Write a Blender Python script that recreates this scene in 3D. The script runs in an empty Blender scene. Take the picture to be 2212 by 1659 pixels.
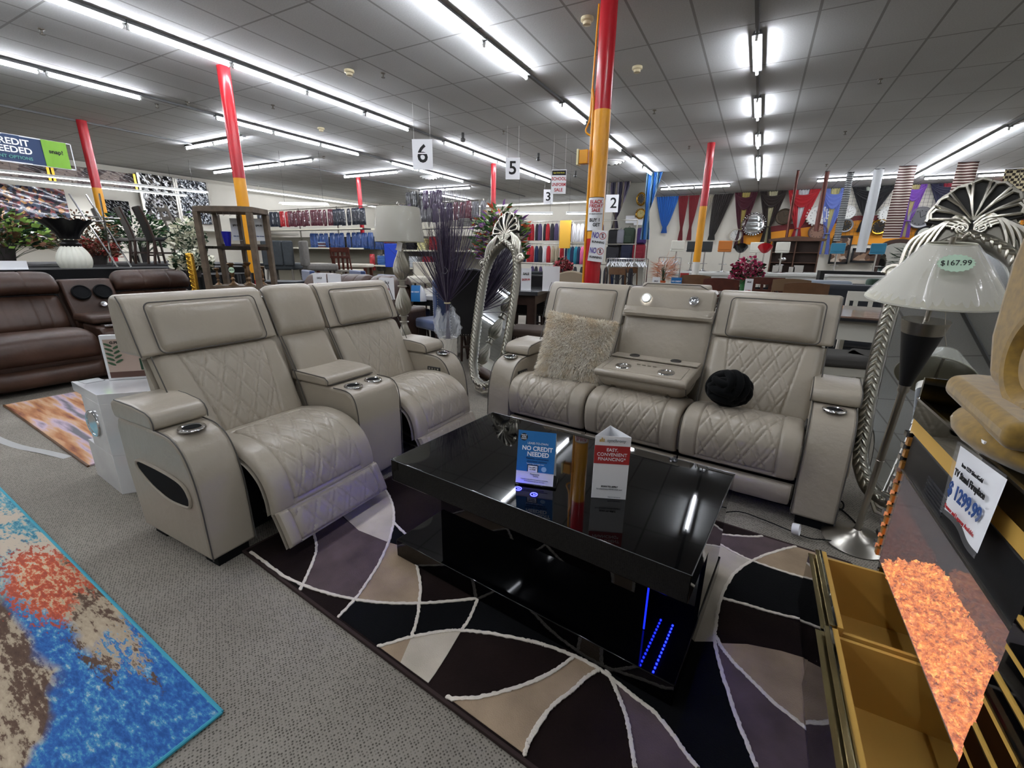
import bpy, bmesh, math, random
from mathutils import Vector, Matrix, Quaternion
from math import sin, cos, pi, radians, sqrt
D = bpy.data
SC = bpy.context.scene
COL = SC.collection
RND = random.Random(7)

# ------------------------------------------------------------------ camera, world, exposure
CAM_H = 1.35
cam_d = D.cameras.new('camera')
cam = D.objects.new('camera', cam_d)
COL.objects.link(cam)
SC.camera = cam
cam_d.sensor_fit = 'HORIZONTAL'
cam_d.sensor_width = 36.0
cam_d.lens = 36.0 * 953.05 / 2212.0
cam_d.clip_start = 0.05
cam_d.clip_end = 200
# camera right / down / forward axes in world coordinates
_r = Vector((0.88021669, 0.47437819, 0.01356145))
_d = Vector((0.14476838, -0.24118666, -0.95962029))
_f = Vector((-0.4519521, 0.84663707, -0.28097149))
cam.matrix_world = Matrix(((_r.x, -_d.x, -_f.x, 0.0), (_r.y, -_d.y, -_f.y, 0.0), (_r.z, -_d.z, -_f.z, CAM_H), (0, 0, 0, 1)))
w = D.worlds.new('world')
SC.world = w
w.use_nodes = True
w.node_tree.nodes['Background'].inputs[0].default_value = (0.75, 0.85, 1.0, 1)
w.node_tree.nodes['Background'].inputs[1].default_value = 0.1
SC.view_settings.view_transform = 'Standard'
SC.view_settings.look = 'None'
SC.view_settings.gamma = 1.0
SC.view_settings.exposure = 1.95
try:
    SC.cycles.use_denoising = True
    SC.cycles.max_bounces = 8
    SC.cycles.diffuse_bounces = 3
    SC.cycles.adaptive_threshold = 0.07
    SC.cycles.glossy_bounces = 4
    SC.cycles.sample_clamp_indirect = 6
    SC.cycles.caustics_reflective = False
    SC.cycles.caustics_refractive = False
except Exception:
    pass
TUBE_POWER = 30.0

# ------------------------------------------------------------------ materials
MATS = {}
def lin(c):
    if isinstance(c, str):
        c = c.lstrip('#'); c = [int(c[i:i + 2], 16) / 255 for i in (0, 2, 4)]
        c = [x / 12.92 if x <= 0.04045 else ((x + 0.055) / 1.055) ** 2.4 for x in c]
    return (c[0], c[1], c[2], 1)

def mat(name, color='#808080', rough=0.5, metal=0.0, emit=None, estr=1.0, alpha=None, trans=0.0, ior=1.45,
        noise=None, bump=None, coat=0.0, sheen=0.0, spec=None):
    """noise=(scale, amount, detail) varies brightness; bump=(scale, strength, distance)"""
    if name in MATS:
        return MATS[name]
    m = D.materials.new(name); m.use_nodes = True
    nt = m.node_tree; b = nt.nodes['Principled BSDF']
    c = lin(color)
    b.inputs['Base Color'].default_value = c
    b.inputs['Roughness'].default_value = rough
    b.inputs['Metallic'].default_value = metal
    b.inputs['IOR'].default_value = ior
    if coat: b.inputs['Coat Weight'].default_value = coat; b.inputs['Coat Roughness'].default_value = 0.03
    if sheen: b.inputs['Sheen Weight'].default_value = sheen
    if spec is not None: b.inputs['Specular IOR Level'].default_value = spec
    if trans: b.inputs['Transmission Weight'].default_value = trans
    if alpha is not None: b.inputs['Alpha'].default_value = alpha
    if emit:
        b.inputs['Emission Color'].default_value = lin(emit); b.inputs['Emission Strength'].default_value = estr
    if noise or bump:
        tc = nt.nodes.new('ShaderNodeTexCoord')
    if noise:
        n = nt.nodes.new('ShaderNodeTexNoise'); n.inputs['Scale'].default_value = noise[0]
        n.inputs['Detail'].default_value = noise[2] if len(noise) > 2 else 4
        nt.links.new(tc.outputs['Object'], n.inputs['Vector'])
        r = nt.nodes.new('ShaderNodeValToRGB')
        a = noise[1]
        r.color_ramp.elements[0].position = 0.3; r.color_ramp.elements[1].position = 0.7
        r.color_ramp.elements[0].color = (c[0] * (1 - a), c[1] * (1 - a), c[2] * (1 - a), 1)
        r.color_ramp.elements[1].color = (min(1, c[0] * (1 + a)), min(1, c[1] * (1 + a)), min(1, c[2] * (1 + a)), 1)
        nt.links.new(n.outputs['Fac'], r.inputs['Fac'])
        nt.links.new(r.outputs['Color'], b.inputs['Base Color'])
    if bump:
        n2 = nt.nodes.new('ShaderNodeTexNoise'); n2.inputs['Scale'].default_value = bump[0]; n2.inputs['Detail'].default_value = 3
        nt.links.new(tc.outputs['Object'], n2.inputs['Vector'])
        bp = nt.nodes.new('ShaderNodeBump'); bp.inputs['Strength'].default_value = bump[1]; bp.inputs['Distance'].default_value = bump[2]
        nt.links.new(n2.outputs['Fac'], bp.inputs['Height'])
        nt.links.new(bp.outputs['Normal'], b.inputs['Normal'])
    MATS[name] = m
    return m

def nodes_of(m):
    return m.node_tree, m.node_tree.nodes['Principled BSDF']

LEATHER = mat('grey_leather', '#a2998a', 0.31, bump=(26, 0.12, 0.02), noise=(3, 0.05))
PIPE = mat('dark_piping', '#4a4743', 0.5)
BLACKFAB = mat('black_fabric', '#0b0c0e', 0.8, spec=0.2)
CHROME = mat('chrome', '#d8d8da', 0.12, 1.0)
DARKPL = mat('dark_plastic', '#2c2b2a', 0.4)
GLOSSBLK = mat('black_lacquer', '#040405', 0.03)
WHITE = mat('white_paint', '#e6e6e2', 0.5)
PAPER = mat('paper', '#e9eaec', 0.6)
STEEL = mat('brushed_steel', '#a9a59c', 0.28, 1.0)
TUBE = mat('lit_tube', '#ffffff', 0.4, emit='#f2f6ff', estr=TUBE_POWER)
HOUS = mat('lamp_housing', '#5b5c5c', 0.5)
MIRROR = mat('mirror_glass', '#e8ecee', 0.015, 1.0)
GOLD = mat('gold', '#c79a3a', 0.25, 1.0)
INK = mat('black_ink', '#101012', 0.6)
RED = mat('red_ink', '#b3252a', 0.6)
BLUEI = mat('blue_ink', '#2a4a86', 0.6)
GLASS = mat('clear_glass', '#f4f8f8', 0.02, trans=1.0, ior=1.45)
WOODDK = mat('dark_wood', '#33231c', 0.35, noise=(12, 0.3))
WOODRD = mat('red_brown_wood', '#4a2218', 0.3, noise=(12, 0.25))

# ------------------------------------------------------------------ mesh helpers
def empty(name, loc=(0, 0, 0), rz=0.0, label=None, cat=None, group=None):
    o = D.objects.new(name, None); COL.objects.link(o)
    o.empty_display_size = 0.1
    o.location = loc; o.rotation_euler = (0, 0, rz)
    tag(o, label, cat, group)
    return o

def tag(o, label=None, cat=None, group=None, kind=None):
    if label: o['label'] = label
    if cat: o['category'] = cat
    if group: o['group'] = group
    if kind: o['kind'] = kind
    return o

class MB:
    def __init__(s):
        s.v = []; s.f = []; s.m = []; s.mi = 0; s.T = Matrix.Identity(4)
    def at(s, loc=(0, 0, 0), rot=(0, 0, 0), scale=1.0):
        from mathutils import Euler
        sc = scale if isinstance(scale, (tuple, list)) else (scale,) * 3
        s.T = Matrix.LocRotScale(Vector(loc), Euler(rot), Vector(sc)); return s
    def use(s, i): s.mi = i; return s
    def add(s, vs, fs):
        k = len(s.v)
        s.v += [tuple(s.T @ Vector(p)) for p in vs]
        s.f += [tuple(k + i for i in f) for f in fs]
        s.m += [s.mi] * len(fs)
        return s
    def box(s, lo, hi):
        x0, y0, z0 = lo; x1, y1, z1 = hi
        return s.add([(x0, y0, z0), (x1, y0, z0), (x1, y1, z0), (x0, y1, z0), (x0, y0, z1), (x1, y0, z1), (x1, y1, z1), (x0, y1, z1)],
                     [(3, 2, 1, 0), (4, 5, 6, 7), (0, 1, 5, 4), (1, 2, 6, 5), (2, 3, 7, 6), (3, 0, 4, 7)])
    def boxc(s, c, size):
        return s.box([c[i] - size[i] / 2 for i in range(3)], [c[i] + size[i] / 2 for i in range(3)])
    def lathe(s, prof, n=24, cap=True):
        vs = []; fs = []
        for r, z in prof:
            for i in range(n):
                a = 2 * pi * i / n; vs.append((r * cos(a), r * sin(a), z))
        for j in range(len(prof) - 1):
            for i in range(n):
                a, b = j * n + i, j * n + (i + 1) % n
                fs.append((a, b, b + n, a + n))
        if cap:
            fs.append(tuple(range(n - 1, -1, -1))); k = (len(prof) - 1) * n
            fs.append(tuple(k + i for i in range(n)))
        return s.add(vs, fs)
    def cyl(s, p0, p1, r, r1=None, n=12):
        return s.tube([p0, p1], r, n, r1)
    def tube(s, pts, r, n=8, r1=None, closed=False, flat=1.0, cap=True):
        """round (or flattened) tube along a polyline; r may be a list"""
        P = [Vector(p) for p in pts]; N = len(P)
        rs = r if isinstance(r, (list, tuple)) else [r + ((r1 - r) * i / max(1, N - 1) if r1 is not None else 0) for i in range(N)]
        vs = []; fs = []; up = None
        for i in range(N):
            if closed: t = P[(i + 1) % N] - P[i - 1]
            else: t = P[min(i + 1, N - 1)] - P[max(i - 1, 0)]
            if t.length < 1e-9: t = Vector((0, 0, 1))
            t.normalize()
            if up is None:
                up = Vector((0, 0, 1)) if abs(t.z) < 0.9 else Vector((1, 0, 0))
            up = (up - t * up.dot(t))
            if up.length < 1e-6: up = t.orthogonal()
            up.normalize(); sd = t.cross(up)
            for k in range(n):
                a = 2 * pi * k / n
                vs.append(P[i] + up * (cos(a) * rs[i] * flat) + sd * (sin(a) * rs[i]))
        M = N if closed else N - 1
        for i in range(M):
            j = (i + 1) % N
            for k in range(n):
                k2 = (k + 1) % n
                fs.append((i * n + k, i * n + k2, j * n + k2, j * n + k))
        if not closed and cap:
            fs.append(tuple(range(n - 1, -1, -1))); fs.append(tuple((N - 1) * n + k for k in range(n)))
        return s.add(vs, fs)
    def prism(s, poly, h0, h1, axis='z'):
        """poly of 2D points extruded between h0 and h1 along an axis; x: poly is (y,z), y: poly is (x,z), z: poly is (x,y)"""
        def p3(p, h):
            if axis == 'z': return (p[0], p[1], h)
            if axis == 'x': return (h, p[0], p[1])
            return (p[0], h, p[1])
        n = len(poly)
        vs = [p3(p, h0) for p in poly] + [p3(p, h1) for p in poly]
        fs = [tuple(range(n - 1, -1, -1)), tuple(range(n, 2 * n))]
        fs += [(i, (i + 1) % n, n + (i + 1) % n, n + i) for i in range(n)]
        return s.add(vs, fs)
    def grid(s, fn, nu, nv, closed_u=False):
        vs = [fn(i / nu, j / nv) for j in range(nv + 1) for i in range(nu + 1)]
        fs = [(j * (nu + 1) + i, j * (nu + 1) + i + 1, (j + 1) * (nu + 1) + i + 1, (j + 1) * (nu + 1) + i) for j in range(nv) for i in range(nu)]
        return s.add(vs, fs)
    def sphere(s, c, r, nu=14, nv=9):
        rr = r if isinstance(r, (tuple, list)) else (r, r, r)
        vs = []; fs = []
        for j in range(nv + 1):
            th = pi * j / nv
            for i in range(nu):
                a = 2 * pi * i / nu
                vs.append((c[0] + rr[0] * sin(th) * cos(a), c[1] + rr[1] * sin(th) * sin(a), c[2] + rr[2] * cos(th)))
        for j in range(nv):
            for i in range(nu):
                a, b = j * nu + i, j * nu + (i + 1) % nu
                fs.append((a, a + nu, b + nu, b))
        return s.add(vs, fs)
    def torus(s, c, R, r, n=24, m=8, axis='z', sz=1.0):
        pts = []
        for i in range(n):
            a = 2 * pi * i / n; x, y = R * cos(a), R * sin(a) * sz
            pts.append((c[0] + x, c[1] + y, c[2]) if axis == 'z' else ((c[0], c[1] + x, c[2] + y) if axis == 'x' else (c[0] + x, c[1], c[2] + y)))
        return s.tube(pts, r, m, closed=True)
    def build(s, name, mats, parent=None, smooth=True, bevel=0.0, bseg=2, loc=None, fix=True, sub=0):
        me = D.meshes.new(name); me.from_pydata(s.v, [], s.f)
        for m in (mats if isinstance(mats, (list, tuple)) else [mats]): me.materials.append(m)
        if any(s.m): me.polygons.foreach_set('material_index', s.m)
        me.update()
        if fix:
            bm = bmesh.new(); bm.from_mesh(me); bmesh.ops.recalc_face_normals(bm, faces=bm.faces); bm.to_mesh(me); bm.free()
        if smooth:
            me.polygons.foreach_set('use_smooth', [True] * len(me.polygons))
            try: me.set_sharp_from_angle(angle=radians(40))
            except Exception: pass
        o = D.objects.new(name, me); COL.objects.link(o)
        if parent: o.parent = parent
        if loc: o.location = loc
        if bevel:
            b = o.modifiers.new('bevel', 'BEVEL'); b.width = bevel; b.segments = bseg; b.limit_method = 'ANGLE'; b.angle_limit = radians(35); b.harden_normals = False
        if sub:
            m = o.modifiers.new('sub', 'SUBSURF'); m.levels = sub; m.render_levels = sub
        return o

def copy_tree(o, parent=None, label=None, loc=None, rz=None):
    c = o.copy(); COL.objects.link(c)
    if parent: c.parent = parent
    if label: c['label'] = label
    if loc: c.location = loc
    if rz is not None: c.rotation_euler = (0, 0, rz)
    for ch in [x for x in KIDS.get(o.name, [])] or list(o.children):
        copy_tree(ch, c)
    return c
KIDS = {}

def smooth_path(pts, k=8):
    """Catmull-Rom through 2D/3D points"""
    P = [Vector(p) for p in pts]; out = []
    for i in range(len(P) - 1):
        p0, p1, p2, p3 = P[max(i - 1, 0)], P[i], P[i + 1], P[min(i + 2, len(P) - 1)]
        for j in range(k):
            t = j / k
            out.append(0.5 * ((2 * p1) + (p2 - p0) * t + (2 * p0 - 5 * p1 + 4 * p2 - p3) * t * t + (3 * p1 - p0 - 3 * p2 + p3) * t ** 3))
    out.append(P[-1]); return out

def text_mesh(name, s, size, material, parent, loc, rot, bold=False, align='CENTER', sx=1.0, ext=0.0006, offset=0.0):
    """real lettering: a font curve turned into a mesh"""
    cu = D.curves.new(name, 'FONT'); cu.body = s; cu.size = size; cu.align_x = align; cu.align_y = 'CENTER'; cu.extrude = ext
    cu.offset = offset + ((0.025 * size if size < 0.2 else 0.006) if bold else 0); cu.resolution_u = 3
    t = D.objects.new(name, cu); COL.objects.link(t)
    bpy.context.view_layer.update()
    me = D.meshes.new_from_object(t.evaluated_get(bpy.context.evaluated_depsgraph_get()))
    D.objects.remove(t)
    me.name = name
    me.materials.clear(); me.materials.append(material)
    o = D.objects.new(name, me); COL.objects.link(o)
    o.parent = parent; o.location = loc; o.rotation_euler = rot; o.scale = (sx, 1, 1)
    return o

def pad(mb, prof, x0, x1, thick=0.05, nx=40, ny=30, quilt=None, edge=0.05, puff=0.02, seams=(), k=8, back=True, wrinkle=0.0, seed=1):
    """an upholstered pad: profile (y,z) of its outer face swept from x0 to x1, rounded at the rim, quilted in diamonds.
    quilt=(u0,u1,v0,v1,du,dv,depth)"""
    path = smooth_path([(p[0], p[1], 0) for p in prof], k)
    L = [0]
    for i in range(1, len(path)): L.append(L[-1] + (path[i] - path[i - 1]).length)
    tot = L[-1]; rn = random.Random(seed)
    ph = [rn.uniform(0, 6) for _ in range(6)]
    def at(v):
        d = v * tot; i = 0
        while i < len(L) - 2 and L[i + 1] < d: i += 1
        t = (d - L[i]) / max(1e-9, L[i + 1] - L[i]); p = path[i].lerp(path[i + 1], min(1, t))
        tg = (path[i + 1] - path[i]).normalized()
        a = path[max(i - 1, 0)]; b2 = path[min(i + 2, len(path) - 1)]; tg = (b2 - a).normalized()
        return p, Vector((-tg.y, tg.x))        # normal, to the left of travel
    W = x1 - x0
    def ed(d):
        d = max(0.0, min(1.0, d / edge)); return sqrt(max(0, 1 - (1 - d) ** 2))
    def fn(u, v):
        p, n = at(v)
        du, dv = min(u, 1 - u) * W, min(v, 1 - v) * tot
        e = ed(du) * ed(dv)
        h = -thick + thick * e + puff * (1 - (2 * u - 1) ** 4) * (1 - (2 * v - 1) ** 4)
        X, Y = u * W, v * tot
        if quilt:
            u0, u1, v0, v1, a, b, dep = quilt
            c0, c1 = (u0, u1) if not callable(u0) else (u0(v), u1(v))
            f = min(1, max(0, (u - c0) / 0.02)) * min(1, max(0, (c1 - u) / 0.02)) * min(1, max(0, (v - v0) / 0.02)) * min(1, max(0, (v1 - v) / 0.02))
            if f > 0:
                def g(q, w):
                    q = abs(q - round(q)); return math.exp(-(q / w) ** 2)
                A, B = X / a + Y / b, X / a - Y / b
                gr = max(g(A, 0.055), g(B, 0.055), 0.7 * g(A + 0.28, 0.045), 0.7 * g(B + 0.28, 0.045))
                h += f * dep * (0.35 - gr)
            # groove round the quilted panel
            for q in (u - c0, c1 - u):
                if v0 - 0.02 <= v <= v1 + 0.02: h -= dep * 1.2 * math.exp(-((q * W) / 0.006) ** 2)
            for q in (v - v0, v1 - v):
                if c0 <= u <= c1: h -= dep * 1.2 * math.exp(-((q * tot) / 0.006) ** 2)
        for (kind, pos, dd) in seams:
            q = (u - pos) * W if kind == 'u' else (v - pos) * tot
            h -= dd * math.exp(-(q / 0.007) ** 2)
        if wrinkle:
            h += wrinkle * e * (sin(X * 38 + ph[0] + 3 * sin(Y * 9 + ph[1])) * math.exp(-((1 - abs(2 * v - 1)) * tot / 0.06) ** 1) + 0.6 * sin(X * 11 + ph[2]) * sin(Y * 13 + ph[3]))
        shrink = thick * 0.35 * (1 - e)
        x = x0 + u * W
        if du < edge: x += shrink * (1 if u < 0.5 else -1) * 0.5
        return (x, p.x + n.x * h, p.y + n.y * h)
    mb.grid(fn, nx, ny)
    if back:
        # close the rear with a flat skirt
        def fb(u, v):
            p, n = at(v); return (x0 + u * W, p.x - n.x * (thick + 0.02), p.y - n.y * (thick + 0.02))
        mb.grid(lambda u, v: fb(1 - u, v), 6, max(8, ny // 3))
    return mb
RUG_CURVES={
 'A':[(-1.876,0.950),(-1.675,0.939),(-1.500,0.942),(-1.357,0.960),(-1.228,0.992),(-1.114,1.035),(-0.995,1.099),(-0.884,1.174),(-0.803,1.237)],
 'B':[(-1.935,1.299),(-1.741,1.203),(-1.630,1.130),(-1.551,1.040),(-1.494,0.962),(-1.464,0.911)],
 'C':[(-1.901,1.796),(-1.741,1.696),(-1.603,1.604),(-1.480,1.485),(-1.373,1.333),(-1.296,1.183),(-1.255,1.073),(-1.230,0.994),(-1.214,0.880)],
 'D':[(-1.265,1.350),(-1.159,1.279),(-1.056,1.184),(-0.992,1.101),(-0.945,1.030),(-0.913,0.963)],
 'E':[(-0.803,1.237),(-0.775,1.134),(-0.770,1.069)],
 'F':[(-0.994,0.864),(-0.935,0.934),(-0.894,0.978),(-0.824,1.038),(-0.771,1.071),(-0.684,1.108),(-0.562,1.145),(-0.501,1.159),(-0.448,1.167),(-0.367,1.173),(-0.292,1.169),(-0.229,1.154),(-0.156,1.128),(-0.083,1.106),(-0.027,1.068),(0.026,1.024),(0.054,1.006)],
 'G':[(-0.670,0.827),(-0.578,0.885),(-0.518,0.941),(-0.459,1.006),(-0.401,1.091),(-0.445,1.020),(-0.399,1.095),(-0.366,1.170)],
 'H':[(-0.373,0.798),(-0.379,0.832),(-0.378,0.897),(-0.368,0.949),(-0.381,0.841),(-0.375,0.909),(-0.360,0.977),(-0.324,1.057),(-0.303,1.113),(-0.273,1.165)],
 'I':[(-0.253,1.176),(-0.219,1.139),(-0.186,1.098),(-0.151,1.045),(-0.125,0.992),(-0.097,0.923)],
 'J':[(-0.081,2.164),(-0.019,2.183),(0.073,2.210),(0.186,2.261),(0.269,2.329),(0.339,2.410)],
 'K':[(-0.077,2.126),(-0.025,2.123),(0.041,2.100),(0.109,2.065),(0.173,2.046),(0.288,2.032),(0.402,2.029),(0.456,2.018)],
 'L':[(0.546,2.396),(0.480,2.362),(0.368,2.276),(0.272,2.178),(0.173,2.046),(0.108,1.919),(0.072,1.781),(0.058,1.656),(0.057,1.551),(0.060,1.474),(0.084,1.377),(0.115,1.284),(0.142,1.207),(0.171,1.140),(0.195,1.084)],
 'M':[(0.066,1.723),(0.159,1.733),(0.248,1.737),(0.335,1.752),(0.385,1.761),(0.426,1.738)],
 'N':[(0.060,1.508),(0.083,1.463),(0.124,1.415),(0.181,1.367),(0.239,1.320),(0.305,1.285),(0.365,1.252),(0.404,1.237)],
 'O':[(0.082,1.482),(0.163,1.523),(0.270,1.550),(0.387,1.561),(0.428,1.539),(0.485,1.515)],
 'Q':[(-1.771,1.392),(-1.570,1.332),(-1.377,1.331),(-1.324,1.339)],
 'S':[(-1.464,1.467),(-1.368,1.430),(-1.263,1.395)],
 'T':[(-1.598,1.823),(-1.393,1.784),(-1.191,1.759)],
}
RUG_CELLS=[
 ('grey',[(-1.630,1.130),(-1.551,1.040),(-1.482,0.940),(-1.357,0.960),(-1.228,0.992),(-1.255,1.073),(-1.296,1.183),(-1.373,1.333),(-1.570,1.332),(-1.758,1.381),(-1.896,1.321)]),
 ('cream',[(-1.771,1.392),(-1.767,1.531),(-1.780,1.673),(-1.741,1.696),(-1.603,1.604),(-1.480,1.485),(-1.373,1.333),(-1.570,1.332)]),
 ('tan',[(-1.373,1.333),(-1.296,1.183),(-1.255,1.073),(-1.228,0.992),(-1.114,1.035),(-0.995,1.099),(-1.056,1.184),(-1.159,1.279),(-1.265,1.350),(-1.324,1.339)]),
 ('black',[(-1.228,0.992),(-1.114,1.035),(-0.995,1.099),(-0.884,1.174),(-0.803,1.237),(-0.775,1.134),(-0.770,1.069),(-0.824,1.038),(-0.894,0.978),(-0.935,0.934),(-0.994,0.864),(-1.208,0.879)]),
 ('black',[(-1.876,0.950),(-1.675,0.939),(-1.500,0.942),(-1.463,0.910)]),
 ('black',[(-1.470,1.473),(-1.373,1.333),(-1.302,1.344),(-1.277,1.387),(-1.368,1.430)]),
 ('tan',[(-0.992,0.862),(-0.935,0.934),(-0.913,0.963),(-0.871,0.850)]),
 ('cream',[(-0.913,0.963),(-0.824,1.038),(-0.770,1.069),(-0.755,0.965),(-0.747,0.888),(-0.745,0.833),(-0.871,0.850)]),
 ('black',[(-0.803,1.237),(-0.775,1.134),(-0.770,1.069),(-0.684,1.108),(-0.562,1.145),(-0.501,1.159),(-0.448,1.167),(-0.343,1.226),(-0.379,1.433),(-0.886,1.654)]),
 ('tan',[(-0.670,0.827),(-0.578,0.885),(-0.518,0.941),(-0.459,1.006),(-0.401,1.091),(-0.445,1.020),(-0.399,1.095),(-0.367,1.173),(-0.259,1.176),(-0.303,1.113),(-0.324,1.057),(-0.360,0.977),(-0.375,0.909),(-0.381,0.841),(-0.376,0.798)]),
 ('grey',[(-0.253,1.176),(-0.219,1.139),(-0.186,1.098),(-0.151,1.045),(-0.125,0.992),(-0.097,0.923),(-0.089,0.899),(0.073,0.988),(0.026,1.024),(-0.027,1.068),(-0.083,1.106),(-0.156,1.128),(-0.229,1.154)]),
 ('black',[(-0.292,1.169),(-0.229,1.154),(-0.156,1.128),(-0.083,1.106),(-0.027,1.068),(0.026,1.024),(0.073,0.988),(0.205,1.061),(0.195,1.084),(0.171,1.140),(0.142,1.207),(0.115,1.284),(0.084,1.377),(0.060,1.478),(-0.027,1.430),(-0.141,1.566)]),
 ('grey',[(0.060,1.474),(0.084,1.377),(0.115,1.284),(0.142,1.207),(0.171,1.140),(0.205,1.061),(0.455,1.198),(0.404,1.237),(0.365,1.252),(0.305,1.285),(0.239,1.320),(0.181,1.367),(0.124,1.415),(0.083,1.463),(0.060,1.508)]),
 ('tan',[(0.070,1.497),(0.124,1.415),(0.181,1.367),(0.239,1.320),(0.305,1.285),(0.365,1.252),(0.404,1.237),(0.461,1.234),(0.507,1.514),(0.428,1.539),(0.387,1.561),(0.270,1.550),(0.163,1.523),(0.082,1.482)]),
 ('cream',[(-0.077,2.126),(-0.025,2.123),(0.041,2.100),(0.109,2.065),(0.173,2.046),(0.108,1.919),(0.072,1.781),(0.058,1.656),(0.057,1.551),(0.060,1.478),(-0.027,1.430),(-0.141,1.566),(-0.130,1.931)]),
 ('black',[(0.173,2.046),(0.288,2.032),(0.402,2.029),(0.504,2.022),(0.482,1.725),(0.426,1.738),(0.385,1.761),(0.335,1.752),(0.248,1.737),(0.159,1.733),(0.060,1.725),(0.072,1.781),(0.108,1.919)]),
 ('tan',[(0.546,2.396),(0.480,2.362),(0.368,2.276),(0.272,2.178),(0.173,2.046),(0.288,2.032),(0.402,2.029),(0.504,2.022),(0.560,2.211)]),
 ('grey',[(-0.081,2.164),(-0.019,2.183),(0.073,2.210),(0.186,2.261),(0.269,2.329),(0.339,2.410),(0.546,2.396),(0.480,2.362),(0.368,2.276),(0.272,2.178),(0.173,2.046),(0.109,2.065),(0.041,2.100),(-0.025,2.123),(-0.077,2.126)]),
]
# ------------------------------------------------------------------ room shell
CEIL = 3.90
def struct(name, mb, m, **k):
    o = mb.build(name, m, **k); o['kind'] = 'structure'; return o
X0, X1, Y0, Y1 = -18.6, 9.0, -8.0, 21.5

def floor_mat():
    m = mat('carpet', '#7d7973', 0.95); nt, b = nodes_of(m)
    tc = nt.nodes.new('ShaderNodeTexCoord')
    vo = nt.nodes.new('ShaderNodeTexVoronoi'); vo.inputs['Scale'].default_value = 105; vo.inputs['Randomness'].default_value = 0.35
    mp = nt.nodes.new('ShaderNodeMapping'); mp.inputs['Rotation'].default_value = (0, 0, 0.5)
    nt.links.new(tc.outputs['Object'], mp.inputs['Vector']); nt.links.new(mp.outputs['Vector'], vo.inputs['Vector'])
    r = nt.nodes.new('ShaderNodeValToRGB'); r.color_ramp.elements[0].position = 0.16; r.color_ramp.elements[1].position = 0.42
    r.color_ramp.elements[0].color = lin('#48433b'); r.color_ramp.elements[1].color = lin('#918b80')
    nt.links.new(vo.outputs['Distance'], r.inputs['Fac'])
    n = nt.nodes.new('ShaderNodeTexNoise'); n.inputs['Scale'].default_value = 1.6; n.inputs['Detail'].default_value = 5
    nt.links.new(tc.outputs['Object'], n.inputs['Vector'])
    r2 = nt.nodes.new('ShaderNodeValToRGB'); r2.color_ramp.elements[0].position = 0.3; r2.color_ramp.elements[1].position = 0.65
    r2.color_ramp.elements[0].color = (0.72, 0.71, 0.70, 1); r2.color_ramp.elements[1].color = (1, 1, 1, 1)
    nt.links.new(n.outputs['Fac'], r2.inputs['Fac'])
    mx = nt.nodes.new('ShaderNodeMix'); mx.data_type = 'RGBA'; mx.blend_type = 'MULTIPLY'; mx.inputs[0].default_value = 1
    nt.links.new(r.outputs['Color'], mx.inputs[6]); nt.links.new(r2.outputs['Color'], mx.inputs[7])
    nt.links.new(mx.outputs[2], b.inputs['Base Color'])
    bp = nt.nodes.new('ShaderNodeBump'); bp.inputs['Strength'].default_value = 0.5; bp.inputs['Distance'].default_value = 0.004
    nt.links.new(vo.outputs['Distance'], bp.inputs['Height']); nt.links.new(bp.outputs['Normal'], b.inputs['Normal'])
    return m

def ceil_mat():
    m = mat('ceiling_tile', '#cfcfcb', 0.85); nt, b = nodes_of(m)
    tc = nt.nodes.new('ShaderNodeTexCoord'); sp = nt.nodes.new('ShaderNodeSeparateXYZ')
    nt.links.new(tc.outputs['Object'], sp.inputs[0])
    def math_(op, a, bv=None):
        n = nt.nodes.new('ShaderNodeMath'); n.operation = op
        for i, q in enumerate((a, bv)):
            if q is None: continue
            if isinstance(q, (int, float)): n.inputs[i].default_value = q
            else: nt.links.new(q, n.inputs[i])
        return n.outputs[0]
    def line(out, period, phase, w):
        t = math_('SUBTRACT', out, phase); t = math_('DIVIDE', t, period); t = math_('FRACT', t)
        t = math_('SUBTRACT', t, 0.5); t = math_('ABSOLUTE', t); return math_('GREATER_THAN', t, 0.5 - w / period)
    gx = line(sp.outputs[0], 0.6, 0.19, 0.014); gy = line(sp.outputs[1], 1.3, 0.02, 0.012)
    g = math_('MAXIMUM', gx, gy)
    n = nt.nodes.new('ShaderNodeTexNoise'); n.inputs['Scale'].default_value = 60; nt.links.new(tc.outputs['Object'], n.inputs['Vector'])
    n3 = nt.nodes.new('ShaderNodeTexNoise'); n3.inputs['Scale'].default_value = 0.6; n3.inputs['Detail'].default_value = 4; nt.links.new(tc.outputs['Object'], n3.inputs['Vector'])
    r = nt.nodes.new('ShaderNodeValToRGB'); r.color_ramp.elements[0].color = lin('#b0b1b0'); r.color_ramp.elements[1].color = lin('#c6c7c6')
    r.color_ramp.elements[0].position = 0.3; r.color_ramp.elements[1].position = 0.7
    nt.links.new(math_('MULTIPLY', math_('ADD', n.outputs['Fac'], n3.outputs['Fac']), 0.5), r.inputs['Fac'])
    mx = nt.nodes.new('ShaderNodeMix'); mx.data_type = 'RGBA'; nt.links.new(g, mx.inputs[0])
    nt.links.new(r.outputs['Color'], mx.inputs[6]); mx.inputs[7].default_value = lin('#8f8e8b')
    nt.links.new(mx.outputs[2], b.inputs['Base Color'])
    bp = nt.nodes.new('ShaderNodeBump'); bp.inputs['Strength'].default_value = 0.6; bp.inputs['Distance'].default_value = 0.012; bp.invert = True
    nt.links.new(g, bp.inputs['Height']); nt.links.new(bp.outputs['Normal'], b.inputs['Normal'])
    return m

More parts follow.
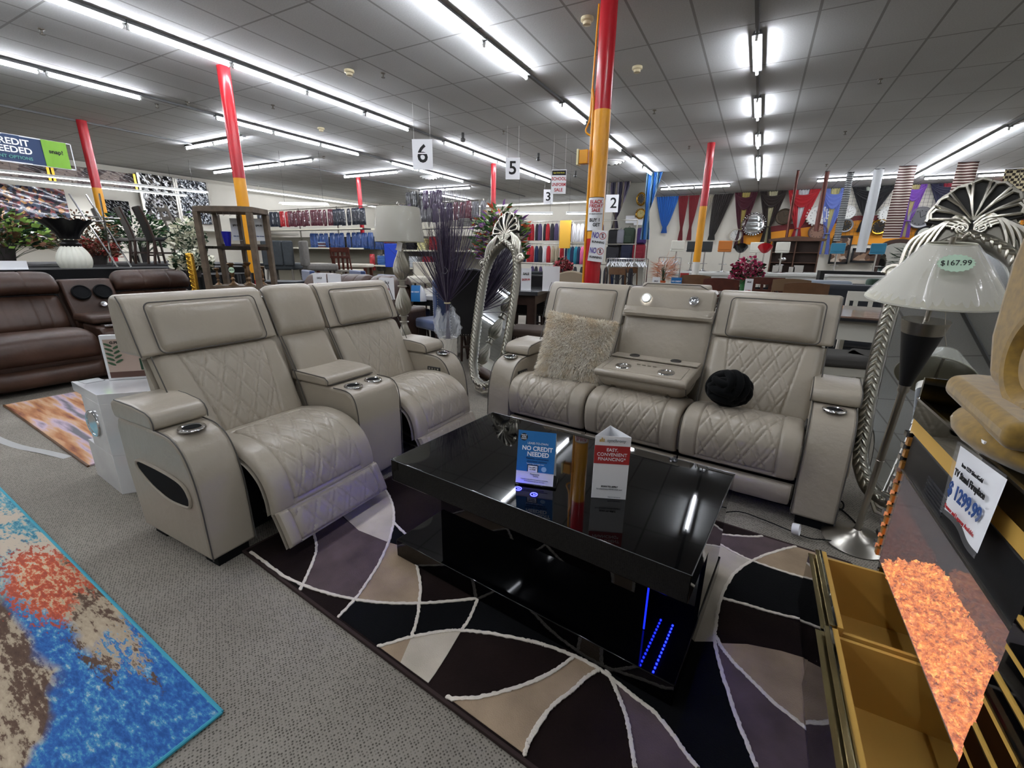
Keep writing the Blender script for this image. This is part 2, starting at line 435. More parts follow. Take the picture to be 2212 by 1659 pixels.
WALLM = mat('wall_paint', '#e2ddd0', 0.8, noise=(0.8, 0.06))
struct('floor', MB().box((X0, Y0, -0.1), (X1, Y1, 0)), floor_mat(), smooth=False)
struct('ceiling', MB().box((X0, Y0, CEIL), (X1, Y1, CEIL + 0.1)), ceil_mat(), smooth=False)
struct('wall_left', MB().box((X0 - 0.1, Y0, 0), (X0, Y1, CEIL)), WALLM, smooth=False)
struct('wall_back', MB().box((X0, Y1, 0), (X1, Y1 + 0.1, CEIL)), WALLM, smooth=False)
struct('wall_right', MB().box((X1, Y0, 0), (X1 + 0.1, Y1, CEIL)), WALLM, smooth=False)
struct('wall_front', MB().box((X0, Y0 - 0.1, 0), (X1, Y0, CEIL)), WALLM, smooth=False)
GREYWALL = mat('grey_wall_paint', '#a4a297', 0.8)
struct('wall_partition', MB().box((-5.1, 17.3, 0), (-3.75, 17.5, CEIL)), GREYWALL, smooth=False)

# ------------------------------------------------------------------ fluorescent strip lights
U = 2.47            # tube plane above the camera; the strips run on a 1.22 m module
TZ = CAM_H + U
def strip_light(x, y, along='y', L=1.19, z=TZ, label=None, group=None, housing=True):
    """one 4 ft fitting: housing under the ceiling, bare tube below it"""
    t = empty('strip_light', (x, y, z + 0.045), 0 if along == 'y' else -pi / 2, label, 'ceiling light', group)
    MB().prism([(-0.055, 0.0), (0.055, 0.0), (0.035, 0.045), (-0.035, 0.045)], -L / 2 - 0.003, L / 2 + 0.003, 'y').build('housing', HOUS, t, smooth=False, loc=(0, 0, -0.01))
    MB().cyl((0, -L / 2 + 0.02, -0.045), (0, L / 2 - 0.02, -0.045), 0.017, n=10).build('tube', TUBE, t)
    for k in (-1, 1):
        MB().box((-0.015, k * (L / 2 - 0.013) - 0.012, -0.065), (0.015, k * (L / 2 - 0.013) + 0.012, -0.01)).build('lamp_socket', mat('socket', '#b9b9b6', 0.5), t, smooth=False)
    return t
proto = {}
def place_strip(x, y, along, label, group):
    if along not in proto:
        proto[along] = strip_light(x, y, along, label=label, group=group); return proto[along]
    c = copy_tree(proto[along], label=label); c.location = (x, y, TZ + 0.045); c['group'] = group
    return c
ROWS = [  # x, list of y of tube centres; those behind the camera added for illumination
    (-0.40, [-4.6, -3.0, 0.9, 3.3, 7.3, 9.72, 12.2, 14.65, 15.9, 17.15], 'row to the curtain wall'),
    (-3.36, [-3.3, -1.4, 1.1, 2.35, 3.57, 4.8, 6.03, 8.57, 11.15, 13.4, 14.75], 'row over the coffee table'),
    (-6.86, [-3.4, -2.1, -0.9, 0.35, 1.38, 2.6, 3.81, 5.02, 6.23, 7.48, 9.9, 11.15, 12.37, 13.6, 14.85], 'row over the grey loveseat'),
    (-9.70, [-3.0, -1.8, -0.6, 0.65, 2.7, 3.96, 6.37, 7.58, 8.8, 11.2, 12.42, 13.64], 'second row left of the table'),
    (-12.8, [-2.5, -0.5, 16.2, 17.5, 18.75], 'row by the left wall'),
    (3.90, [-3.0, -1.2, 1.0, 3.0, 13.6, 14.82, 16.04, 17.26, 18.5], 'row at the right'),
    (7.2, [-2, 2, 5, 8, 11, 14], 'added row outside the view at the right'),  # unseen row, added for illumination
]
ORD = ['nearest', 'second', 'third', 'fourth', 'fifth', 'sixth', 'seventh', 'eighth', 'ninth', 'tenth', 'eleventh', 'twelfth', 'thirteenth', 'fourteenth', 'fifteenth', 'sixteenth']
for x, ys, g in ROWS:
    for i, y in enumerate(ys):
        place_strip(x, y, 'y', 'strip light, %s from the front in the %s' % (ORD[i], g.replace(' outside the view at the right', ' by the right wall')), g)
    o = MB().box((x - 0.02, -5, TZ + 0.046), (x + 0.02, 19.15, CEIL)).build('ceiling_rail', HOUS, smooth=False)
    tag(o, 'grey ceiling rail carrying the strip lights of the ' + g, 'rail', 'ceiling light rails')
XR = [  # cross rows: y, xs, group, z
    (7.0, [-12.6, -11.38], 'cross row left of the tall pole'),
    (9.4, [-15.75, -14.53, -13.31, -12.09], 'cross row near the left wall'),
    (11.8, [-12.35, -11.13], 'cross pair in the middle of the store'),
    (15.6, [-12.1, -10.88], 'cross pair below the number six sign'),
    (18.75, [-3.1, -1.88, 1.9, 3.0], 'cross row along the curtain wall'),
    (19.5, [4.8, 6.05, 7.3], 'cross row at the right of the curtains'),
]
for y, xs, g in XR:
    for i, x in enumerate(xs):
        place_strip(x, y, 'x', 'strip light, %s from the left in the %s' % ('first' if i == 0 else ORD[i], g), g)
# ------------------------------------------------------------------ patterned rug under the table
def make_rug():
    th = 0.012
    o = (-1.915, 0.960); ax = radians(-6.0); Wd, Dp = 2.34, 1.55
    ux, uy = Vector((cos(ax), sin(ax))), Vector((-sin(ax), cos(ax)))
    def clip(poly):
        """Sutherland-Hodgman against the rug outline, with a small margin"""
        P = [((Vector(p) - Vector(o)).dot(ux), (Vector(p) - Vector(o)).dot(uy)) for p in poly]
        for axis, lim, sgn in ((0, 0.012, 1), (0, Wd - 0.012, -1), (1, 0.012, 1), (1, Dp - 0.012, -1)):
            Q = []
            for i in range(len(P)):
                a, b = P[i - 1], P[i]
                ia, ib = (a[axis] - lim) * sgn >= 0, (b[axis] - lim) * sgn >= 0
                if ia != ib:
                    t = (lim - a[axis]) / (b[axis] - a[axis]); Q.append((a[0] + (b[0] - a[0]) * t, a[1] + (b[1] - a[1]) * t))
                if ib: Q.append(b)
            P = Q
        return P
    pile = dict(sheen=0.02, spec=0.12)
    ms = [mat('rug_dark_brown', '#1c1311', 0.95, noise=(7, 0.25), bump=(220, 0.6, 0.003), **pile),
          mat('rug_black', '#08090b', 0.95, noise=(7, 0.2), bump=(220, 0.6, 0.003), **pile),
          mat('rug_grey', '#584b4c', 0.95, noise=(6, 0.3), bump=(220, 0.6, 0.003), **pile),
          mat('rug_tan', '#9c8871', 0.95, noise=(6, 0.22), bump=(220, 0.6, 0.003), **pile),
          mat('rug_cream', '#bdb3a3', 0.95, noise=(6, 0.15), bump=(220, 0.6, 0.003), **pile),
          mat('rug_line', '#d9d0c2', 0.95, bump=(160, 1.0, 0.004)),
          mat('rug_edge', '#2c1d1a', 0.9)]
    root = empty('patterned_rug', (o[0], o[1], 0), ax, 'black, brown and tan rug with curved cream lines under the coffee table', 'rug')
    m = MB().box((0, 0, 0), (Wd, Dp, th)); m.build('rug_body', ms[0], root, smooth=False)
    m = MB(); m.box((-0.005, -0.007, 0), (Wd + 0.005, 0.005, th + 0.002)); m.box((-0.006, 0, 0), (0.006, Dp, th + 0.002)); m.box((Wd - 0.006, 0, 0), (Wd + 0.006, Dp, th + 0.002)); m.box((0, Dp - 0.006, 0), (Wd, Dp + 0.006, th + 0.002))
    m.build('rug_binding', ms[6], root, smooth=False, bevel=0.002)
    idx = {'brown': 0, 'black': 1, 'grey': 2, 'tan': 3, 'cream': 4}
    m = MB()
    for k, (c, poly) in enumerate(RUG_CELLS):
        P = clip(poly)
        if len(P) < 3: continue
        m.use(idx[c]); m.prism(P, th - 0.001, th + 0.0012 + 0.00012 * k)
    for k, c in RUG_CURVES.items():
        if k in 'QOEH' and k != 'H' and k != 'E': continue
        pts = smooth_path([(p[0], p[1], 0) for p in c], 12)
        P = [((Vector(p[:2]) - Vector(o)).dot(ux), (Vector(p[:2]) - Vector(o)).dot(uy)) for p in pts]
        run = []
        runs = [run]
        for p in P:
            if -0.03 < p[0] < Wd - 0.012 and -0.035 < p[1] < Dp - 0.01: run.append((max(p[0], 0.014) + RND.uniform(-.0016, .0016), max(p[1], 0.012) + RND.uniform(-.0016, .0016), th + 0.0035))
            else: run = []; runs.append(run)
        m.use(5)
        for r_ in runs:
            if len(r_) > 2: m.tube(r_, [0.0068 + RND.uniform(-.0012, .0012) for _ in r_], 6, flat=0.55)
    m.build('rug_pattern', ms, root, smooth=True, fix=False)
make_rug()

def make_blue_rug():
    """runner at the left: blue field with brown, cream, teal and orange brushed streaks"""
    root_o = (-1.235, 0.475); ax = radians(176.8)
    m = mat('streaked_rug', '#2b64b0', 0.95); nt, b = nodes_of(m)
    tc = nt.nodes.new('ShaderNodeTexCoord')
    def noise(scale, vec, det=5, rough=0.6, dist=0.0):
        mp = nt.nodes.new('ShaderNodeMapping'); mp.inputs['Scale'].default_value = vec[0]; mp.inputs['Location'].default_value = vec[1]
        nt.links.new(tc.outputs['Object'], mp.inputs['Vector'])
        n = nt.nodes.new('ShaderNodeTexNoise'); n.inputs['Scale'].default_value = scale; n.inputs['Detail'].default_value = det; n.inputs['Roughness'].default_value = rough; n.inputs['Distortion'].default_value = dist
        nt.links.new(mp.outputs['Vector'], n.inputs['Vector']); return n.outputs['Fac']
    def ramp(fac, stops):
        r = nt.nodes.new('ShaderNodeValToRGB'); e = r.color_ramp.elements
        while len(e) < len(stops): e.new(0.5)
        for q, (p, c) in zip(e, stops): q.position = p; q.color = c if isinstance(c, tuple) else lin(c)
        nt.links.new(fac, r.inputs['Fac']); return r.outputs['Color']
    def mix(f, a, c):
        x = nt.nodes.new('ShaderNodeMix'); x.data_type = 'RGBA'
        nt.links.new(f, x.inputs[0])
        for i, q in ((6, a), (7, c)):
            if isinstance(q, str): x.inputs[i].default_value = lin(q)
            else: nt.links.new(q, x.inputs[i])
        return x.outputs[2]
    def mth(op, a, c=0.0):
        n = nt.nodes.new('ShaderNodeMath'); n.operation = op; n.use_clamp = False
        for i, q in ((0, a), (1, c)):
            if isinstance(q, (int, float)): n.inputs[i].default_value = q
            else: nt.links.new(q, n.inputs[i])
        return n.outputs[0]
    sp = nt.nodes.new('ShaderNodeSeparateXYZ'); nt.links.new(tc.outputs['Object'], sp.inputs[0])
    X, Y = sp.outputs[0], sp.outputs[1]
    st = noise(1.6, ((1.0, 5.0, 1), (3, 1, 0)), 8, 0.75)
    fine = noise(40, ((0.6, 1.6, 1), (0, 0, 0)), 3, 0.7)
    big = noise(1.3, ((1.2, 2.2, 1), (7.3, 2.1, 0)), 4, 0.5)
    s2 = mth('ADD', mth('MULTIPLY', st, 0.75), mth('MULTIPLY', fine, 0.25))
    brown = ramp(s2, [(0.36, '#4a372c'), (0.47, '#5b4638'), (0.50, '#a3937c'), (0.60, '#b8a78d'), (0.7, '#4d3b31')])
    blue = ramp(fine, [(0.35, '#1f4f8c'), (0.50, '#2c62a4'), (0.60, '#4488ae'), (0.72, '#a6b4b8')])
    teal = ramp(fine, [(0.35, '#2f6f86'), (0.5, '#5b98a5'), (0.65, '#b9ab98')])
    orange = ramp(fine, [(0.38, '#a34a36'), (0.5, '#c25a3a'), (0.6, '#cdb491')])
    # blue field: near the corner (x small) and a band; x grows away from the visible corner, y grows towards the viewer
    f1 = mth('ADD', mth('MULTIPLY', X, -0.85), mth('ADD', mth('MULTIPLY', Y, -0.95), mth('MULTIPLY', big, 1.5)))
    f1 = ramp(mth('ADD', f1, 0.30), [(0.46, (0, 0, 0, 1)), (0.52, (1, 1, 1, 1))])
    band = mth('ABSOLUTE', mth('SUBTRACT', mth('ADD', Y, mth('MULTIPLY', big, 0.28)), 0.33))
    f2 = ramp(band, [(0.03, (1, 1, 1, 1)), (0.06, (0, 0, 0, 1))])
    f3 = ramp(mth('ADD', mth('MULTIPLY', X, 0.42), mth('MULTIPLY', big, 0.5)), [(0.76, (0, 0, 0, 1)), (0.84, (1, 1, 1, 1))])
    big2 = noise(2.4, ((1.0, 1.6, 1), (1.2, 5.1, 0)), 4, 0.5)
    do = mth('ADD', mth('POWER', mth('MULTIPLY', mth('SUBTRACT', X, 1.18), 2.3), 2), mth('POWER', mth('MULTIPLY', mth('SUBTRACT', Y, 0.10), 7.0), 2))
    f4 = ramp(mth('ADD', do, mth('MULTIPLY', mth('SUBTRACT', fine, 0.5), 3.2)), [(0.45, (1, 1, 1, 1)), (0.7, (0, 0, 0, 1))])
    c = mix(f2, brown, blue); c = mix(f3, c, teal)
    f5 = ramp(mth('ADD', big2, mth('MULTIPLY', mth('SUBTRACT', fine, 0.5), 0.5)), [(0.56, (0, 0, 0, 1)), (0.62, (1, 1, 1, 1))])
    c = mix(mth('MULTIPLY', f5, mth('GREATER_THAN', X, 1.2)), c, '#bcae9b')
    c = mix(f1, c, blue); c = mix(f4, c, orange)
    d2 = mth('ADD', mth('POWER', mth('MULTIPLY', mth('SUBTRACT', X, 0.66), 2.4), 2), mth('POWER', mth('MULTIPLY', mth('SUBTRACT', Y, 0.07), 11.0), 2))
    f6 = ramp(mth('ADD', d2, mth('ADD', mth('MULTIPLY', mth('SUBTRACT', st, 0.5), 5.0), mth('MULTIPLY', mth('SUBTRACT', fine, 0.5), 1.6))), [(0.45, (1, 1, 1, 1)), (0.6, (0, 0, 0, 1))])
    c = mix(f6, c, brown)
    nt.links.new(c, b.inputs['Base Color'])
    bp = nt.nodes.new('ShaderNodeBump'); bp.inputs['Strength'].default_value = 0.5; bp.inputs['Distance'].default_value = 0.003
    nt.links.new(fine, bp.inputs['Height']); nt.links.new(bp.outputs['Normal'], b.inputs['Normal'])
    root = empty('streaked_rug', (root_o[0], root_o[1], 0), ax, 'bright blue, brown and cream streaked rug with a turquoise edge', 'rug')
    MB().box((0, 0, 0), (3.3, 1.6, 0.009)).build('rug_body', m, root, smooth=False)
    e = MB(); e.tube([(0, 0, 0.007), (3.3, 0, 0.007)], 0.006, 6); e.tube([(0, 0, 0.007), (0, 1.6, 0.007)], 0.006, 6)
    e.build('rug_binding', mat('turquoise_binding', '#3f9fb4', 0.8), root)
make_blue_rug()
# ------------------------------------------------------------------ power recliner sofas in grey leather
ARM_PROF = [(0.02, 0.05), (0.025, 0.18), (0.03, 0.30), (0.042, 0.40), (0.065, 0.48), (0.10, 0.545), (0.15, 0.585), (0.21, 0.602), (0.30, 0.607), (0.62, 0.61), (0.645, 0.56), (0.64, 0.35), (0.60, 0.05)]
HEAD_PROF = [(0.575, 0.865), (0.60, 0.93), (0.64, 1.03), (0.675, 1.105), (0.70, 1.135), (0.735, 1.15), (0.775, 1.14), (0.80, 1.10), (0.80, 0.865)]

def cup_ring(root, x, y, z, mx=CHROME):
    c = MB().at((x, y, z))
    c.lathe([(0.036, -0.004), (0.036, 0.004), (0.041, 0.008), (0.050, 0.007), (0.054, 0.002), (0.054, -0.004)], 28, cap=False)
    o = c.build('cup_holder_ring', mx, root)
    o2 = MB().at((x, y, z)).lathe([(0.036, 0.003), (0.034, 0.001), (0.0, 0.0015)], 24, cap=False).build('cup_well', BLACKFAB, o)
    return o

def make_arm(root, x0, x1, outer):
    """outer is -1 when the outer side faces -x"""
    mb = MB().prism(ARM_PROF, x0, x1, 'x')
    arm = mb.build('armrest', LEATHER, root, bevel=0.016, bseg=4)
    xo = x0 if outer < 0 else x1
    e = 0.004 * outer
    # dark slot in the outer side
    sl = [(0.09, 0.34), (0.10, 0.305), (0.13, 0.29), (0.27, 0.285), (0.40, 0.32), (0.50, 0.375), (0.515, 0.405), (0.48, 0.425), (0.28, 0.42), (0.16, 0.405), (0.11, 0.38)]
    MB().prism(sl, xo - 0.006, xo + 0.006, 'x').build('side_recess', BLACKFAB, arm, bevel=0.003)
    rim = [(xo + e, p[0], p[1]) for p in smooth_path([(a, b, 0) for a, b in sl + [sl[0]]], 4)[:-1]]
    MB().tube([(xo + e * 1.2, p[0], p[1]) for p in [(q[1], q[2]) for q in rim]], 0.007, 6, closed=True).build('recess_welt', LEATHER, arm)
    for xx in (x0 + 0.004, x1 - 0.004):
        pts = [(xx, p[0] - 0.001, p[1] + 0.001) for p in ARM_PROF[0:9]]
        MB().tube(smooth_path(pts, 3), 0.0032, 6).build('piping', PIPE, arm)
    pp = [(0.27, 0.612), (0.262, 0.64), (0.275, 0.675), (0.31, 0.69), (0.42, 0.702), (0.58, 0.705), (0.62, 0.69), (0.625, 0.65), (0.61, 0.612)]
    p = MB().prism(pp, x0 - 0.012, x1 + 0.012, 'x').build('arm_pad', LEATHER, root, bevel=0.014, bseg=3)
    for xx in (x0 - 0.008, x1 + 0.008):
        MB().tube([(xx, a, b) for a, b in [(0.265, 0.615), (0.262, 0.645), (0.277, 0.672), (0.31, 0.686), (0.42, 0.698), (0.58, 0.701)]], 0.0028, 6).build('piping', PIPE, p)
    cup_ring(root, (x0 + x1) / 2, 0.19, 0.607)
    xi = x1 if outer < 0 else x0
    cp = MB().boxc((xi - 0.003 * outer, 0.20, 0.50), (0.012, 0.12, 0.032)).build('control_panel', DARKPL, arm, bevel=0.004)
    cp['label'] = 'dark control panel'
    for k in range(4):
        MB().boxc((xi - 0.010 * outer, 0.16 + 0.026 * k, 0.50), (0.004, 0.014, 0.014)).build('button', STEEL, cp, bevel=0.002)
    return arm

def make_head(root, x0, x1, seed=1, pillow=True):
    h = MB().prism(HEAD_PROF, x0 + 0.004, x1 - 0.004, 'x').build('headrest', LEATHER, root, bevel=0.02, bseg=4)
    for xx in (x0 + 0.006, x1 - 0.006):
        MB().tube([(xx, a, b) for a, b in [(0.572, 0.868), (0.598, 0.93), (0.637, 1.03), (0.67, 1.108), (0.70, 1.14)]], 0.003, 6).build('piping', PIPE, h)
    if pillow:
        a, b = x0 + 0.085, x1 - 0.075
        m = MB(); pad(m, [(0.566, 0.868), (0.598, 0.96), (0.642, 1.07), (0.664, 1.112)], a, b, 0.04, 44, 24, edge=0.045, puff=0.022, wrinkle=0.0022, seed=seed)
        pl = m.build('head_pillow', LEATHER, h)
        r = 0.03; v0, v1 = (0.570, 0.872), (0.658, 1.108); pts = []
        def w(u, v): return (a + (b - a) * u, v0[0] + (v1[0] - v0[0]) * v - 0.004 + 0.012 * 4 * v * (1 - v) * 0, v0[1] + (v1[1] - v0[1]) * v)
        H = 0.25; L = b - a
        for (cx, cy, s0) in ((r, r, 180), (L - r, r, 270), (L - r, H - r, 0), (r, H - r, 90)):
            for q in range(5):
                an = radians(s0 + 22.5 * q); pts.append(w((cx + r * cos(an)) / L, (cy + r * sin(an)) / H))
        MB().tube(pts, 0.0032, 6, closed=True).build('piping', PIPE, pl)
    return h

def make_back(root, x0, x1, quilt=True, seed=1):
    m = MB()
    if quilt:
        q = (lambda v: 0.27 - 0.10 * v, lambda v: 0.73 + 0.10 * v, 0.03, 0.97, 0.098, 0.19, 0.0065)
        pad(m, [(0.375, 0.42), (0.41, 0.50), (0.46, 0.62), (0.52, 0.75), (0.585, 0.88)], x0, x1, 0.07, 110, 80, quilt=q, edge=0.06, puff=0.02, wrinkle=0.0014, seed=seed)
    else:
        pad(m, [(0.375, 0.42), (0.41, 0.50), (0.46, 0.62), (0.52, 0.75), (0.585, 0.88)], x0, x1, 0.06, 30, 30, edge=0.05, puff=0.02, wrinkle=0.0016, seed=seed)
    b = m.build('backrest', LEATHER, root)
    for xx in (x0 + 0.003, x1 - 0.003):
        MB().tube(smooth_path([(xx, a, c) for a, c in [(0.39, 0.45), (0.43, 0.56), (0.49, 0.70), (0.575, 0.865)]], 3), 0.003, 6).build('piping', PIPE, b)
    return b

SEAT_Q = (0.17, 0.83, 0.06, 0.80, 0.098, 0.19, 0.0065)
def make_seat(root, x0, x1, reclined=False, seed=1):
    m = MB()
    if reclined:
        pr = [(-0.145, 0.20), (-0.135, 0.30), (-0.085, 0.40), (0.03, 0.475), (0.2, 0.495), (0.44, 0.455)]
        fp = [(-0.235, 0.075), (-0.20, 0.155), (-0.158, 0.235)]
    else:
        pr = [(0.02, 0.222), (-0.005, 0.33), (0.005, 0.42), (0.06, 0.485), (0.2, 0.505), (0.44, 0.455)]
        fp = [(0.045, 0.075), (0.02, 0.13), (0.012, 0.175), (0.022, 0.215)]
    pad(m, pr, x0 + 0.001, x1 - 0.001, 0.035, 110, 96, quilt=SEAT_Q, edge=0.035, puff=0.012, wrinkle=0.0012, seed=seed)
    s = m.build('seat_cushion', LEATHER, root)
    m = MB(); q = (0.10, 0.90, 0.08, 0.92, 0.105, 0.17, 0.008) if reclined else None
    pad(m, fp, x0 + 0.004, x1 - 0.004, 0.03, 70, 26, quilt=q, edge=0.02, puff=0.008, wrinkle=0.001, seed=seed + 3)
    f = m.build('footrest', LEATHER, root)
    if reclined:
        st = MB()
        for xx in (x0 + 0.10, x1 - 0.10):
            st.cyl((xx, 0.12, 0.20), (xx, -0.14, 0.14), 0.008)
            st.cyl((xx, 0.12, 0.12), (xx, -0.16, 0.11), 0.008)
        st.build('footrest_linkage', STEEL, f)
        MB().boxc(((x0 + x1) / 2, -0.135, 0.225), (x1 - x0 - 0.1, 0.012, 0.006)).build('metal_edge', STEEL, f)
    return s

def sofa_common(root, W, name_seed=0):
    b = MB()
    b.box((0.19, 0.10, 0.05), (W - 0.19, 0.60, 0.40)).build('base_frame', BLACKFAB, root)
    MB().prism([(0.55, 0.05), (0.66, 0.05), (0.80, 0.88), (0.62, 0.88), (0.50, 0.5)], 0.20, W - 0.20, 'x').build('rear_panel', LEATHER, root, bevel=0.015)
    for xx in (0.03, W - 0.17):
        for yy in (0.04, 0.48):
            MB().box((xx, yy, 0.0), (xx + 0.14, yy + 0.10, 0.052)).build('foot', BLACKFAB, root)

def make_loveseat():
    root = empty('recliner_loveseat', (-1.88, 0.82, 0), pi / 2, 'grey leather reclining loveseat with raised footrests and middle console', 'sofa')
    W = 2.0
    sofa_common(root, W)
    make_arm(root, 0.0, 0.20, -1); make_arm(root, W - 0.20, W, 1)
    make_seat(root, 0.20, 0.82, True, 3); make_seat(root, 1.18, 1.80, True, 8)
    make_back(root, 0.16, 0.82, True, 4); make_back(root, 1.18, 1.84, True, 5); make_back(root, 0.83, 1.17, False, 6)
    make_head(root, 0.12, 0.82, 7); make_head(root, 1.18, 1.86, 8)
    h = MB(); pad(h, [(0.566, 0.868), (0.60, 0.96), (0.645, 1.07), (0.69, 1.135), (0.75, 1.15)], 0.825, 1.175, 0.04, 30, 24, edge=0.05, puff=0.02, wrinkle=0.002, seed=11)
    h.build('console_head_pillow', LEATHER, root)
    c = MB().prism([(-0.015, 0.05), (-0.022, 0.35), (-0.015, 0.50), (0.01, 0.57), (0.06, 0.598), (0.14, 0.602), (0.50, 0.605), (0.50, 0.05)], 0.825, 1.175, 'x').build('console', LEATHER, root, bevel=0.016, bseg=4)
    for xx in (0.829, 1.171):
        MB().tube(smooth_path([(xx, a, b) for a, b in [(-0.017, 0.06), (-0.024, 0.35), (-0.017, 0.50), (0.008, 0.572), (0.06, 0.60), (0.16, 0.604)]], 3), 0.003, 6).build('piping', PIPE, c)
    l = MB().prism([(0.20, 0.607), (0.195, 0.635), (0.215, 0.655), (0.30, 0.665), (0.50, 0.667), (0.52, 0.607)], 0.818, 1.182, 'x').build('console_lid', LEATHER, root, bevel=0.014, bseg=3)
    MB().tube([(0.822, 0.196, 0.612), (0.822, 0.192, 0.637), (0.822, 0.215, 0.657), (0.822, 0.5, 0.668)], 0.0028, 6).build('piping', PIPE, l)
    MB().tube([(0.83, 0.198, 0.612), (1.17, 0.198, 0.612)], 0.0028, 6).build('piping', PIPE, l)
    cup_ring(root, 0.92, 0.10, 0.602); cup_ring(root, 1.075, 0.10, 0.602)
    return root

def make_sofa():
    root = empty('recliner_sofa', (-1.675, 2.71, 0), radians(-6.1), 'three seat grey leather sofa with folded down middle tray table', 'sofa')
    W = 2.22; s = (W - 0.4) / 3
    X = [0.2, 0.2 + s, 0.2 + 2 * s, W - 0.2]
    sofa_common(root, W)
    make_arm(root, 0.0, 0.20, -1); make_arm(root, W - 0.20, W, 1)
    for k in range(3): make_seat(root, X[k], X[k + 1], False, 20 + k)
    make_back(root, X[0] - 0.03, X[1], True, 31); make_back(root, X[2], X[3] + 0.03, True, 32)
    make_head(root, X[0] - 0.06, X[1], 33); make_head(root, X[2], X[3] + 0.06, 34)
    # folded middle: flat rear panel, light pod and tray
    a, b = X[1] + 0.004, X[2] - 0.004
    m = MB(); pad(m, [(0.50, 0.50), (0.55, 0.72), (0.60, 0.90), (0.632, 1.0)], a, b, 0.01, 24, 24, edge=0.02, puff=0.004, wrinkle=0.003, seed=5)
    m.build('recess_panel', LEATHER, root)
    pod = MB(); pad(pod, [(0.592, 1.0), (0.60, 1.01), (0.64, 1.12), (0.665, 1.135), (0.72, 1.14), (0.76, 1.13)], a, b, 0.02, 30, 24, edge=0.02, puff=0.006, wrinkle=0.004, seed=6)
    pod = pod.build('light_pod', LEATHER, root)
    fl = MB(); pad(fl, [(0.565, 0.955), (0.585, 0.985), (0.605, 1.02)], a - 0.006, b + 0.006, 0.012, 30, 8, edge=0.012, puff=0.006, wrinkle=0.003, seed=9)
    fl.build('pod_flap', LEATHER, root)
    fold = MB().prism([(0.69, 1.12), (0.70, 1.165), (0.76, 1.175), (0.80, 1.15), (0.80, 1.10)], a + 0.08, b - 0.06, 'x').build('rear_fold', LEATHER, root, bevel=0.015, bseg=3)
    MB().tube([(a + 0.085, 0.698, 1.14), (a + 0.12, 0.695, 1.168), (b - 0.12, 0.695, 1.168), (b - 0.065, 0.698, 1.14)], 0.0032, 6).build('piping', PIPE, fold)
    LAMPON = mat('reading_light_lit', '#ffffff', 0.4, emit='#f4f7ff', estr=14)
    LAMPOF = mat('reading_light_off', '#b9bcc0', 0.15, 0.8)
    for xx, mm in ((a + 0.15, LAMPON), (b - 0.13, LAMPOF)):
        l = MB(); l.T = Matrix.Translation((xx, 0.608, 1.072)) @ Matrix.Rotation(radians(69), 4, 'X')
        l.lathe([(0.020, 0.0), (0.022, 0.010), (0.030, 0.012), (0.034, 0.006), (0.034, -0.006)], 24, cap=False)
        r = l.build('reading_light', WHITE if mm is LAMPON else CHROME, pod)
        g = MB(); g.T = Matrix.Translation((xx, 0.608, 1.072)) @ Matrix.Rotation(radians(69), 4, 'X')
        g.lathe([(0.021, 0.006), (0.012, 0.010), (0.001, 0.011)], 20, cap=False)
        g.build('lens', mm, r)
    # tray table (the folded backrest)
    tr = MB(); tr.T = Matrix.Translation((0, 0, 0))
    tr.prism([(0.115, 0.645), (0.10, 0.625), (0.115, 0.60), (0.20, 0.575), (0.50, 0.60), (0.52, 0.675), (0.50, 0.685)], a + 0.005, b - 0.005, 'x')
    t = tr.build('tray_table', LEATHER, root, bevel=0.012, bseg=3)
    und = MB(); pad(und, [(0.54, 0.60), (0.45, 0.535), (0.30, 0.515), (0.19, 0.535), (0.13, 0.59), (0.125, 0.62)], a + 0.01, b - 0.01, 0.05, 40, 30, quilt=(0.2, 0.8, 0.1, 0.8, 0.105, 0.17, 0.008), edge=0.05, puff=0.02, seed=12)
    und.build('folded_backrest', LEATHER, root)
    MB().tube([(b - 0.008, 0.12, 0.60), (b - 0.008, 0.14, 0.56), (b - 0.01, 0.2, 0.53)], 0.003, 6).build('piping', PIPE, t)
    sl = 0.04 / 0.385
    def tz(y): return 0.6455 + (y - 0.115) * sl
    MB().tube([(a + 0.05, 0.14, tz(0.14)), (a + 0.05, 0.36, tz(0.36)), (b - 0.05, 0.36, tz(0.36)), (b - 0.05, 0.14, tz(0.14))], 0.003, 6, closed=True).build('tray_welt', LEATHER, t)
    bar = MB().boxc(((a + b) / 2, 0.44, tz(0.44) + 0.004), (b - a - 0.02, 0.11, 0.012)).build('rear_bar', LEATHER, t, bevel=0.005)
    for xx in (a + 0.16, b - 0.16):
        r = MB(); r.T = Matrix.Translation((xx, 0.23, tz(0.23))) @ Matrix.Rotation(math.atan(sl), 4, 'X')
        r.lathe([(0.034, 0.002), (0.038, 0.006), (0.050, 0.005), (0.053, 0.0)], 28, cap=False)
        r.lathe([(0.034, 0.002), (0.0, 0.001)], 28, cap=False)
        r.build('tray_cup_holder', CHROME, t)
        o = MB(); o.T = Matrix.Translation((xx, 0.44, tz(0.44) + 0.011)) @ Matrix.Rotation(math.atan(sl), 4, 'X')
        o.lathe([(0.034, 0.0), (0.034, 0.004), (0.026, 0.005), (0.018, 0.002), (0.0, 0.002)], 24, cap=False)
        o.build('socket_ring', DARKPL, t)
    k = MB()
    for q in range(4): k.boxc(((a + b) / 2 - 0.06 + q * 0.035, 0.30, tz(0.30) + 0.002), (0.02, 0.01, 0.004))
    k.build('tray_catch', STEEL, t)
    return root
make_loveseat()
make_sofa()
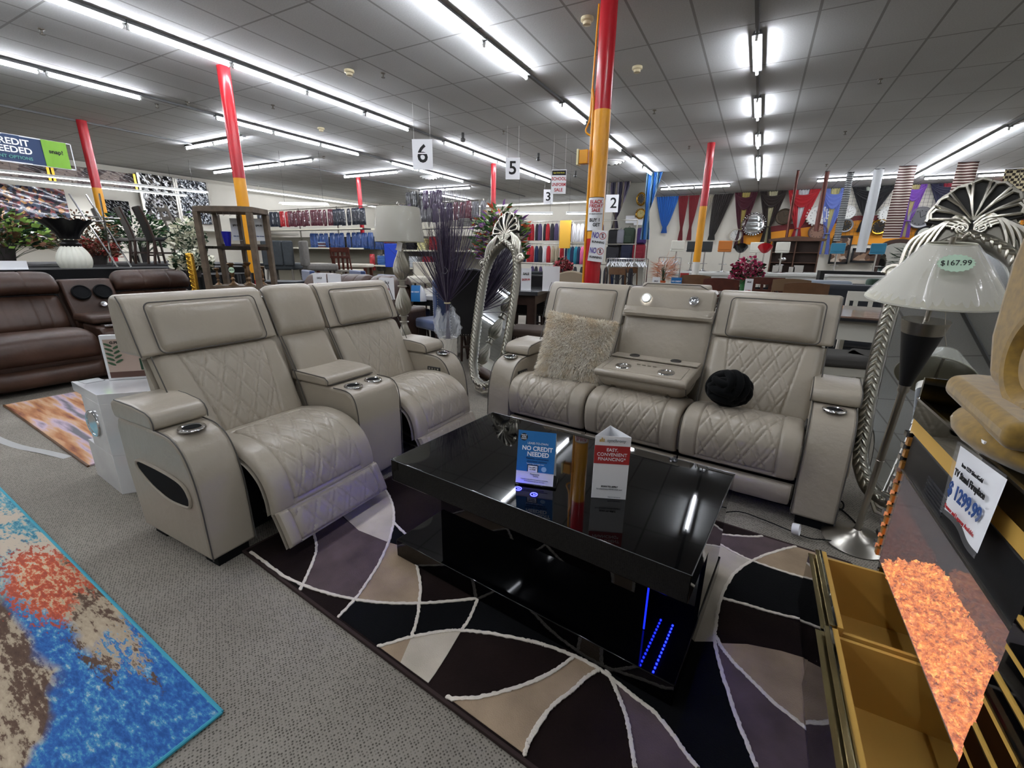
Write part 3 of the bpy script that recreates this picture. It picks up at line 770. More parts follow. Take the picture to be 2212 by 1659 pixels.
# ------------------------------------------------------------------ black glass coffee table with blue light strips
TA = radians(-6.1)
TO = Vector((-1.27, 1.281, 0.013)); TL, TD, TH = 1.24, 0.735, 0.487
def tw(x, y, z=0):      # table-local to world
    return (TO.x + x * cos(TA) - y * sin(TA), TO.y + x * sin(TA) + y * cos(TA), TO.z + z)
def make_table():
    root = empty('coffee_table', TO, TA, 'glossy black coffee table with blue light strips under its top', 'table')
    top = MB().box((0, 0, TH - 0.10), (TL, TD, TH)).build('tabletop', GLOSSBLK, root, bevel=0.003)
    gl = MB(); 
    for p0, p1 in (((0, 0), (TL, 0)), ((TL, 0), (TL, TD)), ((0, 0), (0, TD)), ((0, TD), (TL, TD))):
        gl.tube([(p0[0], p0[1], TH - 0.001), (p1[0], p1[1], TH - 0.001)], 0.0016, 4)
    gl.build('edge_trim', mat('edge_line', '#6a6c70', 0.2, 0.6), top)
    MB().box((0, 0, 0), (TL, TD, 0.085)).build('lower_shelf', GLOSSBLK, root, bevel=0.003)
    MB().box((0.135, 0.155, 0.085), (1.09, TD - 0.155, TH - 0.10)).build('pedestal', GLOSSBLK, root, bevel=0.002)
    MB().box((TL - 0.02, TD - 0.42, 0.085), (TL - 0.004, TD - 0.06, TH - 0.10)).build('side_panel', GLOSSBLK, root, bevel=0.002)
    LED = mat('blue_led', '#0a18ff', 0.5, emit='#1420ff', estr=70)
    for xx in (1.116, 0.115):
        m = MB()
        for k in range(20): m.boxc((xx, 0.16 + k * 0.021, TH - 0.102), (0.006, 0.006, 0.004))
        m.build('light_strip', LED, root, smooth=False)
    MB().tube([(1.092, 0.153, 0.09), (1.092, 0.153, TH - 0.105)], 0.003, 6).build('lit_edge', mat('blue_glow_line', '#0a18c0', 0.4, emit='#0b18d8', estr=1.0), root)  # blue LED light on the pedestal edge, put in as emission
    RING = mat('blue_button', '#2020ff', 0.4, emit='#2a2cff', estr=6)
    for xx, yy in ((0.584, 0.112), (0.655, 0.110)):
        b = MB().torus((xx, yy, TH + 0.0012), 0.0125, 0.0014, 22, 6).build('touch_button', RING, root)
        MB().tube([(xx - 0.004, yy + 0.003, TH + 0.0012), (xx, yy - 0.004, TH + 0.0012), (xx + 0.005, yy + 0.004, TH + 0.0012)], 0.0012, 5).build('button_mark', RING, b)
    return root
make_table()

BLUEC = mat('card_blue', '#1f6fae', 0.5)
REDC = mat('card_red', '#a93232', 0.5)
WHT = mat('white_lettering', '#f4f6f8', 0.6)
NAVY = mat('navy_print', '#173a66', 0.6)
GREYP = mat('grey_print', '#7d8288', 0.6)
def make_tent():
    # base centre, facing the viewer
    a, b = tw(0.515, 0.215, TH), tw(0.66, 0.20, TH)
    rz = TA + radians(-4)
    r = empty('tent_card', (-0.645, 1.42, 0.5), radians(15), 'blue and white tent card reading no credit needed, on the black table', 'sign')
    tr = MB().box((-0.075, -0.05, 0.0005), (0.085, 0.05, 0.008)).build('black_tray', GLOSSBLK, r, bevel=0.003)
    Wd, H, dep = 0.145, 0.205, 0.045
    th = math.atan(dep / H)
    fr = MB(); fr.add([(-Wd / 2, -dep, 0.008), (Wd / 2, -dep, 0.008), (Wd / 2, -0.001, H), (-Wd / 2, -0.001, H), (-Wd / 2, -dep + 0.001, 0.008), (Wd / 2, -dep + 0.001, 0.008), (Wd / 2, 0.0, H), (-Wd / 2, 0.0, H)],
                      [(0, 1, 2, 3), (7, 6, 5, 4), (0, 4, 5, 1), (1, 5, 6, 2), (2, 6, 7, 3), (3, 7, 4, 0)])
    front = fr.build('front_panel', PAPER, r, smooth=False)
    bk = MB(); bk.add([(-Wd / 2, dep, 0.008), (Wd / 2, dep, 0.008), (Wd / 2, 0.001, H), (-Wd / 2, 0.001, H), (-Wd / 2, dep - 0.001, 0.008), (Wd / 2, dep - 0.001, 0.008), (Wd / 2, 0.0, H), (-Wd / 2, 0.0, H)],
                      [(3, 2, 1, 0), (4, 5, 6, 7), (1, 5, 4, 0), (2, 6, 5, 1), (3, 7, 6, 2), (0, 4, 7, 3)])
    bk.build('rear_panel', PAPER, r, smooth=False)
    # local frame of the sloping face
    def face(u, v, e=0.0012):       # u across, v up the slope (metres)
        return (u, -dep + v * sin(th) - e * cos(th), 0.008 + v * cos(th) + e * sin(th))
    R = (pi / 2 - th, 0, 0)
    def panel(name, u0, u1, v0, v1, m, e=0.0008):
        q = MB(); A, B, C_, D_ = face(u0, v0, e), face(u1, v0, e), face(u1, v1, e), face(u0, v1, e)
        q.add([A, B, C_, D_], [(0, 1, 2, 3)]); return q.build(name, m, front, smooth=False)
    panel('blue_print', -Wd / 2, Wd / 2, 0.048, 0.205, BLUEC)
    for s, u, v, sz, m, bd in (('LEASE-TO-OWN', 0.005, 0.158, 0.0115, WHT, 0), ('NO CREDIT', 0.004, 0.138, 0.0235, WHT, 1), ('NEEDED', 0.008, 0.116, 0.0235, WHT, 1),
                              ('Flexible, convenient', 0.006, 0.100, 0.0115, NAVY, 0), ('purchase options', 0.006, 0.089, 0.0115, NAVY, 0), ('Text or Scan to apply now!', 0.0, 0.079, 0.0065, WHT, 0),
                              ('Progressive', 0.0, 0.039, 0.008, GREYP, 0), ('Leasing', 0.004, 0.032, 0.007, GREYP, 0), ('Progressive Leasing obtains information from credit bureaus.', 0, 0.018, 0.0048, GREYP, 0), ('Not all applicants are approved. Terms apply.', 0, 0.011, 0.0048, GREYP, 0)):
        text_mesh('lettering', s, sz, m, front, face(u, v, 0.0014), R, bold=bd, sx=0.95 if len(s) < 40 else 0.9)
    c = MB(); c.T = Matrix.Translation(face(-0.050, 0.180, 0.0014)) @ Matrix.Rotation(pi / 2 - th, 4, 'X')
    c.lathe([(0.0, 0), (0.0145, 0)], 24, cap=False); c.build('round_badge', INK, front)
    for i, s in enumerate(('TAKE IT', 'HOME', 'TODAY')): text_mesh('lettering', s, 0.0062, WHT, front, face(-0.050, 0.187 - i * 0.007, 0.0022), R, bold=1)
    panel('phone_picture', -0.030, 0.012, 0.048, 0.075, INK, 0.0012)
    panel('phone_screen', -0.027, 0.009, 0.048, 0.072, WHT, 0.0016)
    for i, s in enumerate(('Text APPLY', 'to 57287')): text_mesh('lettering', s, 0.0066, INK, front, face(-0.009, 0.065 - i * 0.008, 0.002), R)
    c = MB(); c.T = Matrix.Translation(face(0.034, 0.062, 0.0016)) @ Matrix.Rotation(pi / 2 - th, 4, 'X')
    c.lathe([(0.0, 0), (0.010, 0)], 20, cap=False); c.build('round_badge', mat('pale_blue', '#9cc3dd', 0.5), front)
    return r
make_tent()
def make_tri():
    r = empty('triangle_sign', (-0.372, 1.464, 0.5), radians(22), 'tall white and red three sided sign reading easy, convenient financing', 'sign')
    Wd, H = 0.124, 0.245
    p = [(-Wd / 2, -0.037), (Wd / 2, -0.037), (0, 0.07)]
    def side(a, b, name, drop=0):
        q = MB(); n = Vector((b[1] - a[1], a[0] - b[0])).normalized() * 0.001
        q.add([(a[0], a[1], 0.001), (b[0], b[1], 0.001), (b[0], b[1], H), (a[0], a[1], H), (a[0] - n.x, a[1] - n.y, 0.001), (b[0] - n.x, b[1] - n.y, 0.001), (b[0] - n.x, b[1] - n.y, H), (a[0] - n.x, a[1] - n.y, H)],
              [(0, 1, 2, 3), (7, 6, 5, 4), (0, 4, 5, 1), (1, 5, 6, 2), (2, 6, 7, 3), (3, 7, 4, 0)])
        return q.build(name, PAPER, r, smooth=False)
    f = side(p[0], p[1], 'front_panel'); side(p[1], p[2], 'side_panel'); side(p[2], p[0], 'side_panel')
    y = -0.0385
    MB().add([(-Wd / 2, y, 0.140), (Wd / 2, y, 0.140), (Wd / 2, y, 0.210), (-Wd / 2, y, 0.210)], [(0, 1, 2, 3)]).build('red_band', REDC, f, smooth=False)
    R = (pi / 2, 0, 0)
    for s, x, z, sz, m, bd in (('synchrony', 0.012, 0.230, 0.0165, GREYP, 0), ('EASY,', 0, 0.194, 0.0175, WHT, 0), ('CONVENIENT', 0, 0.176, 0.0175, WHT, 0), ('FINANCING*', 0, 0.158, 0.0175, WHT, 0),
                              ('SCAN TO APPLY', 0, 0.050, 0.0085, INK, 1), ('for a Synchrony HOME credit card', 0, 0.040, 0.0068, GREYP, 0), ('Subject to credit approval.', 0.02, 0.009, 0.0045, GREYP, 0)):
        text_mesh('lettering', s, sz, m, f, (x, y - 0.0008, z), R, bold=bd, sx=0.95)
    m = MB()
    for k, h in enumerate((0.009, 0.016, 0.012)): m.box((-0.046 + k * 0.006, y - 0.0006, 0.224), (-0.042 + k * 0.006, y - 0.0002, 0.224 + h))
    m.build('bar_mark', mat('mark_gold', '#c6a24a', 0.5), f, smooth=False)
    return r
make_tri()

# ------------------------------------------------------------------ cushions
def make_fur_pillow():
    r = empty('fur_pillow', (-1.06, 2.935, 0.705), 0, 'square shaggy cream fur throw pillow leaning on the sofa back', 'pillow')
    r.rotation_euler = (radians(-22), radians(6), radians(6))
    S = 0.235
    def P(u, v, sgn):
        x, z = (2 * u - 1), (2 * v - 1)
        t = max(0, (1 - x * x) * (1 - z * z)) ** 0.42 * 0.085
        k = 1 - 0.05 * (1 - abs(x)) * 0 - 0.06 * (1 - z * z) * abs(x) ** 3 - 0.0
        k2 = 1 - 0.06 * (1 - x * x) * abs(z) ** 3
        return Vector((x * S * k, sgn * t, z * S * k2))
    m = MB()
    m.grid(lambda u, v: P(u, v, -1), 26, 26); m.grid(lambda u, v: P(u, v, 1), 26, 26)
    F0 = mat('fur_base', '#e6dac2', 0.95, noise=(9, 0.25))
    c = m.build('cushion', F0, r)
    F1 = mat('fur_cream', '#f8f0e0', 0.8, sheen=0.4); F2 = mat('fur_tan', '#ecdcc0', 0.8, sheen=0.4)
    h = MB(); rn = random.Random(3)
    for i in range(26000):
        sgn = -1 if rn.random() < 0.85 else 1
        u, v = rn.random(), rn.random()
        if rn.random() < 0.14:
            e = rn.choice((0.003, 0.997))
            if rn.random() < .5: u = e
            else: v = e
        p = P(u, v, sgn); x, z = 2 * u - 1, 2 * v - 1
        n = Vector((x * 0.9 * abs(x) ** 2, sgn * (1.05 - 0.5 * max(abs(x), abs(z)) ** 3), z * 0.9 * abs(z) ** 2)).normalized()
        d = (n + Vector((rn.gauss(0, .45), rn.gauss(0, .25), rn.gauss(-.35, .45)))).normalized()
        L = rn.uniform(0.022, 0.044); wv = d.cross(Vector((rn.gauss(0, 1), rn.gauss(0, 1), rn.gauss(0, 1)))).normalized() * 0.0019
        tip = p + d * L + Vector((0, 0, -0.25 * L))
        mid = p + d * L * 0.55
        clump = sin(x * 9 + 2 * sin(z * 6)) * sin(z * 8 + 1) + rn.gauss(0, 0.5)
        h.use(1 if clump + (0.35 if z > 0.5 else 0) > 0.55 else (2 if rn.random() < 0.07 else 0))
        h.add([p - wv, p + wv, mid + wv * .8, mid - wv * .8, tip], [(0, 1, 2, 3), (3, 2, 4)])
    o = h.build('fur', [F1, F2, mat('fur_shade', '#b89f78', 0.85)], r, smooth=False, fix=False); o['kind'] = 'stuff'
make_fur_pillow()
def make_knot():
    R_ = 0.118
    r = empty('knot_pillow', (-0.045, 2.76, 0.50 + R_ + 0.005), 0.3, 'black round knotted plush ball pillow on the right sofa seat', 'pillow')
    r.rotation_euler = (0.3, 0.25, 0.3)
    V = mat('black_plush', '#060708', 0.9, spec=0.15, sheen=0.03, bump=(90, 0.2, 0.003))
    MB().sphere((0, 0, 0), R_ * 0.72).build('core', V, r)
    axes = [(Vector((1, 0, 0)), 0), (Vector((0, 1, 0)), 1), (Vector((0, 0, 1)), 2)]
    for ax, k in axes:
        a1 = ax.orthogonal().normalized(); a1 = Vector((ax.y, ax.z, ax.x)); a2 = ax.cross(a1).normalized()
        for off in (-1, 0, 1):
            pts = []
            for i in range(48):
                t = 2 * pi * i / 48
                w_ = 0.045 * off + 0.012 * sin(2 * t + k)
                rad = sqrt(max(0.0001, (R_ * 0.80) ** 2 - w_ ** 2)) + 0.012 * sin(2 * t + pi * 0.5 * k + 0.4)
                pts.append(ax * w_ + a1 * (rad * cos(t)) + a2 * (rad * sin(t)))
            MB().tube(pts, 0.0235, 10, closed=True).build('strand', V, r)
    MB().sphere((R_ * 0.98, 0.02, -0.06), (0.026, 0.026, 0.024)).build('knot_end', V, r)
make_knot()
# ------------------------------------------------------------------ ornate silver mirrors
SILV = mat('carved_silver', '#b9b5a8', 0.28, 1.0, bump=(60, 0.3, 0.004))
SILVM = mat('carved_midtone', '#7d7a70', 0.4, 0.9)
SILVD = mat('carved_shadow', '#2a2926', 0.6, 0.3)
def make_mirror(label, M, seed=1):
    r = empty('carved_mirror', (0, 0, 0), 0, label, 'mirror'); r.matrix_world = M
    rn = random.Random(seed)
    H = 1.72
    # centre line of the oval moulding (half width w at height z)
    def half(z):
        pts = [(0.10, 0.0), (0.12, 0.09), (0.17, 0.145), (0.30, 0.185), (0.6, 0.205), (0.9, 0.210), (1.15, 0.20), (1.27, 0.165), (1.36, 0.11), (1.42, 0.0)]
        for (a, b), (c, d) in zip(pts, pts[1:]):
            if a <= z <= c: return b + (d - b) * (z - a) / (c - a)
        return 0
    zs = [0.10, 0.115, 0.15, 0.22, 0.30, 0.42, 0.55, 0.7, 0.85, 1.0, 1.12, 1.2, 1.27, 1.33, 1.38, 1.41, 1.42]
    path = [(half(z), z) for z in zs] + [(-half(z), z) for z in reversed(zs[1:-1])]
    sm = smooth_path([(a, b, 0) for a, b in path + [path[0]]], 4)[:-1]
    MB().prism([(p.x * 1.0, p.y) for p in sm], -0.006, -0.004, 'y').build('mirror_pane', MIRROR, r, smooth=False)
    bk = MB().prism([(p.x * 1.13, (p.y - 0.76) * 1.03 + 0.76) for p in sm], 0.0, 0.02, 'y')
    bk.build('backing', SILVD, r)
    fr = MB().tube([(p.x * 1.10, -0.012, (p.y - 0.76) * 1.03 + 0.76) for p in sm], 0.036, 10, closed=True, flat=1.0)
    fr.tube([(p.x * 0.98, -0.020, (p.y - 0.76) * 0.99 + 0.76) for p in sm], 0.006, 6, closed=True)
    fr.tube([(p.x * 1.25, -0.006, (p.y - 0.76) * 1.055 + 0.76) for p in sm], 0.006, 6, closed=True)
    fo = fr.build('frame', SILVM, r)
    # carved leaves along the moulding
    lv = MB(); n = len(sm); acc = 0.0
    tot = sum((sm[i] - sm[i - 1]).length for i in range(n)); N = 84
    for k in range(N):
        d = tot * k / N; i = 0; s_ = 0
        while i < n - 1 and s_ + (sm[(i + 1) % n] - sm[i]).length < d: s_ += (sm[(i + 1) % n] - sm[i]).length; i += 1
        a, b = sm[i], sm[(i + 1) % n]; t = (b - a).normalized(); p = a.lerp(b, (d - s_) / max(1e-6, (b - a).length))
        if p.x < 0: t = -t
        for sd in (-1, 1):
            an = math.atan2(t.y, t.x) + sd * 0.55
            lv.T = Matrix.Translation((p.x * 1.10 + sd * 0.016, -0.040, (p.y - 0.76) * 1.03 + 0.76)) @ Matrix.Rotation(-an, 4, 'Y')
            lv.sphere((0.012, 0, 0), (0.030, 0.014, 0.0085), 8, 6)
    lv.build('carved_leaves', SILV, r)['kind'] = 'stuff'
    # crest: shell, plumes and scrolls
    cr = MB()
    cr.prism([(-0.235, 1.27), (-0.215, 1.34), (-0.17, 1.45), (-0.12, 1.57), (-0.07, 1.67), (0, 1.71), (0.07, 1.67), (0.12, 1.57), (0.17, 1.45), (0.215, 1.34), (0.235, 1.27), (0.16, 1.30), (0.08, 1.40), (0, 1.45), (-0.08, 1.40), (-0.16, 1.30)], -0.012, 0.02, 'y')
    cb = cr.build('crest_board', SILVM, r)
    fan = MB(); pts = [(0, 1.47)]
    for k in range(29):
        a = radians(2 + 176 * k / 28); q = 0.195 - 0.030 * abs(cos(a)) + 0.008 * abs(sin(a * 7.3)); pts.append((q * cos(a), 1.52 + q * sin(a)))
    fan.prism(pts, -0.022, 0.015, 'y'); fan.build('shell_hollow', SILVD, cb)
    fan = MB(); fan.tube([(x, -0.020, z) for x, z in pts[1:]], 0.009, 6); fan.build('shell_rim', SILV, cb)
    sh = MB()
    for k in range(7):
        a = radians(90 + (k - 3) * 25); L = 0.19 - 0.012 * abs(k - 3)
        c, s = cos(a), sin(a)
        for w_ in (-1, 1):
            a2 = a + w_ * radians(11.5)
            sh.tube([(0, -0.02, 1.52), (L * 0.55 * cos(a2), -0.040, 1.52 + L * 0.55 * sin(a2)), (L * cos(a + w_ * radians(9)), -0.030, 1.52 + L * 0.98 * sin(a + w_ * radians(9)))], [0.004, 0.007, 0.008], 6)
        sh.tube([(L * cos(a - radians(10)), -0.03, 1.52 + L * sin(a - radians(10))), (L * 1.06 * c, -0.03, 1.52 + L * 1.06 * s), (L * cos(a + radians(10)), -0.03, 1.52 + L * sin(a + radians(10)))], 0.009, 6)
    sh.build('shell', SILV, cb)
    pl = MB()
    for sd in (-1, 1):
        for k in range(5):
            q = k / 4
            pts = [(sd * (0.004 + 0.004 * k), 1.50 - 0.01 * k), (sd * (0.05 + 0.012 * k), 1.535 - 0.012 * k + 0.01), (sd * (0.095 + 0.02 * k), 1.50 - 0.01 * k), (sd * (0.125 + 0.023 * k), 1.42 - 0.004 * k), (sd * (0.135 + 0.024 * k), 1.36 - 0.018 * k * q)]
            if k == 4: pts += [(sd * 0.245, 1.26)]
            P_ = smooth_path([(a, 0, b) for a, b in pts], 5)
            pl.tube([(p.x, -0.028, p.z) for p in P_], [0.004 + 0.006 * sin(pi * i / (len(P_) - 1)) for i in range(len(P_))], 6)
        # little curl under the shell, big scroll at the shoulder
        for (cx, cz, R_, th) in ((0.035, 1.475, 0.032, 0.006), (0.245, 1.255, 0.045, 0.012)):
            pts = []
            for i in range(26):
                t = i / 25; a = t * 3.3 * pi; rr = R_ * (1 - 0.8 * t)
                pts.append((sd * (cx + rr * cos(a)), -0.03, cz + rr * sin(a)))
            pl.tube(pts, th, 6)
        pl.sphere((sd * 0.245, -0.02, 1.255), (0.035, 0.03, 0.035), 10, 8)
    pl.build('plumes_and_scrolls', SILV, cb)
    ft = MB()
    for sd in (-1, 1):
        pts = []
        for i in range(20):
            t = i / 19; a = t * 2.8 * pi; rr = 0.05 * (1 - 0.75 * t)
            pts.append((sd * (0.075 + rr * cos(a)), -0.02, 0.085 + rr * sin(a)))
        ft.tube(pts, 0.010, 6)
        ft.tube([(sd * 0.12, -0.02, 0.09), (sd * 0.09, -0.02, 0.03), (0, -0.02, 0.012)], 0.012, 6)
    ft.sphere((0, -0.02, 0.06), (0.04, 0.03, 0.045), 10, 8)
    ft.build('foot_ornament', SILV, r)
    st = MB().cyl((0, 0.03, 1.0), (0, 0.03 + 0.02, 1.02), 0.01, n=6)
    return r
def frame_matrix(base, top, wdir):
    """base and top points of the mirror axis; wdir the horizontal width direction"""
    b = Vector(base); z = (Vector(top) - b).normalized(); x = Vector(wdir); x = (x - z * x.dot(z)).normalized(); y = z.cross(x)
    M = Matrix((x, y, z)).transposed().to_4x4(); M.translation = b; return M
make_mirror('tall carved silver mirror leaning between the two grey sofas', frame_matrix((-2.213, 3.552, 0.02), (-2.26, 4.096, 1.616), (0.96, -0.254, 0.114)) @ Matrix.Scale(1.06, 4), 1)
mr = make_mirror('carved silver mirror standing behind the cone shaded lamp', frame_matrix((0.844, 2.749, 0.02), (0.965, 3.34, 1.60), (0.931, -0.30, 0.06)) @ Matrix.Scale(1.076, 4), 2)
TAGP = mat('tag_card', '#f0e4e6', 0.6)

def sticker(name, parent, c, w_, h_, m, rot, label=None):
    q = MB().box((-w_ / 2, -0.001, -h_ / 2), (w_ / 2, 0.001, h_ / 2)).build(name, m, parent, smooth=False)
    q.location = c; q.rotation_euler = rot
    return q

# ------------------------------------------------------------------ silver twist column lamp with drum shade
def wrap_shade(parent, r0, r1, z0, z1, name='lamp_shade', m=None, folds=26, seed=2):
    m = m or mat('linen_shade', '#b4b1a0', 0.75)
    s = MB().lathe([(r0, z0), (r0 + 0.002, z0 + 0.004), (r1 + 0.002, z1 - 0.004), (r1, z1)], 48, cap=False)
    s.lathe([(r0 - 0.003, z0 + 0.001), (r1 - 0.003, z1 - 0.001)], 48, cap=False)
    sh = s.build(name, m, parent)
    for (rr, zz) in ((r0, z0), (r1, z1)):
        MB().torus((0, 0, zz), rr, 0.003, 40, 6).build('shade_rim', m, sh)
    cl = mat('shrink_wrap', '#ffffff', 0.08, alpha=0.2, spec=1.0)
    rn = random.Random(seed)
    f = MB()
    fa = [(rn.uniform(0, 2 * pi), rn.uniform(-0.25, 0.25), rn.uniform(0.35, 1.0)) for _ in range(folds)]
    def fn(u, v):
        a = 2 * pi * u; rr = (r0 + (r1 - r0) * v) + 0.004; z = z0 + (z1 - z0) * v
        d = 0
        for (a0, tw_, L) in fa:
            q = (a - a0 - tw_ * v + pi) % (2 * pi) - pi
            w_ = 0.012
            d += 0.009 * math.exp(-(q / w_) ** 2) * (1 - abs(2 * v - 1) ** 6) * L
        d += 0.0015 * sin(31 * a + 5 * v) * v
        return ((rr + d) * cos(a), (rr + d) * sin(a), z)
    f.grid(fn, 240, 14)
    f.build('plastic_wrap', cl, sh)
    return sh
def make_column_lamp():
    r = empty('column_floor_lamp', (-3.02, 3.36, 0), 0, 'tall silver twisted column lamp with plastic wrapped drum shade', 'lamp')
    m = MB()
    n = 112
    prof = []
    def add(z, rad, tw_=0.0, flu=0.0): prof.append((z, rad, tw_, flu))
    add(0, .13); add(.03, .13); add(.045, .08); add(.07, .05)
    z = 0.07
    for b in range(4):
        hh = 0.27
        for i in range(25):
            t = i / 24
            rad = 0.026 + 0.046 * math.sin(pi * t ** 0.62) ** 1.3
            add(z + t * hh, rad, t * 1.1, 0.13 * sin(pi * t) ** 0.5 if 0 < i < 24 else 0)
        z += hh
        add(z + .004, .046); add(z + .014, .046); add(z + .018, .030); add(z + .058, .030); add(z + .062, .046); add(z + .072, .046); z += .076
    add(z, .02); add(z + 0.02, .012)
    vs = []; fs = []
    for (zz, rad, tw_, flu) in prof:
        for i in range(n):
            a = 2 * pi * i / n
            rr = rad * (1 + flu * sin(14 * (a + tw_)))
            vs.append((rr * cos(a), rr * sin(a), zz))
    for j in range(len(prof) - 1):
        for i in range(n): fs.append((j * n + i, j * n + (i + 1) % n, (j + 1) * n + (i + 1) % n, (j + 1) * n + i))
    m.add(vs, fs); m.build('column', mat('silver_leaf', '#a5a195', 0.35, 0.85), r)
    wrap_shade(r, 0.225, 0.195, 1.455, 1.755, seed=5)
    MB().cyl((0, 0, z), (0, 0, 1.80), 0.006).build('stem', STEEL, r)
    MB().tube([(-0.19, 0, 1.748), (0.19, 0, 1.748)], 0.003, 6).build('spider', STEEL, r)
    MB().sphere((0, 0, 1.785), (0.012, 0.012, 0.025)).build('finial', STEEL, r)
    sticker('price_tag', r, (0.08, -0.10, 1.41), 0.05, 0.08, PAPER, (0.2, 0.3, 0.4))
make_column_lamp()

# ------------------------------------------------------------------ vase of purple twigs
def make_twigs():
    r = empty('twig_vase', (-2.79, 3.77, 0), 0, 'white diamond pattern vase holding tall bunch of purple twigs in plastic', 'vase')
    v = MB()
    def fn(u, vv):
        a = 2 * pi * u; z = 0.50 * vv
        rr = 0.088 + 0.010 * vv
        g = max(0, abs(sin(9 * a + 30 * z))) * max(0, abs(sin(9 * a - 30 * z)))
        return ((rr - 0.006 * (1 - g)) * cos(a), (rr - 0.006 * (1 - g)) * sin(a), z)
    v.grid(fn, 160, 70); v.lathe([(0.085, 0.0), (0.0, 0.0)], 30, cap=False)
    v.lathe([(0.094, 0.50), (0.082, 0.495), (0.078, 0.3)], 40, cap=False)
    v.build('vase_body', mat('white_ceramic', '#d9d4c8', 0.25), r)
    TW = mat('purple_twig', '#3b3049', 0.6); TW2 = mat('grey_twig', '#6b6372', 0.6)
    t = MB(); rn = random.Random(5)
    for i in range(340):
        a = rn.uniform(0, 2 * pi); sp = abs(rn.gauss(0, 1)) * 0.13 + 0.01
        hh = rn.uniform(1.35, 2.02) - sp * 0.4
        b0 = Vector((0.035 * cos(a + pi) * rn.random(), 0.035 * sin(a + pi) * rn.random(), 0.40))
        w0 = Vector((0.022 * cos(a) * rn.random(), 0.022 * sin(a) * rn.random(), 0.86))
        top = Vector((sp * cos(a) * 1.7, sp * sin(a) * 1.7, hh))
        mid = w0.lerp(top, 0.5) + Vector((rn.gauss(0, .012), rn.gauss(0, .012), 0))
        t.use(rn.random() < 0.2)
        t.tube([b0, w0, mid, top], [0.004, 0.0036, 0.0030, 0.0013], 4, cap=False)
        if rn.random() < 0.35:
            q = mid.lerp(top, rn.random() * 0.6); t.tube([q, q + Vector((rn.gauss(0, .05), rn.gauss(0, .05), rn.uniform(0.05, 0.14)))], [0.0015, 0.0008], 3, cap=False)
    t.build('twigs', [TW, TW2], r, fix=False)['kind'] = 'stuff'
    MB().torus((0, 0, 0.86), 0.026, 0.008, 20, 8).build('tie_band', mat('cream_tie', '#d8cba6', 0.6), r)
    PL = mat('crumpled_plastic', '#eef2f6', 0.12, alpha=0.24, spec=1.0)
    p = MB(); rn = random.Random(9); ph = [rn.uniform(0, 6) for _ in range(12)]
    def fp(u, vv):
        a = 2 * pi * u
        z = 0.49 + 0.27 * vv + 0.05 * sin(3 * a + ph[0]) * vv ** 2 + 0.035 * sin(7 * a + ph[1]) * vv
        rr = 0.085 + 0.045 * sin(pi * vv) + 0.012 * sin(9 * a + ph[2] + 6 * vv) + 0.010 * sin(17 * a + ph[3] - 9 * vv) + 0.008 * sin(29 * a + 14 * vv)
        return (rr * cos(a), rr * sin(a), z)
    p.grid(fp, 120, 16); p.build('plastic_bag', PL, r)
    s = MB().tube(smooth_path([(-0.02, -0.05, 1.17), (0.03, -0.06, 1.16), (0.05, -0.05, 1.19), (0.02, -0.06, 1.23)], 5), 0.004, 5).build('ribbon', PAPER, r)
make_twigs()

# ------------------------------------------------------------------ floor lamp with cone shade (right)
def make_cone_lamp():
    r = empty('cone_floor_lamp', (0.615, 2.47, 0), 0, 'steel and black floor lamp with wide cone shade and green price star', 'lamp')
    r.rotation_euler = (radians(6.5), radians(0.5), 0)
    r.location = (0.615, 2.47, 0.016)
    MB().lathe([(0.0, 0.0), (0.135, 0.0), (0.137, 0.006), (0.12, 0.016), (0.07, 0.034), (0.028, 0.052), (0.016, 0.07)], 48, cap=False).build('base', STEEL, r)
    MB().cyl((0, 0, 0.06), (0, 0, 0.46), 0.0135, n=20).cyl((0, 0, 0.46), (0, 0, 0.80), 0.0145, n=20).torus((0, 0, 0.46), 0.0145, 0.002, 20, 6).build('pole', STEEL, r)
    MB().lathe([(0.018, 0.80), (0.021, 0.81), (0.019, 0.82), (0.021, 0.83), (0.019, 0.84)], 24).build('collar', STEEL, r)
    MB().lathe([(0.018, 0.82), (0.066, 1.06), (0.0, 1.06)], 32, cap=False).build('black_cone', mat('matte_black', '#0e0f11', 0.45), r)
    MB().lathe([(0.0665, 1.06), (0.077, 1.112), (0.073, 1.112), (0.0, 1.11)], 32, cap=False).build('steel_cone', STEEL, r)
    MB().cyl((0, 0, 1.11), (0, 0, 1.43), 0.009).build('stem', STEEL, r)
    wrap_shade(r, 0.215, 0.070, 1.195, 1.405, seed=8, folds=16)
    # price star
    st = MB(); pts = []
    for i in range(40):
        a = 2 * pi * i / 40; q = 1.0 if i % 2 else 0.90
        pts.append((0.052 * q * cos(a), 0.034 * q * sin(a)))
    st.prism(pts, 0, 0.0015, 'z'); s = st.build('price_star', mat('mint_card', '#b9d6bd', 0.6), r, smooth=False)
    s.location = (-0.012, -0.150, 1.352); s.rotation_euler = (radians(57), 0, radians(-8)); 
    text_mesh('lettering', '$167.99', 0.028, INK, s, (0, 0, 0.002), (0, 0, radians(4)), sx=0.9)
    MB().tube([(0.03, -0.03, 1.2), (0.05, -0.06, 1.08), (0.065, -0.07, 1.03)], 0.0015, 5).build('bulb_chain', STEEL, r)
make_cone_lamp()
c = MB().tube(smooth_path([(0.66, 2.66, 0.006), (0.60, 2.80, 0.008), (0.48, 2.86, 0.007), (0.50, 2.95, 0.009), (0.62, 2.90, 0.010), (0.60, 2.78, 0.012), (0.50, 2.80, 0.013), (0.56, 2.98, 0.007), (0.40, 3.05, 0.006), (0.2, 3.2, 0.006)], 8), 0.0045, 6).build('power_cord', BLACKFAB)
tag(c, 'black power cord coiled on the carpet behind the steel floor lamp', 'cord')
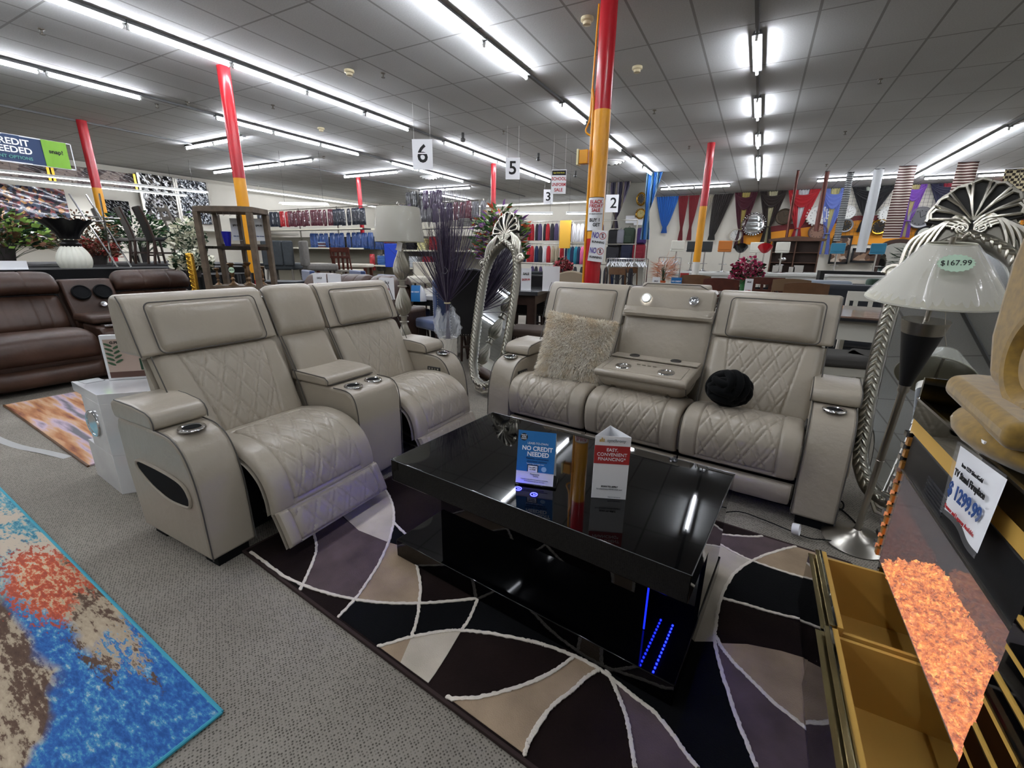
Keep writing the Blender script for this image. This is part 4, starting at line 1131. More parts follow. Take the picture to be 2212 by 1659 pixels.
c = MB().tube(smooth_path([(-0.02, 2.36, 0.020), (0.10, 2.46, 0.020), (0.22, 2.44, 0.020), (0.33, 2.40, 0.02), (0.42, 2.37, 0.02), (0.52, 2.40, 0.02), (0.72, 2.42, 0.006), (0.75, 2.48, 0.006)], 8), 0.003, 6).build('power_cord', BLACKFAB)
tag(c, 'thin dark cord with white paper flag along the rug edge', 'cord')
g = MB().tube([(0.345, 2.38, 0.045), (0.375, 2.372, 0.05)], 0.028, 14, cap=False).build('cord_flag', PAPER, c); g['label'] = 'curled white paper flag'

# ------------------------------------------------------------------ mirrored fireplace television stand
def make_stand():
    r = empty('fireplace_stand', (0.51, 1.79, 0), 0, 'mirrored television stand with glowing fireplace and gold drawers pulled open', 'cabinet')
    # local: x to the back (0..0.42), y negative towards the viewer, z up
    Dp, L = 0.42, 1.62
    MIRD = mat('smoked_mirror', '#8c8d88', 0.03, 1.0)
    GOLDP = mat('gold_laminate', '#cfa552', 0.35, 0.1)
    BK = mat('black_panel', '#111214', 0.35)
    MB().box((0.0, -L, 0.915), (Dp, 0.0, 0.93)).build('mirrored_top', MIRD, r, smooth=False)
    MB().box((-0.004, -L, 0.927), (0.006, 0.0, 0.934)).build('top_edge', CHROME, r, smooth=False)
    MB().box((0.0, -0.012, 0.93), (Dp, 0.0, 1.0)).build('end_rail', MIRD, r, smooth=False)
    MB().box((0.0, -L, 0.865), (0.02, 0.0, 0.915)).build('mirrored_fascia', MIRD, r, smooth=False)
    MB().box((0.003, -L, 0.82), (0.022, 0.0, 0.865)).build('gold_band', GOLDP, r, smooth=False)
    MB().box((Dp - 0.02, -L, 0.05), (Dp, 0.0, 0.915)).build('rear_panel', BK, r, smooth=False)
    MB().box((0.02, -L, 0.05), (Dp, -L + 0.02, 0.915)).build('side_panel', MIRD, r, smooth=False)
    MB().box((0.02, -0.02, 0.05), (Dp, -0.001, 0.915)).build('side_panel', MIRD, r, smooth=False)
    MB().box((0.02, -L + 0.02, 0.335), (Dp, -0.02, 0.350)).build('fire_floor', BK, r, smooth=False)
    MB().box((0.02, -L + 0.02, 0.05), (Dp, -0.02, 0.07)).build('bottom_panel', GOLDP, r, smooth=False)
    # stepped column of gold blocks and mirror strips at the far end
    for k in range(11):
        z0 = 0.37 + k * 0.041
        MB().box((-0.006, -0.040, z0), (0.02, -0.018, z0 + 0.024)).build('gold_block', mat('amber_block', '#b9803a', 0.3, 0.4), r, smooth=False)
        MB().box((-0.012, -0.030, z0 + 0.024), (0.02, -0.004, z0 + 0.041)).build('mirror_strip', CHROME, r, smooth=False)
    for (ya, yb, n) in ((-0.80, -0.93, 3),):
        bb = MB(); mm = MB()
        for k in range(7):
            z0 = 0.37 + k * 0.064
            bb.box((-0.012 - 0.004 * (k % 2), yb - 0.03 * (k % 2), z0), (0.0, ya, z0 + 0.050)); mm.box((-0.014, yb - 0.03 * (k % 2), z0 + 0.050), (0.0, ya, z0 + 0.060))
        bb.build('black_mirror_steps', GLOSSBLK, r, smooth=False); mm.build('gold_step_edges', GOLDP, r, smooth=False)
    # fireplace insert
    y0, y1 = -0.045, -0.80
    ins = MB().box((0.0, y1, 0.70), (0.06, y0, 0.82)).build('heater_hood', BK, r, smooth=False, bevel=0.004)
    v = MB()
    for k in range(6): v.box((-0.003, y0 - 0.34 , 0.715 + 0.010 * k), (0.004, y0 - 0.20, 0.719 + 0.010 * k))
    v.build('vent_slots', mat('vent_grey', '#2c2d30', 0.4), ins, smooth=False)
    MB().box((-0.004, y1, 0.695), (0.004, y0, 0.702)).build('hood_trim', STEEL, ins, smooth=False)
    MB().box((0.165, y1, 0.350), (0.175, y0, 0.70)).build('fire_back', mat('dark_mirror', '#4a3428', 0.10, 0.9), r, smooth=False)
    MB().box((0.005, y0 - 0.004, 0.350), (0.30, y0, 0.70)).build('fire_side', mat('dark_mirror', '#3a2a20', 0.06, 0.9), r, smooth=False)
    gm = mat('smoked_glass', '#ffffff', 0.02, alpha=0.10, spec=1.0)
    MB().box((0.0, y1, 0.365), (0.003, y0, 0.70)).build('glass_pane', gm, r, smooth=False)
    # crystals
    CR = mat('glowing_crystal', '#8a5a48', 0.12, emit='#ff7a28', estr=1.0)
    nt, b = nodes_of(CR); tc = nt.nodes.new('ShaderNodeTexCoord'); n1 = nt.nodes.new('ShaderNodeTexNoise'); n1.inputs['Scale'].default_value = 55; n1.inputs['Detail'].default_value = 9; n1.inputs['Roughness'].default_value = 0.8
    nt.links.new(tc.outputs['Object'], n1.inputs['Vector']); rp = nt.nodes.new('ShaderNodeValToRGB')
    e = rp.color_ramp.elements; e[0].position = 0.40; e[0].color = lin('#3c1a0c'); e[1].position = 0.50; e[1].color = lin('#b8602c')
    q = e.new(0.58); q.color = lin('#e89a4a'); q = e.new(0.68); q.color = lin('#ffe27a')
    nt.links.new(n1.outputs['Fac'], rp.inputs['Fac']); nt.links.new(rp.outputs['Color'], b.inputs['Emission Color'])
    b.inputs['Emission Strength'].default_value = 0.40
    cr = MB(); rn = random.Random(11)
    for i in range(5200):
        x = rn.uniform(0.012, 0.155); y = rn.uniform(y1 + 0.01, y0 - 0.01); z = 0.352 + rn.uniform(0, 0.014) + 0.03 * min(1, x / 0.10)
        s = rn.uniform(0.004, 0.012)
        p = [Vector((rn.gauss(0, 1), rn.gauss(0, 1), rn.gauss(0, 1))).normalized() * s for _ in range(4)]
        c_ = Vector((x, y, z)); cr.add([c_ + k for k in p], [(0, 1, 2), (0, 2, 3), (0, 3, 1), (1, 3, 2)])
    cr.build('crystals', CR, r, smooth=False, fix=False)['kind'] = 'stuff'
    MB().prism([(0.01, 0.350), (0.12, 0.372), (0.16, 0.350)], y1 + 0.005, y0 - 0.005, 'y').build('ember_bed', CR, r, smooth=False)
    # drawers pulled open
    for k, (ya, yb, ex) in enumerate(((-0.03, -0.425, 0.155), (-0.435, -0.90, 0.170), (-0.91, -1.36, 0.155))):
        d = MB().box((-ex, yb, 0.075), (-ex + 0.016, ya, 0.325)).build('drawer', GOLDP, r, smooth=False, bevel=0.002)
        bx = MB(); bx.box((-ex + 0.016, ya - 0.014, 0.085), (0.20, ya - 0.003, 0.305)); bx.box((-ex + 0.016, yb + 0.003, 0.085), (0.20, yb + 0.014, 0.305)); bx.box((-ex + 0.016, yb + 0.003, 0.085), (0.20, ya - 0.003, 0.095))
        bx.build('drawer_box', GOLDP, d, smooth=False)
        MB().box((-ex - 0.006, yb, 0.075), (-ex, ya, 0.328)).build('mirrored_front', MIRD, d, smooth=False)
        g = MB()
        for q in range(2): g.box((-ex - 0.018 - 0.0 * q, yb, 0.316 - 0.10 * q), (-ex - 0.006, ya, 0.324 - 0.10 * q))
        g.build('gold_strips', mat('champagne_trim', '#b9ac84', 0.2, 1.0), d, smooth=False)
        MB().box((-ex - 0.034, yb, 0.09), (-ex - 0.030, ya, 0.300)).build('outer_mirror_plate', MIRD, d, smooth=False)
        MB().box((-ex - 0.036, yb, 0.298), (-ex - 0.006, ya, 0.302)).build('plate_edge', mat('champagne_trim', '#b9ac84', 0.2, 1.0), d, smooth=False)
    return r
make_stand()
def make_price():
    r = empty('price_card', (0.490, 1.252, 0.925), 0, 'white price card in a plastic sleeve reading 1299.99, hung on the mirrored stand', 'price sign')
    r.rotation_euler = (0, radians(-4), -pi / 2)
    cd = MB()
    def fn(u, v): return ((u - 0.5) * 0.225, 0.010 * sin(u * pi * 1.5 + .4) * (1 - v) - 0.002, -0.155 + 0.165 * v)
    cd.grid(fn, 16, 8); c_ = cd.build('card', PAPER, r, fix=False)
    def fs(u, v): return ((u - 0.5) * 0.24, 0.010 * sin(u * pi * 1.5 + .4) * (1 - v) - 0.007, -0.165 + 0.185 * v)
    s = MB(); s.grid(fs, 16, 8); s.build('plastic_sleeve', mat('sleeve', '#ffffff', 0.06, alpha=0.10, spec=1.0), r, fix=False)
    R = (pi / 2, 0, 0)
    for t, z, sz, m, bd in (('Item 1229 Silver/Gold', -0.020, 0.013, INK, 0), ('TV Stand Fireplace', -0.045, 0.022, INK, 1), ('$ 1299.99', -0.088, 0.046, BLUEI, 1), ('Finance and Layaway Available', -0.132, 0.014, RED, 0)):
        text_mesh('lettering', t, sz, m, c_, (0, -0.0115, z), R, bold=bd, sx=0.92)
make_price()
def make_velvet():
    V = mat('gold_velvet', '#80631f', 0.8, sheen=0.4, noise=(45, 0.25, 2))
    r = empty('velvet_figure', (0.68, 1.42, 0.931), 0, 'gold crushed velvet ornament with round medallion and ledge on the stand', 'ornament')
    R0 = empty; 
    b = MB().at((0.0, -0.02, 0.045)); b.sphere((-0.02, -0.04, -0.008), (0.19, 0.25, 0.065), 28, 16); b.build('lower_body', V, r)
    lg = MB(); lg.prism([(-0.20, -0.24), (-0.165, 0.22), (-0.10, 0.275), (0.10, 0.275), (0.17, 0.20), (0.17, -0.24)], 0.055, 0.115, 'z'); lg.build('ledge', V, r, bevel=0.022, bseg=4)
    up = MB(); up.prism([(-0.22, 0.10), (0.17, 0.10), (0.235, 0.22), (0.25, 0.42), (0.22, 0.56), (0.10, 0.66), (-0.10, 0.68), (-0.22, 0.60)], -0.11, 0.15, 'x'); up.build('upright', V, r, bevel=0.05, bseg=5)
    m = MB(); m.T = Matrix.Translation((-0.07, -0.06, 0.215)) @ Matrix.Rotation(radians(-90), 4, 'Y')
    m.lathe([(0.0, 0.050), (0.072, 0.047), (0.080, 0.032), (0.084, 0.047), (0.095, 0.062), (0.110, 0.064), (0.124, 0.052), (0.132, 0.02), (0.128, -0.02)], 56, cap=False)
    m.build('medallion', V, r)
    MB().box((-0.195, -0.16, 0.040), (-0.05, 0.03, 0.046)).build('white_card', PAPER, r, smooth=False)
make_velvet()

# ------------------------------------------------------------------ white marble end table and framed sign
def make_endtable():
    r = empty('marble_end_table', (-3.02, 0.93, 0), 0, 'glossy white marble pattern end table beside the grey loveseat', 'table')
    MAR = mat('white_marble', '#dcdcdd', 0.06, noise=(4, 0.10, 8), coat=0.6)
    def quad(a0, a1, b=0.42):   # parallelogram footprint; a along the front edge from the near corner, b along the side
        A = Vector((-0.995, 0.09)); B = Vector((0.66, 0.75))
        o = Vector((0, 0)); return [tuple(o + A * a0), tuple(o + A * a1), tuple(o + A * a1 + B * b), tuple(o + A * a0 + B * b)]
    MB().prism(quad(0, 0.44), 0.545, 0.60).build('tabletop', MAR, r, bevel=0.002)
    MB().prism(quad(0.0, 0.30), 0.24, 0.545).build('body', MAR, r, bevel=0.002)
    MB().prism(quad(0, 0.42), 0.0, 0.24).build('base', MAR, r, bevel=0.002)
    c = MB(); c.T = Matrix.Translation((-0.165, 0.010, 0.40)) @ Matrix.Rotation(radians(90), 4, 'X') 
    c.lathe([(0.0, 0.006), (0.062, 0.006), (0.064, 0.009), (0.075, 0.010), (0.078, 0.004), (0.078, 0.0)], 40, cap=False)
    c.build('mirror_disc', CHROME, r)
    s = MB(); 
    MB().box((-0.40, 0.06, 0.6005), (-0.30, 0.15, 0.603)).build('charging_pad', mat('grey_pad', '#8d8f90', 0.3), r, smooth=False)
    return r
make_endtable()
def make_framed():
    p = Vector((-3.235, 1.17, 0.601))
    r = empty('framed_sign', p, radians(48), 'framed tabletop picture of a green sofa on the white marble table', 'picture')
    Wd, H = 0.36, 0.27
    MB().box((-0.10, -0.012, 0.0), (Wd, 0.012, H)).build('frame', mat('white_plastic', '#e4e5e6', 0.25), r, smooth=False, bevel=0.003)
    f = MB().box((-0.085, -0.014, 0.015), (Wd - 0.015, -0.0125, H - 0.025)).build('picture_wall', mat('print_beige', '#b9a598', 0.3), r, smooth=False)
    MB().box((0.07, -0.016, 0.055), (0.27, -0.0145, 0.125)).build('printed_sofa', mat('print_green', '#1c4230', 0.3), f, smooth=False, bevel=0.0005)
    MB().box((0.15, -0.016, 0.16), (0.23, -0.0145, 0.235)).build('printed_frame', WHT, f, smooth=False)
    MB().box((0.165, -0.017, 0.175), (0.215, -0.0155, 0.22)).build('printed_art', mat('print_green', '#1c4230', 0.3), f, smooth=False)
    MB().box((-0.085, -0.016, 0.015), (Wd - 0.015, -0.0145, 0.05)).build('printed_caption', mat('print_brown', '#5a4038', 0.3), f, smooth=False)
    pl = MB()
    for k in range(9):
        a = radians(50 + 10 * (k % 5)); s = 1 if k % 2 else -1; z0 = 0.09 + 0.014 * k
        pl.T = Matrix.Translation((-0.045, -0.016, z0)) @ Matrix.Rotation(-s * 0.5, 4, 'Y'); pl.sphere((s * 0.022, 0, 0), (0.022, 0.0008, 0.007), 8, 5)
    pl.build('printed_plant', mat('print_leaf', '#39573c', 0.4), f)
    text_mesh('lettering', 'G.PI', 0.022, INK, f, (-0.035, -0.0165, 0.225), (pi / 2, 0, 0), bold=1)
make_framed()

# ------------------------------------------------------------------ brown leather recliners
BROWN = mat('brown_leather', '#3f2c22', 0.42, noise=(4, 0.3), bump=(30, 0.2, 0.01))
def brown_piece(name, prof, x0, x1, root, ch=None, th=0.09, seed=1, puff=0.03):
    m = MB(); seams = [('u', 0.33, 0.006), ('u', 0.67, 0.006)] if ch is None else [('u', u, 0.008) for u in ch]
    pad(m, prof, x0, x1, th, 60, 30, edge=0.10, puff=puff, seams=seams, wrinkle=0.003, seed=seed)
    return m.build(name, BROWN, root)
def make_brown():
    r = empty('brown_recliner', (-5.92, 0.62, 0), pi / 2, 'brown leather reclining loveseat with speakers in its console, far left', 'sofa')
    # local x = world y, local y = depth away from the aisle
    MB().box((-0.55, 0.08, 0.04), (2.5, 0.85, 0.38)).build('base_frame', BROWN, r, bevel=0.02)
    for (a, b, s) in ((-0.30, 1.33, 1),):
        pass
    seats = ((0.52, 1.36), (1.86, 2.66)); 
    for i, (a, b) in enumerate(seats):
        brown_piece('seat_cushion', [(-0.02, 0.26), (-0.03, 0.42), (0.05, 0.52), (0.3, 0.54), (0.60, 0.50)], a, b, r, (), seed=i + 2)
        brown_piece('footrest', [(0.04, 0.04), (-0.005, 0.12), (0.0, 0.24)], a, b, r, (), th=0.05, seed=i + 5)
        brown_piece('backrest', [(0.55, 0.50), (0.62, 0.68), (0.74, 0.90)], a, b, r, [0.2, 0.32, 0.44, 0.56, 0.68, 0.8], seed=i + 8)
        brown_piece('headrest', [(0.68, 0.86), (0.68, 0.98), (0.78, 1.08), (0.92, 1.06), (0.98, 0.94)], a - 0.02, b + 0.02, r, (0.33, 0.67), th=0.12, seed=i + 11)
    c = MB().prism([(-0.0, 0.05), (-0.02, 0.5), (0.04, 0.56), (0.45, 0.58), (0.50, 0.05)], 1.38, 1.84, 'x').build('console', BROWN, r, bevel=0.02)
    MB().box((1.36, 0.14, 0.585), (1.86, 0.60, 0.67)).build('console_lid', BROWN, r, bevel=0.03, bseg=3)
    MB().box((1.42, 0.01, 0.565), (1.80, 0.12, 0.585)).build('console_tray', CHROME, c, bevel=0.004)
    bk = MB().prism([(0.60, 0.64), (0.78, 1.02), (0.90, 1.02), (0.90, 0.5), (0.6, 0.5)], 1.38, 1.84, 'x').build('speaker_panel', BROWN, r, bevel=0.02)
    for xx in (1.51, 1.70):
        s = MB(); s.T = Matrix.Translation((xx, 0.675, 0.88)) @ Matrix.Rotation(radians(65), 4, 'X')
        s.lathe([(0.0, 0.02), (0.066, 0.018), (0.075, 0.026), (0.084, 0.018), (0.086, 0.0)], 30, cap=False); s.build('speaker', BLACKFAB, bk)
    s = MB(); s.T = Matrix.Translation((1.66, 0.615, 0.745)) @ Matrix.Rotation(radians(65), 4, 'X')
    s.lathe([(0.0, 0.01), (0.03, 0.012), (0.036, 0.0)], 20, cap=False); s.build('control_dial', CHROME, bk)
    MB().prism([(-0.03, 0.05), (-0.05, 0.4), (0.02, 0.60), (0.2, 0.64), (0.75, 0.62), (0.8, 0.05)], 0.22, 0.50, 'x').build('armrest', BROWN, r, bevel=0.05, bseg=4)
    MB().prism([(-0.03, 0.05), (-0.05, 0.4), (0.02, 0.60), (0.2, 0.64), (0.75, 0.62), (0.8, 0.05)], 2.68, 2.92, 'x').build('armrest', BROWN, r, bevel=0.05, bseg=4)
make_brown()
def make_brown_sofa():
    r = empty('brown_sofa', (-5.05, 4.55, 0), radians(-176), 'brown leather sofa seen from behind with white card on its back', 'sofa')
    MB().box((-1.05, -0.30, 0.05), (1.05, 0.45, 0.45)).build('base_frame', BROWN, r, bevel=0.04)
    for k in range(3):
        a = -0.90 + 0.60 * k
        m = MB(); pad(m, [(0.10, 0.25), (0.13, 0.62), (0.06, 0.90), (-0.05, 1.02), (-0.20, 1.03), (-0.30, 0.92), (-0.30, 0.60)][::-1], a, a + 0.595, 0.10, 40, 36, edge=0.09, puff=0.015, seams=(('u', 0.35, 0.007), ('u', 0.68, 0.007)), wrinkle=0.003, seed=k + 20)
        m.build('backrest', BROWN, r)
        MB().box((a + 0.02, -0.25, 0.1), (a + 0.575, 0.06, 0.90)).build('back_panel', BROWN, r, bevel=0.06, bseg=3)
    for a in (-1.12, 0.92): MB().box((a, -0.25, 0.05), (a + 0.2, 0.6, 0.66)).build('armrest', BROWN, r, bevel=0.06, bseg=4)
make_brown_sofa()
# ------------------------------------------------------------------ painted steel posts
REDP = mat('red_paint', '#b01f28', 0.25, noise=(3, 0.12)); YELP = mat('yellow_paint', '#e09a1c', 0.3, noise=(3, 0.08)); WHP = mat('white_post_paint', '#d8d6cf', 0.4)
def post(x, y, r, z_red_lo, z_red_hi, label, low=None):
    t = empty('steel_post', (x, y, 0), 0, label, 'post', 'painted steel posts')
    lowm = low or REDP
    MB().cyl((0, 0, 0), (0, 0, z_red_lo), r, n=28).build('lower_section', lowm, t)
    MB().cyl((0, 0, z_red_lo), (0, 0, z_red_hi), r, n=28).build('middle_section', YELP, t)
    MB().cyl((0, 0, z_red_hi), (0, 0, CEIL), r, n=28).build('upper_section', REDP, t)
    return t
big = post(-1.70, 5.15, 0.088, 1.54, 2.84, 'thick red and yellow post with sale posters, behind the grey sofa')
post(-7.22, 4.52, 0.085, 0.9, 2.42, 'red and yellow post behind the grey loveseat')
post(-12.78, 4.82, 0.085, 1.35, 2.61, 'red and yellow post among the plants at the left')
post(-1.36, 12.2, 0.085, 1.24, 2.53, 'red and yellow post with white foot before the blue curtain', WHP)
post(-7.26, 12.25, 0.075, 1.9, 2.0, 'red post above the flower bouquet in the middle')
post(-12.8, 12.3, 0.075, 1.9, 2.0, 'slim red post behind the hanging uniforms')
MB().tube([(-0.10, -0.02, 1.0), (-0.10, -0.02, 2.95), (-0.12, -0.02, 3.05)], 0.016, 8).build('conduit', YELP, big)
MB().tube(smooth_path([(-0.10, -0.02, 2.60), (-0.17, -0.02, 2.66), (-0.13, -0.02, 2.78), (-0.12, -0.02, 3.1), (-0.1, -0.02, 3.8)], 6), 0.010, 8).build('conduit', YELP, big)
jb = MB().box((-0.22, -0.06, 2.33), (-0.12, 0.02, 2.47)).build('junction_box', YELP, big, bevel=0.006)
MB().box((-0.245, -0.07, 2.32), (-0.222, 0.03, 2.48)).build('outlet_plate', mat('cream_plate', '#dcd2a2', 0.4), jb, smooth=False, bevel=0.003)
def curved_sheet(mb, R_, a0, a1, z0, z1):
    mb.grid(lambda u, v: (R_ * cos(a0 + (a1 - a0) * u), R_ * sin(a0 + (a1 - a0) * u), z0 + (z1 - z0) * v), 12, 1); return mb
sg = tag(curved_sheet(MB(), 0.0905, radians(-165), radians(-15), 1.62, 1.97).build('sale_poster', PAPER, fix=False), 'white poster wrapped round the post reading black friday sale', 'poster')
sg.location = (-1.70, 5.15, 0)
def on_post(s, size, m, z, parent, ang=-72, R_=0.0935, bold=1, sx=0.9):
    a = radians(ang)
    return text_mesh('lettering', s, size, m, parent, (R_ * cos(a), R_ * sin(a), z), (pi / 2, 0, a + pi / 2), bold=bold, sx=sx)
for s, z, sz in (('BLACK', 1.925, .050), ('FRIDAY', 1.882, .050), ('SALE', 1.839, .050)): on_post(s, sz, RED, z, sg, ang=-75)
on_post('ON SELECT CURTAINS', 0.016, INK, 1.800, sg, ang=-75)
on_post('BUY 1', 0.050, INK, 1.735, sg, ang=-78); on_post('GET', 0.050, INK, 1.685, sg, ang=-66)
for i, z in enumerate((1.620, 1.970)):
    curved_sheet(MB(), 0.0915, radians(-165), radians(-15), z, z + 0.006).build('black_band', INK, sg, fix=False)
nr = empty('no_running_sheet', (-1.645, 5.045, 1.29), radians(-2), 'white sheet on the thick post with two no running symbols', 'poster')
nr.rotation_euler = (0, radians(6), radians(12))
sh = MB().box((-0.085, -0.001, 0.0), (0.085, 0.001, 0.34)).build('sheet', PAPER, nr, smooth=False)
for k in (0, 1):
    z = 0.08 + 0.165 * k
    text_mesh('lettering', 'NO', 0.085, mat('violet_ink', '#5a4a9c', 0.6), sh, (-0.040, -0.003, z + 0.035), (pi / 2, 0, 0), bold=1, sx=0.55)
    text_mesh('lettering', 'RUNNING', 0.032, INK, sh, (0.0, -0.003, z - 0.035), (pi / 2, 0, 0), bold=1, sx=0.95)
    MB().torus((0.040, -0.003, z + 0.037), 0.035, 0.003, 28, 5, axis='y').tube([(0.018, -0.003, z + 0.062), (0.062, -0.003, z + 0.012)], 0.0025, 5).build('red_symbol', RED, sh)
    MB().box((0.032, -0.003, z + 0.015), (0.048, -0.002, z + 0.040)).sphere((0.040, -0.003, z + 0.050), (0.009, 0.001, 0.009), 8, 6).build('running_figure', mat('figure_grey', '#55606a', 0.6), sh)
del_ = None

# ------------------------------------------------------------------ hanging signs
def hang_sign(name, c, w_, h_, rz, label, lines, wires=True, m=PAPER, th=0.006):
    r = empty(name, c, rz, label, 'sign')
    b = MB().box((-w_ / 2, -th / 2, -h_ / 2), (w_ / 2, th / 2, h_ / 2)).build('board', m, r, smooth=False)
    for s, x, z, sz, mm, bd, sx in lines:
        text_mesh('lettering', s, sz, mm, b, (x, -th / 2 - 0.002, z), (pi / 2, 0, 0), bold=bd, sx=sx)
    if wires:
        for sd in (-1, 1): MB().cyl((sd * w_ * 0.4, 0, h_ / 2), (sd * w_ * 0.4, 0, CEIL - c[2]), 0.002, n=4).build('hanging_wire', WHITE, r)
    return r
hs = hang_sign('aisle_sign', (-5.64, 7.0, 3.07), 0.37, 0.50, radians(24), 'white hanging aisle sign with black numeral six', [('6', 0, 0.0, 0.42, INK, 1, 1.0)])
MB().box((-0.13, -0.006, 0.01), (0.13, -0.0045, 0.03)).build('pale_scratch', PAPER, hs, smooth=False)
hang_sign('aisle_sign', (-4.86, 9.0, 3.10), 0.30, 0.42, radians(24), 'white hanging aisle sign with black numeral five', [('5', 0, 0, 0.36, INK, 1, 1.0)])
hang_sign('aisle_sign', (-6.25, 14.0, 3.15), 0.30, 0.44, radians(20), 'small far hanging aisle sign with black numeral three', [('3', 0, 0, 0.36, INK, 1, 1.0)])
hang_sign('aisle_sign', (-4.62, 15.6, 3.05), 0.42, 0.55, radians(16), 'hanging aisle sign with black number 2 beside the striped curtain', [('2', 0.05, 0, 0.46, INK, 1, 1.0)])
us = hang_sign('uniform_sign', (-4.22, 10.0, 2.94), 0.33, 0.50, radians(20), 'hanging sign reading school uniform sale', [('SCHOOL', 0, 0.06, 0.095, RED, 1, 0.85), ('UNIFORM', 0, -0.06, 0.095, RED, 1, 0.75), ('SALE', 0, -0.17, 0.095, RED, 1, 0.95)])
MB().box((-0.155, -0.005, 0.135), (0.155, -0.0035, 0.235)).build('black_header', INK, us, smooth=False)
text_mesh('lettering', 'Super Dollar Market', 0.035, mat('yellow_ink', '#d8c93a', 0.6), us, (0, -0.007, 0.185), (pi / 2, 0, 0), bold=1, sx=0.85)
ban = empty('credit_banner', (-12.35, 3.50, 3.10), pi / 2, 'navy and green banner reading credit needed and snap, top left', 'banner')
def cloth(mb, w_, h_, amp=0.01, nx=30, ny=8, x0=None):
    x0 = -w_ / 2 if x0 is None else x0
    mb.grid(lambda u, v: (x0 + u * w_, amp * sin(u * 13 + v * 3), -h_ / 2 + h_ * v), nx, ny); return mb
cloth(MB(), 1.40, 0.46, 0.008, x0=-0.8).build('navy_field', mat('navy_banner', '#12325c', 0.5), ban, fix=False)
cloth(MB(), 0.36, 0.47, 0.008, 10, 4, x0=0.46).build('green_field', mat('green_banner', '#7ab02c', 0.5), ban, fix=False).location = (0, -0.016, 0)
MB().box((-0.8, -0.004, -0.245), (0.9, 0.004, -0.222)).box((-0.8, -0.004, 0.222), (0.9, 0.004, 0.24)).box((0.885, -0.004, -0.245), (0.90, 0.004, 0.24)).build('white_border', PAPER, ban, smooth=False)
for s, x, z, sz, m, sx in (('CREDIT', 0.03, 0.115, 0.15, WHT, 1.0), ('NEEDED', 0.02, -0.02, 0.15, WHT, 1.0), ('PAYMENT OPTIONS', -0.05, -0.145, 0.075, mat('sea_green_print', '#5a9a94', 0.6), 1.0), ('snap!', 0.64, 0.04, 0.10, INK, 1.0)):
    text_mesh('lettering', s, sz, m, ban, (x, -0.028 if s == 'snap!' else -0.014, z), (pi / 2, 0, 0), bold=1, sx=sx)

# ------------------------------------------------------------------ ceiling fittings
SPR = mat('sprinkler_metal', '#6a655c', 0.4, 0.8)
def ceiling_bit(kind, x, y, label, group):
    r = empty(kind, (x, y, CEIL), 0, label, kind.replace('_', ' '), group)
    if kind == 'sprinkler':
        MB().lathe([(0.035, 0.0), (0.03, -0.01), (0.010, -0.014), (0.010, -0.05), (0.028, -0.055), (0.028, -0.06), (0, -0.06)], 14, cap=False).build('body', SPR, r)
    elif kind == 'smoke_detector':
        MB().lathe([(0.07, 0.0), (0.07, -0.03), (0.045, -0.04), (0.045, -0.07), (0.0, -0.075)], 20, cap=False).build('body', mat('aged_plastic', '#cfc3a0', 0.5), r)
    elif kind == 'security_camera':
        MB().lathe([(0.03, 0.0), (0.03, -0.10), (0.055, -0.12), (0.05, -0.17), (0.0, -0.19)], 18, cap=False).build('body', DARKPL, r)
    return r
k_ = 0
for (x, y, z) in ((-8.061, 2.858, 3.840), (-5.287, 5.721, 3.840), (-8.176, 5.940, 3.840), (-9.421, 5.142, 3.840), (-10.081, 4.971, 3.840), (-2.059, 9.187, 3.840), (-1.864, 12.322, 3.840), (1.188, 9.133, 3.840), (1.195, 12.298, 3.840), (-3.843, 11.416, 3.840), (-8.206, 9.421, 3.840), (-5.232, 9.259, 3.840), (-11.044, 9.411, 3.840), (1.284, 16.113, 3.840)):
    ceiling_bit('sprinkler', x, y, 'small metal ceiling sprinkler head', 'ceiling sprinklers')
x, y, z = (-1.889, 7.133, 3.840)
ceiling_bit('smoke_detector', x, y, 'yellowed round smoke detector on the ceiling right of the thick post', None)
x, y, z = (-2.076, 5.551, 3.840)
ceiling_bit('smoke_detector', x, y, 'round detector on the ceiling left of the thick post top', None)
x, y, z = (-5.659, 5.422, 3.840)
ceiling_bit('smoke_detector', x, y, 'white dome detector on the ceiling above the loveseat', None)
x, y, z = (-8.653, 7.371, 3.840)
ceiling_bit('smoke_detector', x, y, 'round detector between the second and third light rows', None)
x, y, z = (-6.110, 8.995, 3.780)
ceiling_bit('security_camera', x, y, 'dark security camera hanging left of the number 5 sign', None)
x, y, z = (-5.459, 11.514, 3.780)
ceiling_bit('security_camera', x, y, 'dark security camera hanging right of the number 5 sign', None)
x, y, z = (-5.453, 14.241, 3.780)
ceiling_bit('security_camera', x, y, 'dark security camera above the uniform sale sign', None)
for i, ((x, y, z), lab) in enumerate((((-10.463, 13.318, 3.860), 'round ceiling air diffuser behind the number 6 sign'), ((-4.020, 13.299, 3.860), 'round ceiling air diffuser right of the thick post'))):
    r = empty('air_diffuser', (x, y, CEIL), 0, lab, 'air vent')
    m = MB()
    for R_, zz in ((0.36, -0.01), (0.27, -0.05), (0.18, -0.07), (0.09, -0.08)): m.lathe([(R_, zz + 0.02), (R_ - 0.05, zz - 0.02), (R_ - 0.06, zz - 0.015)], 28, cap=False)
    m.build('rings', WHITE, r); MB().lathe([(0.36, -0.002), (0, -0.002)], 28, cap=False).build('dark_throat', INK, r)

